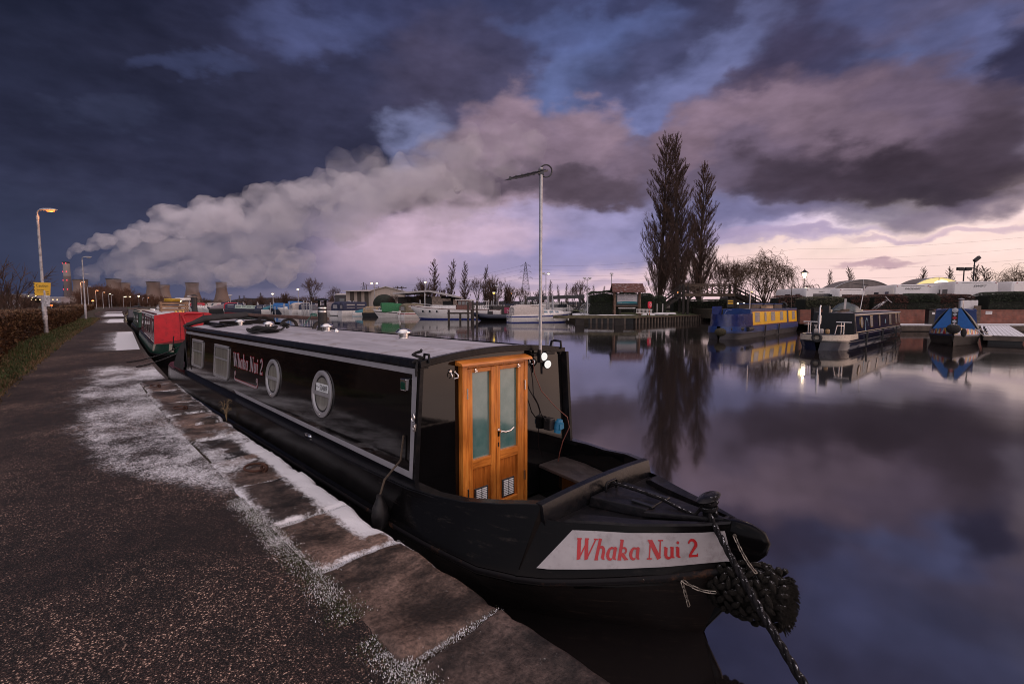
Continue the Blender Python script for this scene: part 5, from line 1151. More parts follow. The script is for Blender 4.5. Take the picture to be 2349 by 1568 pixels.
# signs fixed on the first post
def post_sign():
 zc = D(103, 663, 26.2).z-.5
 T = Matrix.Translation((.06, -.10, zc)) @ Matrix.Rotation(.04, 4, 'Y') @ Matrix.Rotation(pi/2, 4, 'X')
 mb = MB(T); mb.prism([(-.42, -.35), (.42, -.30), (.46, .36), (-.46, .36)], -.008, 0); M_Y = mat('sign_yellow', (.78, .44, .03), .5, var=.06); s = mb.obj('caution_sign', M_Y, l1)
 ink = mat('sign_ink', (.02, .02, .02), .6)
 place_text('Caution', .21, T @ Matrix.Translation((-.34, .12, .002)), ink, s, 'sign_text', .001); place_text('Slow down\npast moored craft', .088, T @ Matrix.Translation((-.30, -.06, .002)), ink, s, 'sign_text', .001)
 mb = MB(T);
 for k in range(4): mb.box((-.43, .27-.17*k, .003), (.05, .085, .003))
 mb.box((.30, -.25, .003), (.14, .03, .003)); mb.obj('sign_stripe', ink, s)
 z2 = D(106, 684, 26.2).z-.5; mb = MB(); mb.box((.26, -.09, z2), (.30, .012, .85), rz=.1, ry=.05); mb.obj('weathered_notice', mat('notice_white', (.42, .40, .42), .6, var=.6, scale=9), l1)
 mb = MB(); mb.lathe([(.115, .78), (.115, 1.0)], n=12); mb.lathe([(.112, 1.25), (.112, 1.32)], n=12); mb.obj('post_collar', mat('collar_grey', (.55, .53, .55), .5, dirt=(.05, .04, .04), scale=6), l1)
post_sign()
for a in ((188, 590, 53.2, 'second lamp post, unlit, standing in front of a row of smaller ones', None, 0), (190, 629, 82, 'short unlit lamp whose head shows beside the second post', None, 0), (184.5, 647, 109, 'orange lit lamp directly left of the second lamp post', M_SODIUM, 200), (200.5, 657, 136, 'leaning unlit lamp just right of the second lamp post', None, 0),
   (219, 666, 174, 'bright orange lamp in the middle of the row of lamps', M_SODIUM, 200), (235, 670, 197, 'dim lamp next right of the bright orange one', M_SODW, 0), (249, 673.5, 222, 'pale lamp second right of the bright orange one', M_WHITEL, 0), (255, 676, 252, 'thin unlit lamp close to a pale lit one at the bend of the path', None, 0), (282.5, 680, 300, 'small lit lamp above the green flagged boat', M_WHITEL, 0), (327, 683, 330, 'small lamp left of a pair beyond the far narrowboats', None, 0), (338, 682, 335, 'small lamp right of a pair beyond the far narrowboats', M_SODW, 0)):
 street_lamp(a[0], a[1], a[2], a[3], a[4], watts=a[5])
def far_light(x, y, Y, m, label, cat='lamp', r=.35):
 p = D(x, y, Y); o = thing('lamp', label, cat, (p.x, p.y, .46)); h = p.z-.46; mb = MB(); mb.lathe([(.08, 0), (.06, h)], n=6); mb.obj('post', M_POST, o); mb = MB(); mb.ball((0, 0, h+r*.6), (r, r, r*.6), 8, 5); mb.obj('bulb', m, o)
far_light(118.5, 701.5, 95, M_SODIUM, 'small orange light low behind the hedge at the left', r=.2); far_light(213, 691, 190, M_SODW, 'tiny orange light among the dark trees behind the lamps', r=.4)
for x, y, lab in ((289, 681.5, 'pair of pale lights, the left one, above the grey narrowboat'), (298, 681.5, 'pale light right of another at the same height above the grey narrowboat'), (318, 680.5, 'bright pale light among dark trees left of the far lamps')): far_light(x, y, 320, M_WHITEL, lab, r=.55)
# ------------------------------------------------------------------ bare winter trees
M_BARK = mat('dark_bark', (.045, .030, .024), .95, var=.4, scale=3); M_TWIG = mat('brown_twigs', (.075, .043, .032), .95, var=.35, scale=.6); M_TWIGR = mat('reddish_twigs', (.095, .045, .028), .95, var=.35, scale=.6); M_OLIVE = mat('willow_twigs', (.075, .045, .026), .95, var=.35, scale=.6)
def rot_dir(d, ang, az):
 d = d.normalized(); x = d.orthogonal().normalized(); y = d.cross(x); return (d*cos(ang)+(x*cos(az)+y*sin(az))*sin(ang)).normalized()
class Tree:
 def __init__(self, seed): self.r = random.Random(seed); self.t = MB(); self.c = MB()
 def limb(self, p, d, l, r0, r1, n, sides, bend=.0, lift=0.0, mb=None):
  q = Vector(p); pts = [q.copy()]; dd = Vector(d)
  for _ in range(n):
   dd = (dd+Vector((self.r.gauss(0, bend), self.r.gauss(0, bend), self.r.gauss(0, bend)+lift))).normalized(); q = q+dd*l/n; pts.append(q.copy())
  (mb or self.t).tube(pts, [lerp(r0, r1, i/n) for i in range(n+1)], sides, cap=False); return pts, dd
def poplar(seed, H, W_, tw=.018, dens=1.0, fork=0):
 T = Tree(seed); r = T.r
 def stem(base, top, h, rad):
  pts, _ = T.limb(base, (Vector(top)-Vector(base)).normalized(), h, rad, .03, 14, 7, .012)
  nb = int(175*dens)
  for i in range(nb):
   a = (i+r.random())/nb; f = .03+.95*a; k = f*14; i0 = int(k); p = pts[min(i0, 13)].lerp(pts[min(i0+1, 14)], k-i0)
   env = W_*interp([(0, .6), (.12, .98), (.3, 1.0), (.62, .92), (.80, .74), (.92, .42), (1, .08)], f)[0]
   L = h*lerp(.30, .075, f**.8)*r.uniform(.7, 1.2); az = r.uniform(0, 2*pi)
   ang_ = min(.62, max(.14, math.asin(min(.9, env*r.uniform(.7, 1.1)/L)))) if L > env else .6
   b, dd = T.limb(p, rot_dir(Vector((0, 0, 1)), ang_*1.15, az), L, max(.016, rad*.10*(1-f)+.014), .008, 6, 4, .05, .05)
   for j in range(int(21*min(1.1, dens))):
    g = r.uniform(.12, 1); kk = g*6; j0 = min(5, int(kk)); q = b[j0].lerp(b[j0+1], kk-j0)
    l2 = L*r.uniform(.12, .34)*(1.2-g*.5); d2 = rot_dir((b[j0+1]-b[j0]).normalized(), r.uniform(.2, .6), r.uniform(0, 2*pi)); d2 = (d2+Vector((0, 0, .7))).normalized()
    c, _ = T.limb(q, d2, l2, tw, tw*.5, 3, 3, .10, .10, T.c)
    for _k in range(2):
     q2 = c[1].lerp(c[2], r.random()); T.limb(q2, rot_dir(d2, r.uniform(.25, .6), r.uniform(0, 6.3)), l2*.5, tw*.75, tw*.4, 2, 3, .10, .12, T.c)
 stem((0, 0, 0), (r.gauss(0, .3), r.gauss(0, .3), H), H, H*.016)
 for k in range(fork): a = r.uniform(0, 6.3); stem((.3*cos(a), .3*sin(a), .4), (1.2*cos(a), 1.2*sin(a), H), H*r.uniform(.62, .85), H*.011)
 return T
def spreading(seed, H, W_, tw=.02, levels=5, trunk=.22, droop=0.0, first=5, nside=5, up=.12):
 T = Tree(seed); r = T.r
 def grow(p, d, l, rad, lv):
  last = lv >= levels-1; mb = T.t if lv < 3 else T.c
  pts, dd = T.limb(p, d, l, rad, rad*.62, 3 if not last else 2, 5 if lv < 2 else 3, .10, (up if lv < 3 else .02)-droop*(lv/levels)*.5, mb)
  if last:
   if droop:
    T.limb(pts[-1], (dd+Vector((0, 0, -.4))).normalized(), l*2.2*droop*r.uniform(.6, 1.3), tw*.7, tw*.4, 4, 3, .05, -.45, T.c)
   return
  n = 3 if lv < 2 else r.choice((2, 3, 3))
  for k in range(n):
   s = pts[-1] if k < 2 else pts[-2].lerp(pts[-1], r.random()); grow(s, rot_dir(dd, r.uniform(.25, .65), r.uniform(0, 2*pi)), l*r.uniform(.66, .86), max(tw*.7, rad*.60), lv+1)
 h0 = H*trunk; tp, td = T.limb((0, 0, 0), (0, 0, 1), h0, H*.026, H*.021, 4, 8, .03)
 L = sqrt((H-h0)**2+(W_/2)**2)*.27
 for k in range(first):
  az = 2*pi*k/first+r.uniform(-.4, .4); an = r.uniform(.15, .9)*math.atan2(W_/2, H-h0)*1.35 if k else .1
  grow(tp[-1] if k % 2 else tp[-2].lerp(tp[-1], r.random()), rot_dir(Vector((0, 0, 1)), an, az), L*1.15, H*.013, 1)
 # scale to the wanted height and width
 zs = [v[2] for v in T.t.v+T.c.v]; xs = [abs(v[0]) for v in T.c.v]+[abs(v[1]) for v in T.c.v]; sz = H/max(zs); xs.sort(); sx = (W_/2)/xs[int(len(xs)*.985)]
 for m in (T.t, T.c): m.v = [(x*sx, y*sx, z*sz) for x, y, z in m.v]
 return T
def bushy(seed, H, W_, tw=.02, n=26):
 T = Tree(seed); r = T.r
 for k in range(n):
  az = r.uniform(0, 6.3); an = r.uniform(0, .75); b = (r.gauss(0, W_*.07), r.gauss(0, W_*.07), 0); L = H*r.uniform(.6, 1.02)*(1-.25*an)
  pts, dd = T.limb(b, rot_dir(Vector((0, 0, 1)), an*.8, az), L, .05*H/6, tw, 5, 4, .09, .03)
  for j in range(14):
   g = r.uniform(.15, 1); i0 = min(4, int(g*5)); q = pts[i0].lerp(pts[i0+1], g*5-i0); d2 = rot_dir(dd, r.uniform(.3, .9), r.uniform(0, 6.3)); l2 = L*r.uniform(.14, .34)
   c, _ = T.limb(q, d2, l2, tw, tw*.5, 3, 3, .13, .05, T.c)
   for _k in range(3): T.limb(c[1].lerp(c[2], r.random()), rot_dir(d2, r.uniform(.3, .8), r.uniform(0, 6.3)), l2*.5, tw*.7, tw*.4, 2, 3, .1, .04, T.c)
 return T
def plant(T, name, label, loc, rz=0, group=None, tw=None, bark=None, cat='tree'):
 o = thing(name, label, cat, loc, rz, group); T.t.obj('trunk', bark or M_BARK, o, fix=False, smooth=180); T.c.obj('crown', tw or M_TWIG, o, fix=False); return o
# woods behind the lamps and behind the marina: far-off masses of bare trees
TA = [spreading(41, 11, 12, .05, 5, .16), spreading(42, 10, 12, .05, 5, .18, first=6), bushy(43, 8, 9, .05, 22)]
def wood_mass(name, spots, m, seed):
 rnd = random.Random(seed); mb = MB()
 for x, ytop, Y, k in spots:
  p = D(x, 698, Y); H = hz(ytop, Y)-.46; T = TA[k % 3]; h0 = (11, 10, 8)[k % 3]; s = H/h0; a = rnd.uniform(0, 6.3); sw = s*rnd.uniform(.85, 1.25)
  M = Matrix.Translation((p.x, p.y, .4)) @ Matrix.Rotation(a, 4, 'Z') @ Matrix.Diagonal((sw, sw, s, 1))
  for t in (T.t, T.c): mb.M = M; mb.add(t.v, t.f)
 o = mb.obj(name, m, fix=False); tag(o, kind='stuff'); return o
rnd = random.Random(77); sp_ = []
for x in range(178, 420, 7):                 # hump behind the lamps, falling to the right
 top = interp([(178, 668), (190, 655), (207, 648), (230, 646), (262, 655), (285, 652), (308, 668), (345, 672), (420, 684)], x)[0]
 sp_.append((x+rnd.uniform(-3, 3), top+rnd.uniform(0, 8), rnd.uniform(330, 460), rnd.randint(0, 2))); sp_.append((x+rnd.uniform(-3, 3), min(690, top+rnd.uniform(12, 24)), rnd.uniform(300, 340), 2))
wood_mass('treeline', sp_, M_TWIGR, 5)
sp_ = []
for x in range(405, 905, 8):
 top = interp([(405, 682), (440, 678), (540, 686), (600, 676), (640, 680), (700, 676), (760, 676), (800, 672), (905, 676)], x)[0]; sp_.append((x+rnd.uniform(-4, 4), top+rnd.uniform(-2, 9), rnd.uniform(230, 330), rnd.randint(0, 2)))
for x in range(-30, 84, 9): sp_.append((x+rnd.uniform(-4, 4), interp([(-30, 664), (15, 660), (45, 664), (60, 676), (84, 688)], x)[0]+rnd.uniform(0, 12), rnd.uniform(170, 230), rnd.randint(0, 2)))
for x in range(60, 182, 9): sp_.append((x+rnd.uniform(-4, 4), 690+rnd.uniform(-2, 4), rnd.uniform(170, 210), 2))
wood_mass('treeline', sp_, M_TWIG, 6)
# a dark ridge of woods right at the horizon
def ridge():
 mb = MB(); vs = []
 for i in range(120):
  x = -700+3400*i/119; Y = 3600; p = D(x, 698, Y); h = 18+16*nz(i*.31, 1)+10*nz(i*.9, 5)+(30*max(0, 1-abs(x-600)/170)); vs += [(p.x, Y, 0), (p.x, Y+20, max(6, h)+4), (p.x, Y+400, 0)]
 mb.add(vs, [(i*3+k, i*3+k+1, i*3+k+4, i*3+k+3) for i in range(119) for k in (0, 1)]); tag(mb.obj('hills', mat('far_hill', (.035, .035, .045), .95)), kind='structure')
ridge()
o = plant(bushy(61, 4.6, 4.0, .016, 12), 'bare_shrub', 'thin bare shrub at the far left edge behind the hedge', G(-6, 770, .46)+Vector((-1.5, 2, 0)), cat='shrub')
# ------------------------------------------------------------------ narrowboats
def narrowboat(label, loc, rz, L, W_, P, name='narrowboat'):
 """x runs forward from the stern"""
 R = thing(name, label, 'narrowboat', loc, rz); h = W_/2; zg = P.get('zg', .66); ch = P.get('ch', 1.0); nose = P.get('nose', 2.6)
 st = [(0, .10, zg+.10), (.12, .45, zg+.09), (.4, .75, zg+.08), (.9, .93, zg+.06), (1.6, 1, zg+.03), (3.5, 1, zg), (L-nose-1.2, 1, zg), (L-nose, .97, zg+.02), (L-nose*.6, .78, zg+.07), (L-nose*.3, .46, zg+.13), (L-nose*.1, .16, zg+.20), (L, .03, zg+.24)]
 def sec(s, w, z):
  ww = h*w; bow = max(0, (s-(L-nose))/nose); wl = h*max(.02, w-.30*bow-.06); x2 = s-.30*bow**2
  a = [(s, -ww, z), (s, -ww-.03*min(1, w*3), z*.56+.02), (s-.05*bow, -ww-.03*min(1, w*3), z*.56-.05), (x2, -wl, 0), (x2-.2*bow, -wl*.8, -.3)]
  return a+[(x, -y, zz) for x, y, zz in reversed(a)]
 mb = MB(); mb.loft([sec(*q) for q in st], ring=False, cap=False); mb.obj('hull', P['hull'], R, smooth=35)
 if P.get('upper'):
  mb = MB()
  for sd in (-1, 1): mb.loft([[(s, sd*(h*w+.004), z+.002), (s, sd*(h*w+.036*min(1, w*3)), z*.56+.03)] for s, w, z in st], ring=False, cap=False)
  mb.obj('upper_strake', P['upper'], R, smooth=35)
 mb = MB()
 for sd in (-1, 1): mb.tube([(s, sd*(h*w+.03*min(1, w*3)), z*.56-.015) for s, w, z in st], .028, 6)
 mb.obj('rubbing_strake', P.get('strake', P['hull']), R, smooth=60)
 mb = MB(); mb.poly([(s, h*w-.01, z-.02) for s, w, z in st]+[(s, -h*w+.01, z-.02) for s, w, z in reversed(st)]); mb.obj('deck', P.get('deck', P['hull']), R)
 c0, c1 = P['cabin']; wb, wt = h*.90, h*.82; zt = zg+ch
 def cab(m, a, b, nm='cabin'):
  mb = MB(); mb.loft([[(a, -wb, zg-.02), (a, -wt, zt), (a, wt, zt), (a, wb, zg-.02)], [(b, -wb, zg-.02), (b, -wt, zt), (b, wt, zt), (b, wb, zg-.02)]]); return mb.obj(nm, m, R)
 cab(P['side'], c0, c1)
 N = 8; sec2 = [[(s, -wt-.03+(2*wt+.06)*j/N, zt+.005+.07*(1-((j-N/2)/(N/2))**2)) for j in range(N+1)]+[(s, wt+.03, zt-.04), (s, -wt-.03, zt-.04)] for s in (c0-.05, c1+.05)]
 mb = MB(); mb.loft(sec2); mb.obj('roof', P['roof'], R, smooth=40)
 mb = MB()
 for sd in (-1, 1): mb.beam((c0, sd*(wt-.02), zt+.05), (c1, sd*(wt-.02), zt+.05), .045, .05)
 mb.obj('handrail', P.get('rail', P['side']), R)
 def sp3(sd, s, z, off): k = (wb-wt)/ch; return Vector((s, sd*(wb-k*(z-zg)+off), z))
 def rect(mb, sd, s0, s1, z0, z1, off): mb.poly([sp3(sd, s0, z0, off), sp3(sd, s1, z0, off), sp3(sd, s1, z1, off), sp3(sd, s0, z1, off)])
 for s0, s1, z0, z1, m in P.get('panels', ()):
  mb = MB(); [rect(mb, sd, s0, s1, zg+z0, zg+z1, .006) for sd in (-1, 1)]; mb.obj('side_panel', m, R, fix=False)
 for s0, s1, z0, z1, w, m in P.get('lines', ()):
  mb = MB()
  for sd in (-1, 1): rect(mb, sd, s0, s1, zg+z1-w, zg+z1, .010); rect(mb, sd, s0, s1, zg+z0, zg+z0+w, .010); rect(mb, sd, s0, s0+w, zg+z0+w, zg+z1-w, .010); rect(mb, sd, s1-w, s1, zg+z0+w, zg+z1-w, .010)
  mb.obj('coach_line', m, R, fix=False)
 for s, w, hh, kind in P.get('wins', ()):
  for sd in P.get('winsides', (-1, 1)):
   zc = zg+ch*.56; mb = MB()
   if kind == 'round':
    n = 20; vs = [sp3(sd, s+a*cos(2*pi*j/n), zc+a*sin(2*pi*j/n), o) for a, o in ((w/2, .01), (w/2, .03), (w/2-.04, .03)) for j in range(n)]; mb.add(vs, [(k*n+j, k*n+(j+1) % n, (k+1)*n+(j+1) % n, (k+1)*n+j) for k in (0, 1) for j in range(n)])
    f = mb.obj('porthole', P.get('frame', M_GREYF), R); g = MB(); g.poly([sp3(sd, s+(w/2-.03)*cos(2*pi*j/n), zc+(w/2-.03)*sin(2*pi*j/n), .018) for j in range(n)]); g.obj('pane', P.get('pane', M_PANE), f, fix=False)
   else:
    for a in ((s-w/2, s-w/2+.03, zc-hh/2, zc+hh/2), (s+w/2-.03, s+w/2, zc-hh/2, zc+hh/2), (s-w/2+.03, s+w/2-.03, zc+hh/2-.03, zc+hh/2), (s-w/2+.03, s+w/2-.03, zc-hh/2, zc-hh/2+.03), (s-w/2+.03, s+w/2-.03, zc+hh*.16, zc+hh*.16+.025)): rect(mb, sd, a[0], a[1], a[2], a[3], .022)
    f = mb.obj('window', P.get('frame', M_GREYF), R, fix=False); g = MB(); rect(g, sd, s-w/2+.02, s+w/2-.02, zc-hh/2+.02, zc+hh/2-.02, .014); g.obj('pane', P.get('pane', M_PANE), f, fix=False)
 for s, t, r_, hh, m in P.get('vents', ()):
  mb = MB(); z = zt+.07*(1-(t/wt)**2); mb.lathe([(r_*.7, -.02), (r_*.6, hh*.5), (r_, hh*.6), (r_*.8, hh*.9), (0.01, hh)], (s, t, z), 14); mb.obj('roof_vent', m, R, smooth=45)
 for s, t, r_, hh in P.get('flues', ()):
  mb = MB(); z = zt+.04; mb.lathe([(r_*1.3, 0), (r_*1.3, .03), (r_, .05), (r_, hh)], (s, t, z), 14); mb.lathe([(r_*1.5, hh+.06), (r_*.8, hh+.1), (.01, hh+.12)], (s, t, z), 14); mb.obj('flue_pipe', P.get('fluem', M_RUBBER), R, smooth=45)
 return R, sp3
def quay_boat(s_near, off, L, W_, label, P, flip=False):
 # moored along the quay: bow toward the camera at s_near
 a, b = s_near, s_near-L; ta, tb = edge(a)+off+W_/2, edge(b)+off+W_/2; A, B = W(a, ta), W(b, tb); d = (A-B).normalized()
 return narrowboat(label, B, atan2(d.y, d.x), L, W_, P)
M_MAROON = mat('maroon_paint', (.10, .012, .025), .25, var=.2, spec=.6); M_REDP = mat('bright_red_paint', (.50, .012, .025), .42, var=.18, scale=3, dirt=(.30, .01, .02)); M_GREENP = mat('dark_green_paint', (.012, .05, .035), .35, var=.3); M_CREAM = mat('cream_paint', (.55, .47, .38), .4, var=.12, dirt=(.3, .2, .15)); M_SNOWR = mat('snowy_roof', (.62, .60, .62), .7, var=.15, scale=1.5, dirt=(.30, .27, .27)); M_BRASS = mat('brass', (.62, .40, .14), .25, 1.0); M_BLKP = mat('black_boat_paint', (.008, .008, .009), .35, var=.4); M_WHITEP = mat('white_line', (.62, .60, .60), .4, var=.06)
R1, _f = quay_boat(-15.0, .12, 15.6, 1.95, 'narrowboat with bright red front and maroon side moored behind the black one', dict(hull=M_BLKP, upper=M_GREENP, side=M_MAROON, roof=M_SNOWR, rail=M_MAROON, cabin=(1.2, 12.9), ch=1.02, zg=.70, lines=[(10.9, 12.7, .06, .94, .045, M_WHITEP), (5.2, 10.4, .06, .94, .045, M_WHITEP)], wins=[(11.9, .42, .5, 'round'), (9.3, .85, .55, 'r'), (7.6, .85, .55, 'r'), (6.0, .7, .55, 'r'), (3.2, .8, .5, 'r')], vents=[(11.0, .1, .11, .10, M_BRASS), (10.2, .25, .10, .09, M_BRASS), (11.7, -.1, .08, .08, M_BRASS), (9.5, .3, .12, .11, M_BRASS)], flues=[(11.2, .55, .10, .62)], panels=[(4.4, 4.9, .02, 1.0, M_GREENP)]))
def red_front():
 T = Matrix(((0, 0, 1, 0), (1, 0, 0, 0), (0, 1, 0, 0), (0, 0, 0, 1))); mb = MB(); mb.prism([(-.88, .68), (-.84, 1.72), (-.3, 1.82), (.3, 1.84), (.80, 1.80), (.95, 1.70), (.88, .68)], 12.96, 13.02, T); f = mb.obj('front_doors', M_REDP, R1)
 mb = MB(); mb.box((13.03, -.10, 1.25), (.012, .012, 1.05)); mb.box((13.03, .62, 1.25), (.012, .02, 1.05)); mb.obj('door_seam', M_MAROON, f); mb = MB(); mb.tube([(13.2, .55, 1.78), (13.15, .10, 1.78), (13.06, -.02, 1.70), (13.12, .25, .75)], .035, 8); mb.obj('red_bar', M_REDP, R1, smooth=50)
 mb = MB(); h_ = .975
 for sd in (-1, 1): mb.poly([(13.3, sd*(h_*.90+.04), .74), (14.9, sd*(h_*.42+.05), .82), (14.95, sd*(h_*.42+.06), .56), (13.2, sd*(h_*.93+.045), .50)])
 mb.obj('bow_panel', M_CREAM, R1, fix=False)
red_front()
o = thing('wooden_crate', 'slatted wooden crate on the snowy roof of the red narrowboat', 'crate', R1.matrix_world @ Vector((0, 0, 0)))
bpy.context.view_layer.update()
def on_boat(R, p): return Matrix.Translation(R.location) @ Matrix.Rotation(R.rotation_euler.z, 4, 'Z') @ Vector(p)
o.location = on_boat(R1, (8.2, .1, 1.79)); o.rotation_euler = R1.rotation_euler
M_SLAT = wood('crate_slat', (.22, .13, .08), (.34, .22, .14), .7, 'y')
mb = MB()
for z in (.08, .22, .36):
 for x in (-.42, .42): mb.box((x, 0, z), (.02, 1.0, .10))
 for y in (-.5, .5): mb.box((0, y, z), (.84, .02, .10))
mb.obj('slats', M_SLAT, o); mb = MB(); [mb.box((x, y, .22), (.05, .05, .44)) for x in (-.39, .39) for y in (-.46, .46)]; mb.obj('corner_post', M_SLAT, o)
def odd(name, label, cat, R, p, builder, m, smooth=50):
 mb = MB(); builder(mb); q = mb.obj(name, m, smooth=smooth, loc=on_boat(R, p)); q.rotation_euler = (0, 0, R.rotation_euler.z); tag(q, label, cat); return q
odd('hose_coil', 'yellow hose coiled on top of the wooden crate', 'hose', R1, (8.2, .05, 2.25), lambda mb: [mb.tube([(.22*cos(k*.5)+.02*j, .28*sin(k*.5), .03*j) for k in range(13)], .022, 6, closed=True) for j in range(4)], mat('hose_yellow', (.5, .32, .04), .5))
odd('lifebuoy', 'white ring buoy lying on the crate of the red narrowboat', 'lifebuoy', R1, (8.0, .45, 2.28), lambda mb: mb.tube([(.20*cos(k*pi/8), .26*sin(k*pi/8), .05) for k in range(16)], .06, 8, closed=True), mat('buoy_white', (.7, .68, .66), .5))
odd('plant_pot', 'small white tub with a green ball on the red boat roof', 'tub', R1, (7.2, .6, 1.78), lambda mb: mb.lathe([(.14, 0), (.18, .3), (.16, .3), (.13, .05)], n=14), mat('buoy_white', (.7, .68, .66), .5))
R2, _f = quay_boat(-31.5, .15, 13.5, 1.95, 'dark green narrowboat with a pale snowy roof behind the red one', dict(hull=M_BLKP, side=M_GREENP, roof=mat('cream_snow_roof', (.42, .36, .30), .7, var=.2), cabin=(1.2, 11), wins=[(9.6, .8, .5, 'r'), (7.4, .8, .5, 'r'), (5, .8, .5, 'r'), (3, .45, .5, 'round')], vents=[(10, 0, .1, .1, M_CHROME), (8.6, .1, .1, .1, M_CHROME), (7, .1, .1, .1, M_CHROME), (5.5, .1, .1, .1, M_CHROME)], flues=[(9.2, .4, .07, .4)]))
R3, _f = quay_boat(-62, .2, 17, 2.0, 'grey and maroon narrowboat with a bright green flag past the bend of the path', dict(hull=M_BLKP, side=mat('slate_paint', (.09, .09, .11), .6, var=.3), roof=mat('cluttered_roof', (.12, .09, .08), .8, var=.5), cabin=(1.0, 14.5), zg=.62, panels=[(1.0, 6, .0, .95, M_MAROON)], wins=[(12, .8, .45, 'r'), (9.8, .8, .45, 'r'), (7.9, .8, .45, 'r')], flues=[(5, .2, .08, .6), (11, .2, .08, .5)]))
odd('green_flag', 'bright green cloth hanging over the side of the far grey narrowboat', 'cloth', R3, (6.2, -.98, .6), lambda mb: mb.loft([[(-.7+1.4*i/6, -.04-.03*nz(i*.8, 3), 0), (-.7+1.4*i/6, .03, 1.08), (-.7+1.4*i/6, .35, 1.14)] for i in range(7)], ring=False, cap=False), mat('cloth_green', (.04, .55, .01), .6, var=.1))
odd('tarpaulin', 'dark tarpaulin heap on the roof of the far grey narrowboat', 'tarpaulin', R3, (8, 0, 1.62), lambda mb: mb.loft([[(-2+4*i/10, .6*cos(pi*j/8), (.25+.15*nz(i*.7, 6))*sin(pi*j/8)) for j in range(9)] for i in range(11)], ring=False, cap=False), mat('tarp_dark', (.03, .03, .04), .6))
# mooring lines to the quay
for i, (a, b, lab) in enumerate((((-15.6, .35, .78), (-13.6, -1.3, .53), 'slack dark line from the red boat bow to the quay'), ((-15.2, .55, .80), (-12.2, -1.25, .53), 'frosty doubled rope from the red boat bow lying across the quay edge'))):
 A, B = Vector(a), Vector(b); mb = MB(); mb.tube([A.lerp(B, k/12)-Vector((0, 0, .16*4*(k/12)*(1-k/12)*.5)) for k in range(13)], .016, 6); q = local(mb.obj('mooring_rope', M_ROPESN, smooth=60)); tag(q, lab, 'rope')
# ------------------------------------------------------------------ the marina on the far side
M_GRP = mat('white_hull', (.80, .76, .74), .3, var=.06, scale=2, dirt=(.66, .61, .58)); M_NAVY = mat('navy_canvas', (.018, .022, .055), .75, var=.35, bump=.2); M_BLUET = mat('blue_tarp', (.015, .13, .38), .6, var=.3, bump=.3); M_GREENT = mat('green_tarp', (.012, .14, .045), .6, var=.35, bump=.3); M_KHAKI = mat('khaki_canvas', (.15, .13, .085), .8, var=.3, bump=.2); M_GREYC = mat('grey_canvas', (.21, .18, .20), .8, var=.25, bump=.2); M_CREAMC = mat('cream_canvas', (.52, .46, .43), .8, var=.15, bump=.2); M_TEALT = mat('teal_tarp', (.03, .17, .22), .6, var=.3); M_TANC = mat('tan_canvas', (.34, .24, .14), .8, var=.3); M_REDC = mat('red_canvas', (.42, .02, .035), .7, var=.2); M_BLUEH = mat('royal_blue_stripe', (.015, .03, .20), .35, var=.15); M_NAVYH = mat('navy_hull', (.012, .016, .035), .3, var=.3); M_REDH = mat('red_boot', (.30, .02, .03), .4); M_LBLUE = mat('pale_blue_hull', (.22, .42, .52), .35, var=.15); M_PGREEN = mat('pale_green_hull', (.30, .42, .36), .4, var=.15); M_MAHOG = mat('mahogany', (.10, .025, .015), .35, var=.35); M_GLAZ = mat('boat_window', (.03, .035, .045), .08, var=.3, spec=.9); M_PVC = mat('clear_vinyl', (.30, .28, .29), .15, var=.2); M_STEELR = mat('stainless_rail', (.62, .60, .60), .25, .9, var=.05)
BOATS = []
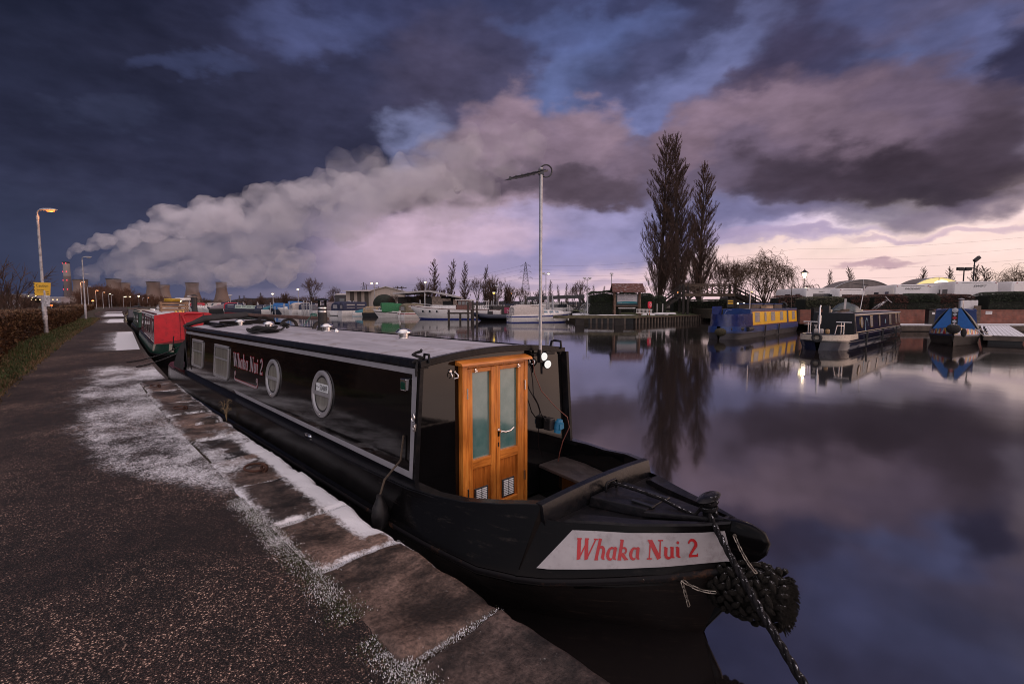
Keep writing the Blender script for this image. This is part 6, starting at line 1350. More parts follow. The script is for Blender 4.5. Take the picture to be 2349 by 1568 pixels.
def cruiser(label, loc, rz, L, P, group=None):
 """bow along +x, origin amidships at the waterline"""
 R = thing('cabin_cruiser', label, 'boat', loc, rz, group); B = L*.36 if L < 8 else L*.33; h = B/2; f = P.get('free', .13*L+.05)
 st = [(-.50, .88, .88), (-.45, .93, .88), (-.2, 1, .90), (.1, 1, .97), (.28, .84, 1.06), (.40, .55, 1.16), (.47, .25, 1.23), (.50, .03, 1.27)]
 def sec(x, w, z):
  k = max(0, (x-.1)/.4); ch = h*w*(.86-.40*k); xx = x*L; xw = xx-L*.10*k**1.5
  a = [(xx, -h*w, f*z), (xx, -h*w-.02, f*z*.80), (lerp(xx, xw, .5), -lerp(ch, h*w, .5), f*z*.42), (xw, -ch, .06), (xw, -ch*.8, -.35)]
  return a+[(q, -y, zz) for q, y, zz in reversed(a)]
 mb = MB(); mb.loft([sec(*q) for q in st], ring=False, cap=False); S = sec(*st[0]); mb.poly(S); mb.obj('hull', P.get('hull', M_GRP), R, smooth=38)
 for nm, m, a, b in (('stripe', P.get('stripe'), .70, .84), ('boot_top', P.get('boot'), -.02, .12)):
  if not m: continue
  mb = MB()
  for sd in (-1, 1):
   rows = []
   for x, w, z in st:
    k = max(0, (x-.1)/.4); ch = h*w*(.86-.40*k); xx = x*L; xw = xx-L*.10*k**1.5
    def at(q):
     if q > .42: t = (q-.42)/.38; return (lerp(lerp(xx, xw, .5), xx, min(1, t)), sd*(lerp(lerp(ch, h*w, .5), h*w+.02, min(1, t))+.012), f*z*q)
     t = q/.42; return (lerp(xw, lerp(xx, xw, .5), t), sd*(lerp(ch, lerp(ch, h*w, .5), t)+.016), max(.0, f*z*q))
    rows.append([at(a), at((a+b)/2), at(b)])
   mb.loft(rows, ring=False, cap=False)
  x, w, z = st[0]; e = .012; mb.poly([(x*L-e, -h*w*.9, f*z*max(a, 0.01)), (x*L-e, h*w*.9, f*z*max(a, .01)), (x*L-e, h*w*.93, f*z*b), (x*L-e, -h*w*.93, f*z*b)])
  mb.obj(nm, m, R, smooth=40)
 mb = MB(); mb.poly([(x*L, h*w-.03, f*z-.03) for x, w, z in st]+[(x*L, -h*w+.03, f*z-.03) for x, w, z in reversed(st)]); mb.obj('deck', P.get('deckm', M_GRP), R)
 # trunk cabin and wheelhouse screen
 c0, c1 = P.get('cab', (-.02, .34)); ch = P.get('chh', .07*L); sup = P.get('sup', M_GRP); z0 = f*.93
 def ring_(x, w, a, b, in_=.10): return [(x*L, -w, a), (x*L, -w+in_, b), (x*L, w-in_, b), (x*L, w, a)]
 mb = MB(); mb.loft([ring_(c0, h*.80, z0, z0+ch), ring_((c0+c1)/2, h*.76, z0+.02, z0+ch*1.0), ring_(c1-.04, h*.50, z0+.06, z0+ch*.82), ring_(c1+.03, h*.34, z0+.08, z0+ch*.25)]); mb.obj('cabin', sup, R, smooth=35)
 for sd in (-1, 1):
  for k in range(P.get('nwin', 2)):
   a = lerp(c0+.02, c1-.08, k/max(1, P.get('nwin', 2)))*L; b = a+(c1-c0-.12)*L/max(1, P.get('nwin', 2))-.12
   yy = lambda x, z: sd*(interp([(c0*L, h*.80), ((c0+c1)/2*L, h*.76), ((c1-.04)*L, h*.50), ((c1+.03)*L, h*.34)], x)[0]-.10*(z-z0)/ch+.015)
   zl, zh = z0+ch*.38, z0+ch*.80; mb = MB(); mb.poly([(a, yy(a, zl), zl), (b, yy(b, zl), zl), (b-.08, yy(b-.08, zh), zh), (a+.04, yy(a+.04, zh), zh)]); mb.obj('cabin_window', P.get('glass', M_GLAZ), R, fix=False)
 wz = z0+ch; wh = P.get('wh', .085*L); w0 = c0-.02
 if P.get('screen', True):
  mb = MB(); fr = [((w0+.09)*L, .62), ((w0+.02)*L, .74), ((w0-.06)*L, .78)]; mb.loft([[(x, -h*w, wz), (x-.10*L*.4, -h*w*.9, wz+wh)] for x, w in reversed(fr)]+[[(x, h*w, wz), (x-.04*L, h*w*.9, wz+wh)] for x, w in fr], ring=False, cap=False); g = mb.obj('windscreen', P.get('glass', M_GLAZ), R, smooth=30)
  mb = MB(); [mb.beam((x, s*h*w, wz), (x-.04*L, s*h*w*.9, wz+wh), .05, .05) for x, w in fr for s in (-1, 1)]; mb.beam((fr[0][0], -h*.62, wz+.01), (fr[0][0], h*.62, wz+.01), .05, .05); mb.beam((fr[0][0]-.04*L, -h*.56, wz+wh), (fr[0][0]-.04*L, h*.56, wz+wh), .05, .05); mb.obj('screen_frame', sup, g)
 can = P.get('canopy'); a0, a1 = P.get('can', (-.47, w0+.05)); ct = z0+ch+wh*P.get('ck', 1.15)
 if can:
  rows = []; style = P.get('style', 'tent'); n = 9
  for i in range(n):
   t = i/(n-1); x = lerp(a0, a1, t)*L
   if style == 'tarp': top = lerp(z0+.30, ct*.90, sin(pi*min(1, t*1.3)/2))+.06*nz(i*.9, L, 3); w = h*.96
   else: top = ct-(.22*(ct-z0) if i == 0 else .04*(ct-z0) if i == 1 else 0)+.02*nz(i*1.7, L, 1); w = h*.86
   rows.append([(x, -w*1.02, z0-.05), (x, -w, lerp(z0, top, .55)), (x, -w*.86, top-.12), (x, -w*.4, top), (x, w*.4, top), (x, w*.86, top-.12), (x, w, lerp(z0, top, .55)), (x, w*1.02, z0-.05)])
  mb = MB(); mb.loft(rows, ring=True, cap=True); c = mb.obj('canopy', can, R, smooth=45)
  if style == 'tent' and not P.get('plain'):
   mb = MB()
   for sd in (-1, 1):
    for k in (0, 1):
     xa, xb = lerp(a0, a1, .14+.43*k)*L, lerp(a0, a1, .48+.43*k)*L; zl, zh = lerp(z0, ct, .30), lerp(z0, ct, .72); mb.poly([(xa, sd*(h*.87), zl), (xb, sd*(h*.87), zl), (xb, sd*(h*.84), zh), (xa, sd*(h*.84), zh)])
   mb.poly([(a0*L-.03, -h*.5, lerp(z0, ct, .2)), (a0*L-.03, h*.5, lerp(z0, ct, .2)), (a0*L-.02, h*.45, lerp(z0, ct, .62)), (a0*L-.02, -h*.45, lerp(z0, ct, .62))]); mb.obj('canopy_window', P.get('vinyl', M_PVC), c, fix=False)
 if P.get('roof'):
  mb = MB(); mb.loft([[(a*L, -h*.80, wz+wh-.03), (a*L, -h*.78, wz+wh+.05), (a*L, h*.78, wz+wh+.05), (a*L, h*.80, wz+wh-.03)] for a in (w0-.16, w0+.075)]); mb.obj('wheelhouse_roof', P['roof'], R, bevel=.02)
 mb = MB()
 for sd in (-1, 1):
  pts = [(x*L, sd*(h*w-.05), f*z+(.42 if x < .49 else .40)) for x, w, z in st if x > .08]; mb.tube(pts, .018, 5)
  for x, y, z in pts[:-1]: mb.tube([(x, y, z), (x, y, z-.42)], .014, 4)
 mb.obj('pulpit_rail', M_STEELR, R, smooth=60)
 if P.get('fend'):
  for x in P['fend']:
   for sd in (-1, 1): mb = MB(); mb.lathe([(.01, -.36), (.09, -.30), (.10, 0), (.05, .06), (.015, .10), (.012, .40)], (x*L, sd*(h+.09), f*.55), 10); mb.obj('fender', mat('fender_white', (.7, .66, .64), .4), R, smooth=50)
 if P.get('outboard'):
  mb = MB(); mb.box((-.53*L, 0, f*.95), (.30, .28, .42)); mb.box((-.54*L, 0, f*.45), (.12, .10, .8)); mb.obj('outboard_motor', M_RUBBER if P['outboard'] == 1 else M_GRP, R, bevel=.04)
 if P.get('ladder'):
  mb = MB(); [mb.tube([(-.51*L, y, .05), (-.51*L, y, f*.95)], .02, 5) for y in (-.5, -.15)]; [mb.tube([(-.51*L, -.5, z), (-.51*L, -.15, z)], .018, 5) for z in (.2, .45, .7)]; mb.obj('stern_ladder', M_STEELR, R, smooth=60)
 if P.get('mast'):
  mb = MB(); mb.tube([(w0*L-.3, .2, wz+wh), (w0*L-.5, .2, wz+wh+P['mast'])], .025, 5); mb.obj('mast', M_STEELR, R, smooth=60)
 return R
def place(label, x, ywl, L, deg, P, group=None, back=0.0):
 p = G(x, ywl, 0); p.y += back; p.x += back*(x-CX)/FPX
 return cruiser(label, (p.x, p.y, 0), radians(deg), L, P, group)
sara = place('white cruiser with blue stripes and a cream canopy, moored nearest by the grassy bank', 1240, 739.0, 7.7, 15, dict(stripe=M_BLUEH, boot=M_BLUEH, canopy=M_CREAMC, can=(-.46, .0), cab=(-.02, .36), chh=.50, wh=.55, ck=1.12, roof=M_GRP, glass=mat('blue_glass', (.10, .20, .28), .1, spec=.9), fend=(-.1, .15, .38), ladder=1, free=1.02, vinyl=M_GREYC, plain=1, nwin=3))
mb = MB(); mb.tube([(-.48*7.7, 1.0, .95), (-.5*7.7, 1.0, 1.45), (-.40*7.7, 1.0, 1.15)], .035, 6); mb.tube([(-.48*7.7, -1.0, .95), (-.5*7.7, -1.0, 1.5), (-.42*7.7, -1.0, 1.15)], .035, 6); mb.obj('stern_rail', M_GRP, sara, smooth=60)
me = place_text('Sara B', .26, frame((-3.885, .95, .38), (0, -1, 0), (0, 0, 1)), mat('name_black', (.02, .02, .02), .5), sara, 'name', .004)
def woody():
 R = place('long white wooden motor boat with a brown wheelhouse and row of portholes', 1046, 731.8, 13.0, 180-3, dict(hull=M_GRP, boot=M_BLUEH, cab=(-.02, .30), nwin=0, screen=False, sup=mat('cabin_white', (.6, .58, .57), .4), chh=.55, free=1.55), None); L = 13.0; h = L*.33/2
 z0 = 1.45; mb = MB(); mb.loft([[(-.16*L, -1.5, z0), (-.16*L, -1.4, z0+1.25), (-.16*L, 1.4, z0+1.25), (-.16*L, 1.5, z0)], [(-.02*L, -1.45, z0), (-.045*L, -1.35, z0+1.25), (-.045*L, 1.35, z0+1.25), (-.02*L, 1.45, z0)]]); w = mb.obj('wheelhouse', M_MAHOG, R)
 mb = MB()
 for sd in (-1, 1):
  for a in (-.155, -.115, -.075): mb.poly([(a*L, sd*1.49, z0+.60), ((a+.032)*L, sd*1.49, z0+.60), ((a+.030)*L, sd*1.43, z0+1.08), (a*L, sd*1.43, z0+1.08)])
 for y in (-.9, 0, .9): mb.poly([(-.028*L, y-.4, z0+.6), (-.028*L, y+.4, z0+.6), (-.036*L, y+.38, z0+1.1), (-.036*L, y-.38, z0+1.1)])
 mb.obj('wheelhouse_window', M_GLAZ, w, fix=False); mb = MB(); mb.box((-.105*L, 0, z0+1.30), (2.4, 3.2, .10)); mb.obj('wheelhouse_roof', M_GRP, w, bevel=.02)
 mb = MB(); mb.box((-.16*L-1.3, 0, z0+1.1), (2.6, 2.8, .06)); [mb.tube([(-.16*L-2.5, y, z0), (-.16*L-2.5, y, z0+1.1)], .04, 6) for y in (-1.3, 1.3)]; mb.obj('awning', M_GRP, R)
 for x in (.34, .26, .18):
  for sd in (-1, 1):
   y = sd*(h*interp([(.1, 1), (.28, .84), (.40, .55)], x)[0]+.01); mb = MB(); mb.lathe([(.15, -.02), (.15, .03), (.11, .04), (.10, .0)], (x*L, y, 1.15), 14, (0.28, sd, 0)); mb.lathe([(.10, .015), (.01, .016)], (x*L, y, 1.15), 14, (.28, sd, 0)); mb.obj('porthole', M_GLAZ, R, smooth=40)
 mb = MB(); [mb.tube([(x*L, sd*(h*w+.03), 1.55*z-.02) for x, w, z in ((-.5, .88, .88), (-.2, 1, .90), (.1, 1, .97), (.28, .84, 1.06), (.40, .55, 1.16), (.5, .04, 1.27))], .05, 6) for sd in (-1, 1)]; mb.obj('gunwale', M_MAHOG, R, smooth=60)
woody()
def rib():
 p = G(1128, 735.5, 0); R = thing('inflatable_boat', 'dark navy inflatable boat with an upturned bow beside the wooden piles', 'boat', (p.x, p.y, 0), radians(180-8))
 mb = MB()
 for sd in (-1, 1): mb.tube([(-2.2, sd*.85, .55), (0, sd*.9, .58), (1.3, sd*.75, .66), (2.1, sd*.38, .82), (2.45, 0, .92)], [.26, .28, .27, .24, .22], 10)
 mb.obj('tube', M_NAVYH, R, smooth=60); mb = MB(); mb.loft([[(-2.2, -.7, .45), (-2.2, 0, -.2), (-2.2, .7, .45)], [(1.2, -.6, .5), (1.2, 0, -.1), (1.2, .6, .5)], [(2.35, -.05, .8), (2.35, 0, .6), (2.35, .05, .8)]], ring=False); mb.obj('hull', M_BLKP, R, smooth=40); mb = MB(); mb.box((.2, 0, .95), (.6, .7, .6)); mb.box((.45, 0, 1.35), (.05, .6, .35), ry=-.3); mb.obj('console', M_BLKP, R, bevel=.03)
rib()
p = G(1176, 734, 0); R5, _f = narrowboat('dark narrowboat with a maroon cabin panel behind the wooden piles and the inflatable', (p.x-4.5, p.y+4.0, 0), radians(20), 11, 2.0, dict(hull=M_BLKP, side=M_BLKP, roof=mat('roof_dark', (.06, .05, .05), .7), cabin=(1.5, 8.6), zg=.75, ch=1.1, panels=[(3.2, 6.6, .08, .95, mat('plum_panel', (.22, .02, .07), .4))], winsides=()))
LB = cruiser('long pale blue and white cruiser with red portholes behind the brown wheelhouse', (G(1108, 722.5, .0).x, G(1108, 722.5, 0).y, 0), radians(176), 14, dict(hull=M_LBLUE, cab=(-.3, .3), chh=.8, nwin=4, screen=False, free=1.25, roof=None));
mb = MB(); [mb.lathe([(.22, 0), (.22, .04), (.01, .05)], (x, y*2.33, .72), 14, (0, y, 0)) for x in (-1, .6, 2.4) for y in (-1, 1)]; mb.obj('porthole', M_REDC, LB, smooth=40)
ROW = [ # x, waterline y, length, heading, dressing, label
 (960, 727.5, 6.6, 205, dict(canopy=M_KHAKI, stripe=M_REDH, can=(-.45, .06), outboard=2, ck=1.5), 'white cruiser under a khaki canopy left of the long wooden boat'),
 (912, 727.5, 7.6, 200, dict(canopy=M_GREENT, style='tarp', stripe=M_BLKP, can=(-.46, .34), ck=1.5, screen=False), 'white cruiser covered by a green and blue tarpaulin'),
 (872, 726.3, 5.8, 160, dict(hull=M_BLKP, canopy=M_TANC, ck=1.1), 'black hulled small boat with a tan cuddy canopy'),
 (845, 725.0, 5.4, 190, dict(canopy=M_TEALT, style='tarp', can=(-.4, .3), boot=M_LBLUE, screen=False), 'small white and teal dinghy under a teal cover'),
 (829, 724.0, 8.0, 200, dict(canopy=M_NAVY, can=(-.46, .08), ck=1.25, mast=1.2, fend=(.1,)), 'white cruiser with a tall navy canopy near the barn'),
 (806, 723.0, 8.0, 215, dict(canopy=M_NAVY, can=(-.46, .05), ck=1.35, boot=M_BLKP), 'white cruiser with a navy canopy and clear side panels right of the flue'),
 (781, 722.0, 7.4, 205, dict(canopy=M_GREYC, can=(-.46, .1), ck=1.5), 'white boat beneath a tall mauve grey canopy'),
 (757, 721.0, 7.0, 205, dict(canopy=M_GREYC, can=(-.46, .06), ck=1.3), 'grey canopied boat just right of the black flue'),
 (728, 720.0, 7.6, 170, dict(canopy=M_NAVY, ck=1.2, fend=(0,)), 'white sports cruiser partly hidden by the black flue'),
 (708, 719.5, 7.6, 200, dict(canopy=M_CREAMC, ck=1.3), 'white cruiser with a pale open canopy left of the black flue'),
 (683, 719.0, 8.6, 190, dict(canopy=M_BLUET, style='tarp', can=(-.46, .2), ck=1.7, screen=False), 'white cruiser under a big bright blue tarpaulin'),
 (656, 718.5, 7.8, 190, dict(hull=M_NAVYH, canopy=M_BLUET, style='tarp', can=(-.46, .3), ck=1.5, screen=False), 'dark hulled boat under blue sheeting left of the big blue one'),
 (640, 718.3, 7.4, 190, dict(canopy=M_TEALT, style='tarp', can=(-.46, .25), ck=1.5, screen=False), 'boat under a faded teal tarpaulin'),
 (622, 718.0, 7.0, 180, dict(hull=M_NAVYH, canopy=M_NAVY, ck=.9), 'low navy boat among the mooring poles'),
 (604, 717.6, 9.0, 178, dict(hull=M_NAVYH, sup=M_PGREEN, cab=(-.4, .3), nwin=4, screen=False), 'dark boat with a pale green cabin side'),
 (581, 717.2, 9.5, 180, dict(hull=M_NAVYH, boot=M_REDH, sup=M_PGREEN, cab=(-.4, .3), nwin=4, screen=False), 'long boat with a green top and red waterline'),
 (560, 716.8, 8.5, 182, dict(hull=M_NAVYH, canopy=M_NAVY, boot=M_REDH, ck=.9), 'dark boat with a red and white waterline'),
 (536, 716.3, 8.0, 250, dict(canopy=M_REDC, ck=1.3, boot=M_BLKP), 'white cruiser with a red canopy'),
 (519, 716.0, 8.0, 195, dict(hull=M_BLKP, canopy=M_GREYC, style='tarp', screen=False), 'black hulled boat under a grey sheet')]
for i, (x, y, L, a, P, lab) in enumerate(ROW):
 if P.get('style') != 'tarp' or i % 3 == 0: a = (a-180)*1.3+12
 P['ck'] = P.get('ck', 1)*1.18; place(lab, x, y, L, a, P, 'boats moored along the far pontoons')
rnd = random.Random(15); cans = [(M_NAVY, 'navy'), (M_GREYC, 'grey'), (M_CREAMC, 'cream'), (M_BLUET, 'blue'), (M_KHAKI, 'khaki'), (M_REDC, 'red'), (None, '')]
for k in range(15):
 x = 388+k*9.0; y = interp([(380, 712.4), (450, 713.6), (520, 715.8)], x)[0]+rnd.uniform(-.5, .3); c, cn = cans[(k*3+rnd.randint(0, 1)) % 7]; dk = k % 4 == 2
 P = dict(canopy=c, ck=rnd.uniform(1.0, 1.4), screen=k % 3 > 0); P['hull'] = M_NAVYH if dk else M_GRP
 place('far %s cruiser%s, number %s from the left end of the marina' % ('dark' if dk else 'white', ' under a %s canopy' % cn if cn else ' with no canopy', 'one two three four five six seven eight nine ten eleven twelve thirteen fourteen fifteen'.split()[k]), x, y, rnd.uniform(7, 9), rnd.choice((185, 200, 215, 170)), P, 'small boats at the far end of the marina')
back = [(1010, 719, 8, 185, dict(canopy=M_CREAMC, ck=1.3, roof=M_GRP), 'white cabin boat showing above the bow of the wooden boat'), (1052, 717, 7, 180, dict(canopy=M_NAVY, ck=1.2), 'boat with a navy canopy behind the wooden boat'), (1150, 718, 7, 200, dict(canopy=M_NAVY, ck=1.4), 'navy canopied boat behind the long pale blue one'), (1181, 717, 7, 200, dict(canopy=M_CREAMC, ck=1.3), 'white boat with a curved cover behind the mooring poles'), (1215, 716, 7, 185, dict(canopy=M_GREENT, style='tarp', screen=False), 'green covered boat behind the cream canopied cruiser'), (938, 718.5, 8, 185, dict(canopy=None, mast=1), 'white cruiser on the second row behind the green tarpaulin'), (885, 717, 8, 185, dict(canopy=M_CREAMC), 'white boat on the second row in front of the dark round bush'), (700, 713, 8, 185, dict(canopy=M_CREAMC), 'pale boat on the second row near the big bare tree'), (745, 713, 8, 185, dict(canopy=M_NAVY), 'navy topped boat on the second row behind the black flue'), (660, 712, 8, 185, dict(canopy=None), 'white boat on the second row behind the blue sheeting')]
for x, y, L, a, P, lab in back: place(lab, x, y, L, a, P, 'boats on the second row of pontoons')
place('black canopied boat with a purple side moored behind the cruiser bow', 1322, 722.5, 5.0, 0, dict(hull=mat('purple_hull', (.07, .02, .12), .4), canopy=mat('black_cover', (.015, .014, .016), .8), ck=1.5, free=.8))
# pontoons
M_BOARD = mat('pontoon_boards', (.10, .075, .06), .8, var=.5, scale=2, snow=.45); M_PILE = mat('wet_pile', (.04, .03, .024), .8, var=.5, scale=4, bump=.4)
def pontoon(x0, y0, x1, y1, label, w=1.6, z=.42):
 A, B = G(x0, y0, 0), G(x1, y1, 0); d = (B-A); L = d.length; o = thing('pontoon', label, 'pontoon', A, atan2(d.y, d.x), 'pontoons of the marina'); mb = MB(); mb.box((L/2, 0, z), (L, w, .10)); mb.obj('deck', M_BOARD, o); mb = MB(); mb.box((L/2, 0, z-.22), (L, w*.9, .34)); mb.obj('float', M_PILE, o)
pontoon(385, 710.8, 640, 715.2, 'long low pontoon behind the farthest boats'); pontoon(640, 715.2, 880, 721.6, 'pontoon behind the tarpaulined boats in the middle'); pontoon(880, 721.6, 1200, 724, 'pontoon behind the white wooden boat')
def jetty(x, y, deg, L, label):
 p = G(x, y, 0); o = thing('jetty', label, 'jetty', p, radians(deg)); mb = MB(); mb.box((0, 0, .95), (L, .28, .22)); mb.obj('deck', M_PILE, o)
 for q in (-.45, 0, .45): mb = MB(); mb.box((q*L, 0, .3), (.26, .26, 2.2 if q else 1.4)); mb.obj('pile', M_PILE, o)
jetty(1056, 734.5, 0, 3.4, 'short dark wooden staging with piles in front of the wooden boat'); jetty(1196, 737, 0, 3.2, 'dark wooden staging with piles left of the blue striped cruiser')
mb = MB(); p = G(1170, 738, 0); [mb.tube([(sx, 0, 0), (sx, 0, 1.7), (sx+.1, .1, 1.9), (sx+.35, .6, 1.9)], .035, 6) for sx in (0, .55)]; [mb.tube([(0, 0, z), (.55, 0, z)], .03, 5) for z in (.3, .6, .9, 1.2)]; tag(mb.obj('ladder', M_STEELR, loc=p, smooth=60), 'bright metal ladder on the staging next to the inflatable', 'ladder')
# mooring poles, every one on its own
mbp = MB(); mbp.lathe([(.055, -.5), (.055, 1.0), (.03, 1.01)], n=8); POLE = mbp.obj('mooring_pole', M_GALV, smooth=50)
POLE['category'] = 'pole'; POLE['group'] = 'galvanised mooring poles standing in the water'; POLE['label'] = 'slim grey galvanised mooring pole standing in the marina water'
def pole(x, ytop, ybase, first=[True]):
 p = G(x, ybase, 0); h = D(x, ytop, p.y).z; o = POLE if first[0] else POLE.copy()
 if not first[0]: COL.objects.link(o)
 first[0] = False; o.location = p; o.scale = (1.0+p.y/120, 1.0+p.y/120, h)
for x, a, b in ((805, 690, 724), (812, 690, 724), (880.5, 702, 724), (888.5, 702, 724), (964, 688, 727), (975, 672, 729), (1121, 687.5, 719), (1132, 687.5, 719), (1242-114-0, 690, 724), (1250-107, 690, 724), (1249-2, 0, 0), (1258, 680, 736), (1267-0, 675.5, 737), (1323-2, 690, 720)):
 if a: pole(x, a, b)
for x, a, b in ((1376, 679, 738), (1390, 686, 738)): pole(x-121, a, b)
rnd = random.Random(6)
for k in range(44):
 x = rnd.uniform(520, 800); b = interp([(520, 716.5), (640, 719), (720, 721.5), (800, 724)], x)[0]+rnd.uniform(-.8, .5); pole(x, b-rnd.uniform(14, 26)*(1 if x < 650 else 1.25), b)
for x, t, b in ((1085, 690, 736), (1094, 692, 736), (1074, 694, 736), (1205, 678, 737), (1218, 692, 736)):
 p = G(x, b, 0); mb = MB(); mb.lathe([(.13, -.5), (.12, D(x, t, p.y).z), (.08, D(x, t, p.y).z+.05)], n=10); o = mb.obj('timber_pile', M_PILE, loc=p, smooth=50); tag(o, 'rough dark timber pile rising from the water by the staging', 'pile', 'timber piles by the stagings')
# white and yellow lamps over the marina
def mast_lamp(x, ytop, Y, label, m, heads=1, base=.46, mh=None, r=.16, watts=0):
 p = D(x, ytop, Y); H = p.z-base; k = max(1, Y/70); o = thing('lamp_post', label, 'lamp post', (p.x, Y, base), 0, 'lamp posts of the marina'); mb = MB(); mb.lathe([(.07*k, 0), (.045*k, H)], n=8); mb.obj('post', mh or M_POST, o, smooth=50)
 mb = MB(); mb.box((0, 0, H-.25), (.5*k, .12, .05)); q = mb.obj('bracket', mh or M_POST, o)
 for i in range(heads):
  xx = (i-(heads-1)/2)*.75*k; mb = MB(); mb.loft([[(xx-.26*k, -.16*k, H-.06), (xx+.26*k, -.16*k, H-.06), (xx+.26*k, .16*k, H-.02), (xx-.26*k, .16*k, H-.02)], [(xx-.18*k, -.1*k, H+.12*k), (xx+.18*k, -.1*k, H+.12*k), (xx+.18*k, .1*k, H+.14*k), (xx-.18*k, .1*k, H+.14*k)]]); hd = mb.obj('lantern', M_LANT, o)
  mb = MB(); mb.ball((xx, -.12*k, H-.08), (r*k, r*k*.7, r*k*.55), 8, 5); mm = m[i] if isinstance(m, tuple) else m; mb.obj('bulb', mm or M_OFFL, hd, smooth=180)
 if watts: lamp_light('marina_light', (p.x, Y-.5, p.z-.3), (1, .85, .6), watts, .15)
M_YEL = emit('yellow_lamp', (1, .62, .06), 5)
for a in ((415, 690, 200, 'lit white lamp, smallest and farthest left over the marina', M_WHITEL), (434, 680, 190, 'thin lamp post between the two right cooling towers', None), (528, 677.5, 180, 'unlit lamp post right of the rightmost cooling tower', None), (626, 673.5, 150, 'lit white lamp left of the big bare tree', M_WHITEL), (684, 663.2, 120, 'bright white lamp close to the left side of the big bare tree', M_WHITEL), (859, 649, 105, 'tall lit twin lamp in front of the pale barn', M_WHITEL, 2), (976, 646.5, 110, 'brown lamp post with a small light by the first poplar', M_WHITEL), (1133, 671, 84, 'yellow glowing lamp by the fence', M_YEL), (1172.5, 672, 130, 'small orange light among bare bushes by the pylon', M_SODW), (1140, 656, 86, 'white pole with a small camera behind the yellow lamp', None), (1252.5, 627, 78, 'tall twin lamp with its right head lit, right of the aerial mast', (None, M_WHITEL), 2), (1347, 638, 74, 'white post with two small floodlights behind the hedge', None, 2), (1403, 628, 70, 'dark post with a square lantern behind the sign roof', None)):
 mast_lamp(*a[:5], *(a[5:]))
# buildings behind
M_CLAD = mat('beige_cladding', (.42, .35, .30), .6, var=.12, scale=1, stretch=(12, 12, .2)); M_CLADD = mat('cladding_stripe', (.06, .045, .035), .6); M_ROOFP = mat('pale_roof', (.46, .41, .40), .6, var=.1, snow=.3); M_STONEW = mat('rubble_stone', (.22, .17, .14), .85, var=.6, scale=2.5, bump=.6); M_OPEN = mat('dark_opening', (.01, .009, .009), .9)
def barn():
 Y = 108; a, b, c = D(794, 698, Y), D(853, 698, Y), D(905, 698, Y-4); o = thing('barn', 'pale beige clad barn with a low gable and brown stripes', 'building', (b.x, Y, .46)); he, hr = hz(667, Y)-.46, hz(660.5, Y)-.46
 x0, x1 = a.x-b.x, D(930, 698, Y).x-b.x; g = x1-0; mb = MB(); mb.loft([[(x0, 0, 0), (x0, 0, he), (x0, 14, hr), (x0, 28, he), (x0, 28, 0)], [(0, 0, 0), (0, 0, he), (0, 14, hr), (0, 28, he), (0, 28, 0)]], ring=True); mb.obj('long_wall', M_CLAD, o)
 mb = MB(); mb.prism([(0, 0), (g, 0), (g, he*.96), (g*.45, hr+.25), (0, he*1.0)], -.4, 0, Matrix(((1, 0, 0, 0), (0, 0, 1, 0), (0, 1, 0, 0), (0, 0, 0, 1)))); mb.obj('gable_wall', M_CLAD, o)
 mb = MB(); mb.beam((-.2, -.6, he+.05), (g*.45, -.6, hr+.32), .5, .14); mb.beam((g*.45, -.6, hr+.32), (g+.2, -.6, he*.96+.05), .5, .14); mb.box(((x0)/2, 6, (he+hr)/2-.1), (abs(x0)+.4, 16, .12), rx=.04); mb.obj('roof', M_ROOFP, o)
 for k in range(3): mb = MB(); mb.box((x0*(.2+.28*k), -.03, he/2), (.9, .06, he)); mb.obj('dark_bay', M_CLADD, o)
 for q in (.28, .74): mb = MB(); mb.box((g*q, -.44, he*.36), (g*.36, .06, he*.72)); mb.obj('roller_door', mat('roller_door', (.36, .31, .28), .6, var=.1, stretch=(.2, .2, 20)), o)
 mb = MB(); mb.box((x0*.86, -.06, he*.42), (.7, .04, 1.1)); mb.obj('notice_board', mat('notice_board', (.55, .55, .56), .5), o)
barn()
def clubhouse():
 Y = 92; A, B = D(905, 698, Y), D(1048, 698, Y); o = thing('clubhouse', 'low stone clubhouse with a long snowy sloping roof and dark openings', 'building', (A.x, Y, .46)); L = B.x-A.x; f = L/143
 z = lambda y: hz(y, Y)-.46
 r0 = [(0, z(675)), (80*f, z(669.5)), (143*f, z(682.5))]
 mb = MB(); mb.box((118*f, 0, z(684)/2), (22*f, .4, z(684))); mb.box((139*f, 0, z(686)/2), (8*f, .4, z(686))); mb.box((96*f, 0, z(680)/2), (22*f, .4, z(680))); mb.obj('stone_wall', M_STONEW, o)
 mb = MB(); mb.box((45*f, 3, z(680)/2), (90*f, .4, z(680))); mb.box((70*f, 10, z(676)/2), (140*f, .4, z(680))); mb.obj('dark_wall', mat('dark_wall', (.03, .024, .022), .8), o)
 mb = MB(); mb.box((122*f, -.25, z(688)/2-.1), (22*f, .1, z(690))); mb.box((78*f, -.25, z(683)/2), (16*f, .1, z(684))); mb.box((40*f, 2.7, z(686)/2), (36*f, .1, z(688))); mb.obj('dark_opening', M_OPEN, o)
 mb = MB(); mb.loft([[(p[0], -1.2, p[1]), (p[0], -1.2, p[1]+.32), (p[0], 11, p[1]+.30), (p[0], 11, p[1]+.05)] for p in r0]); mb.obj('roof', mat('clubhouse_roof', (.40, .37, .37), .6, var=.15, snow=.6), o)
clubhouse()
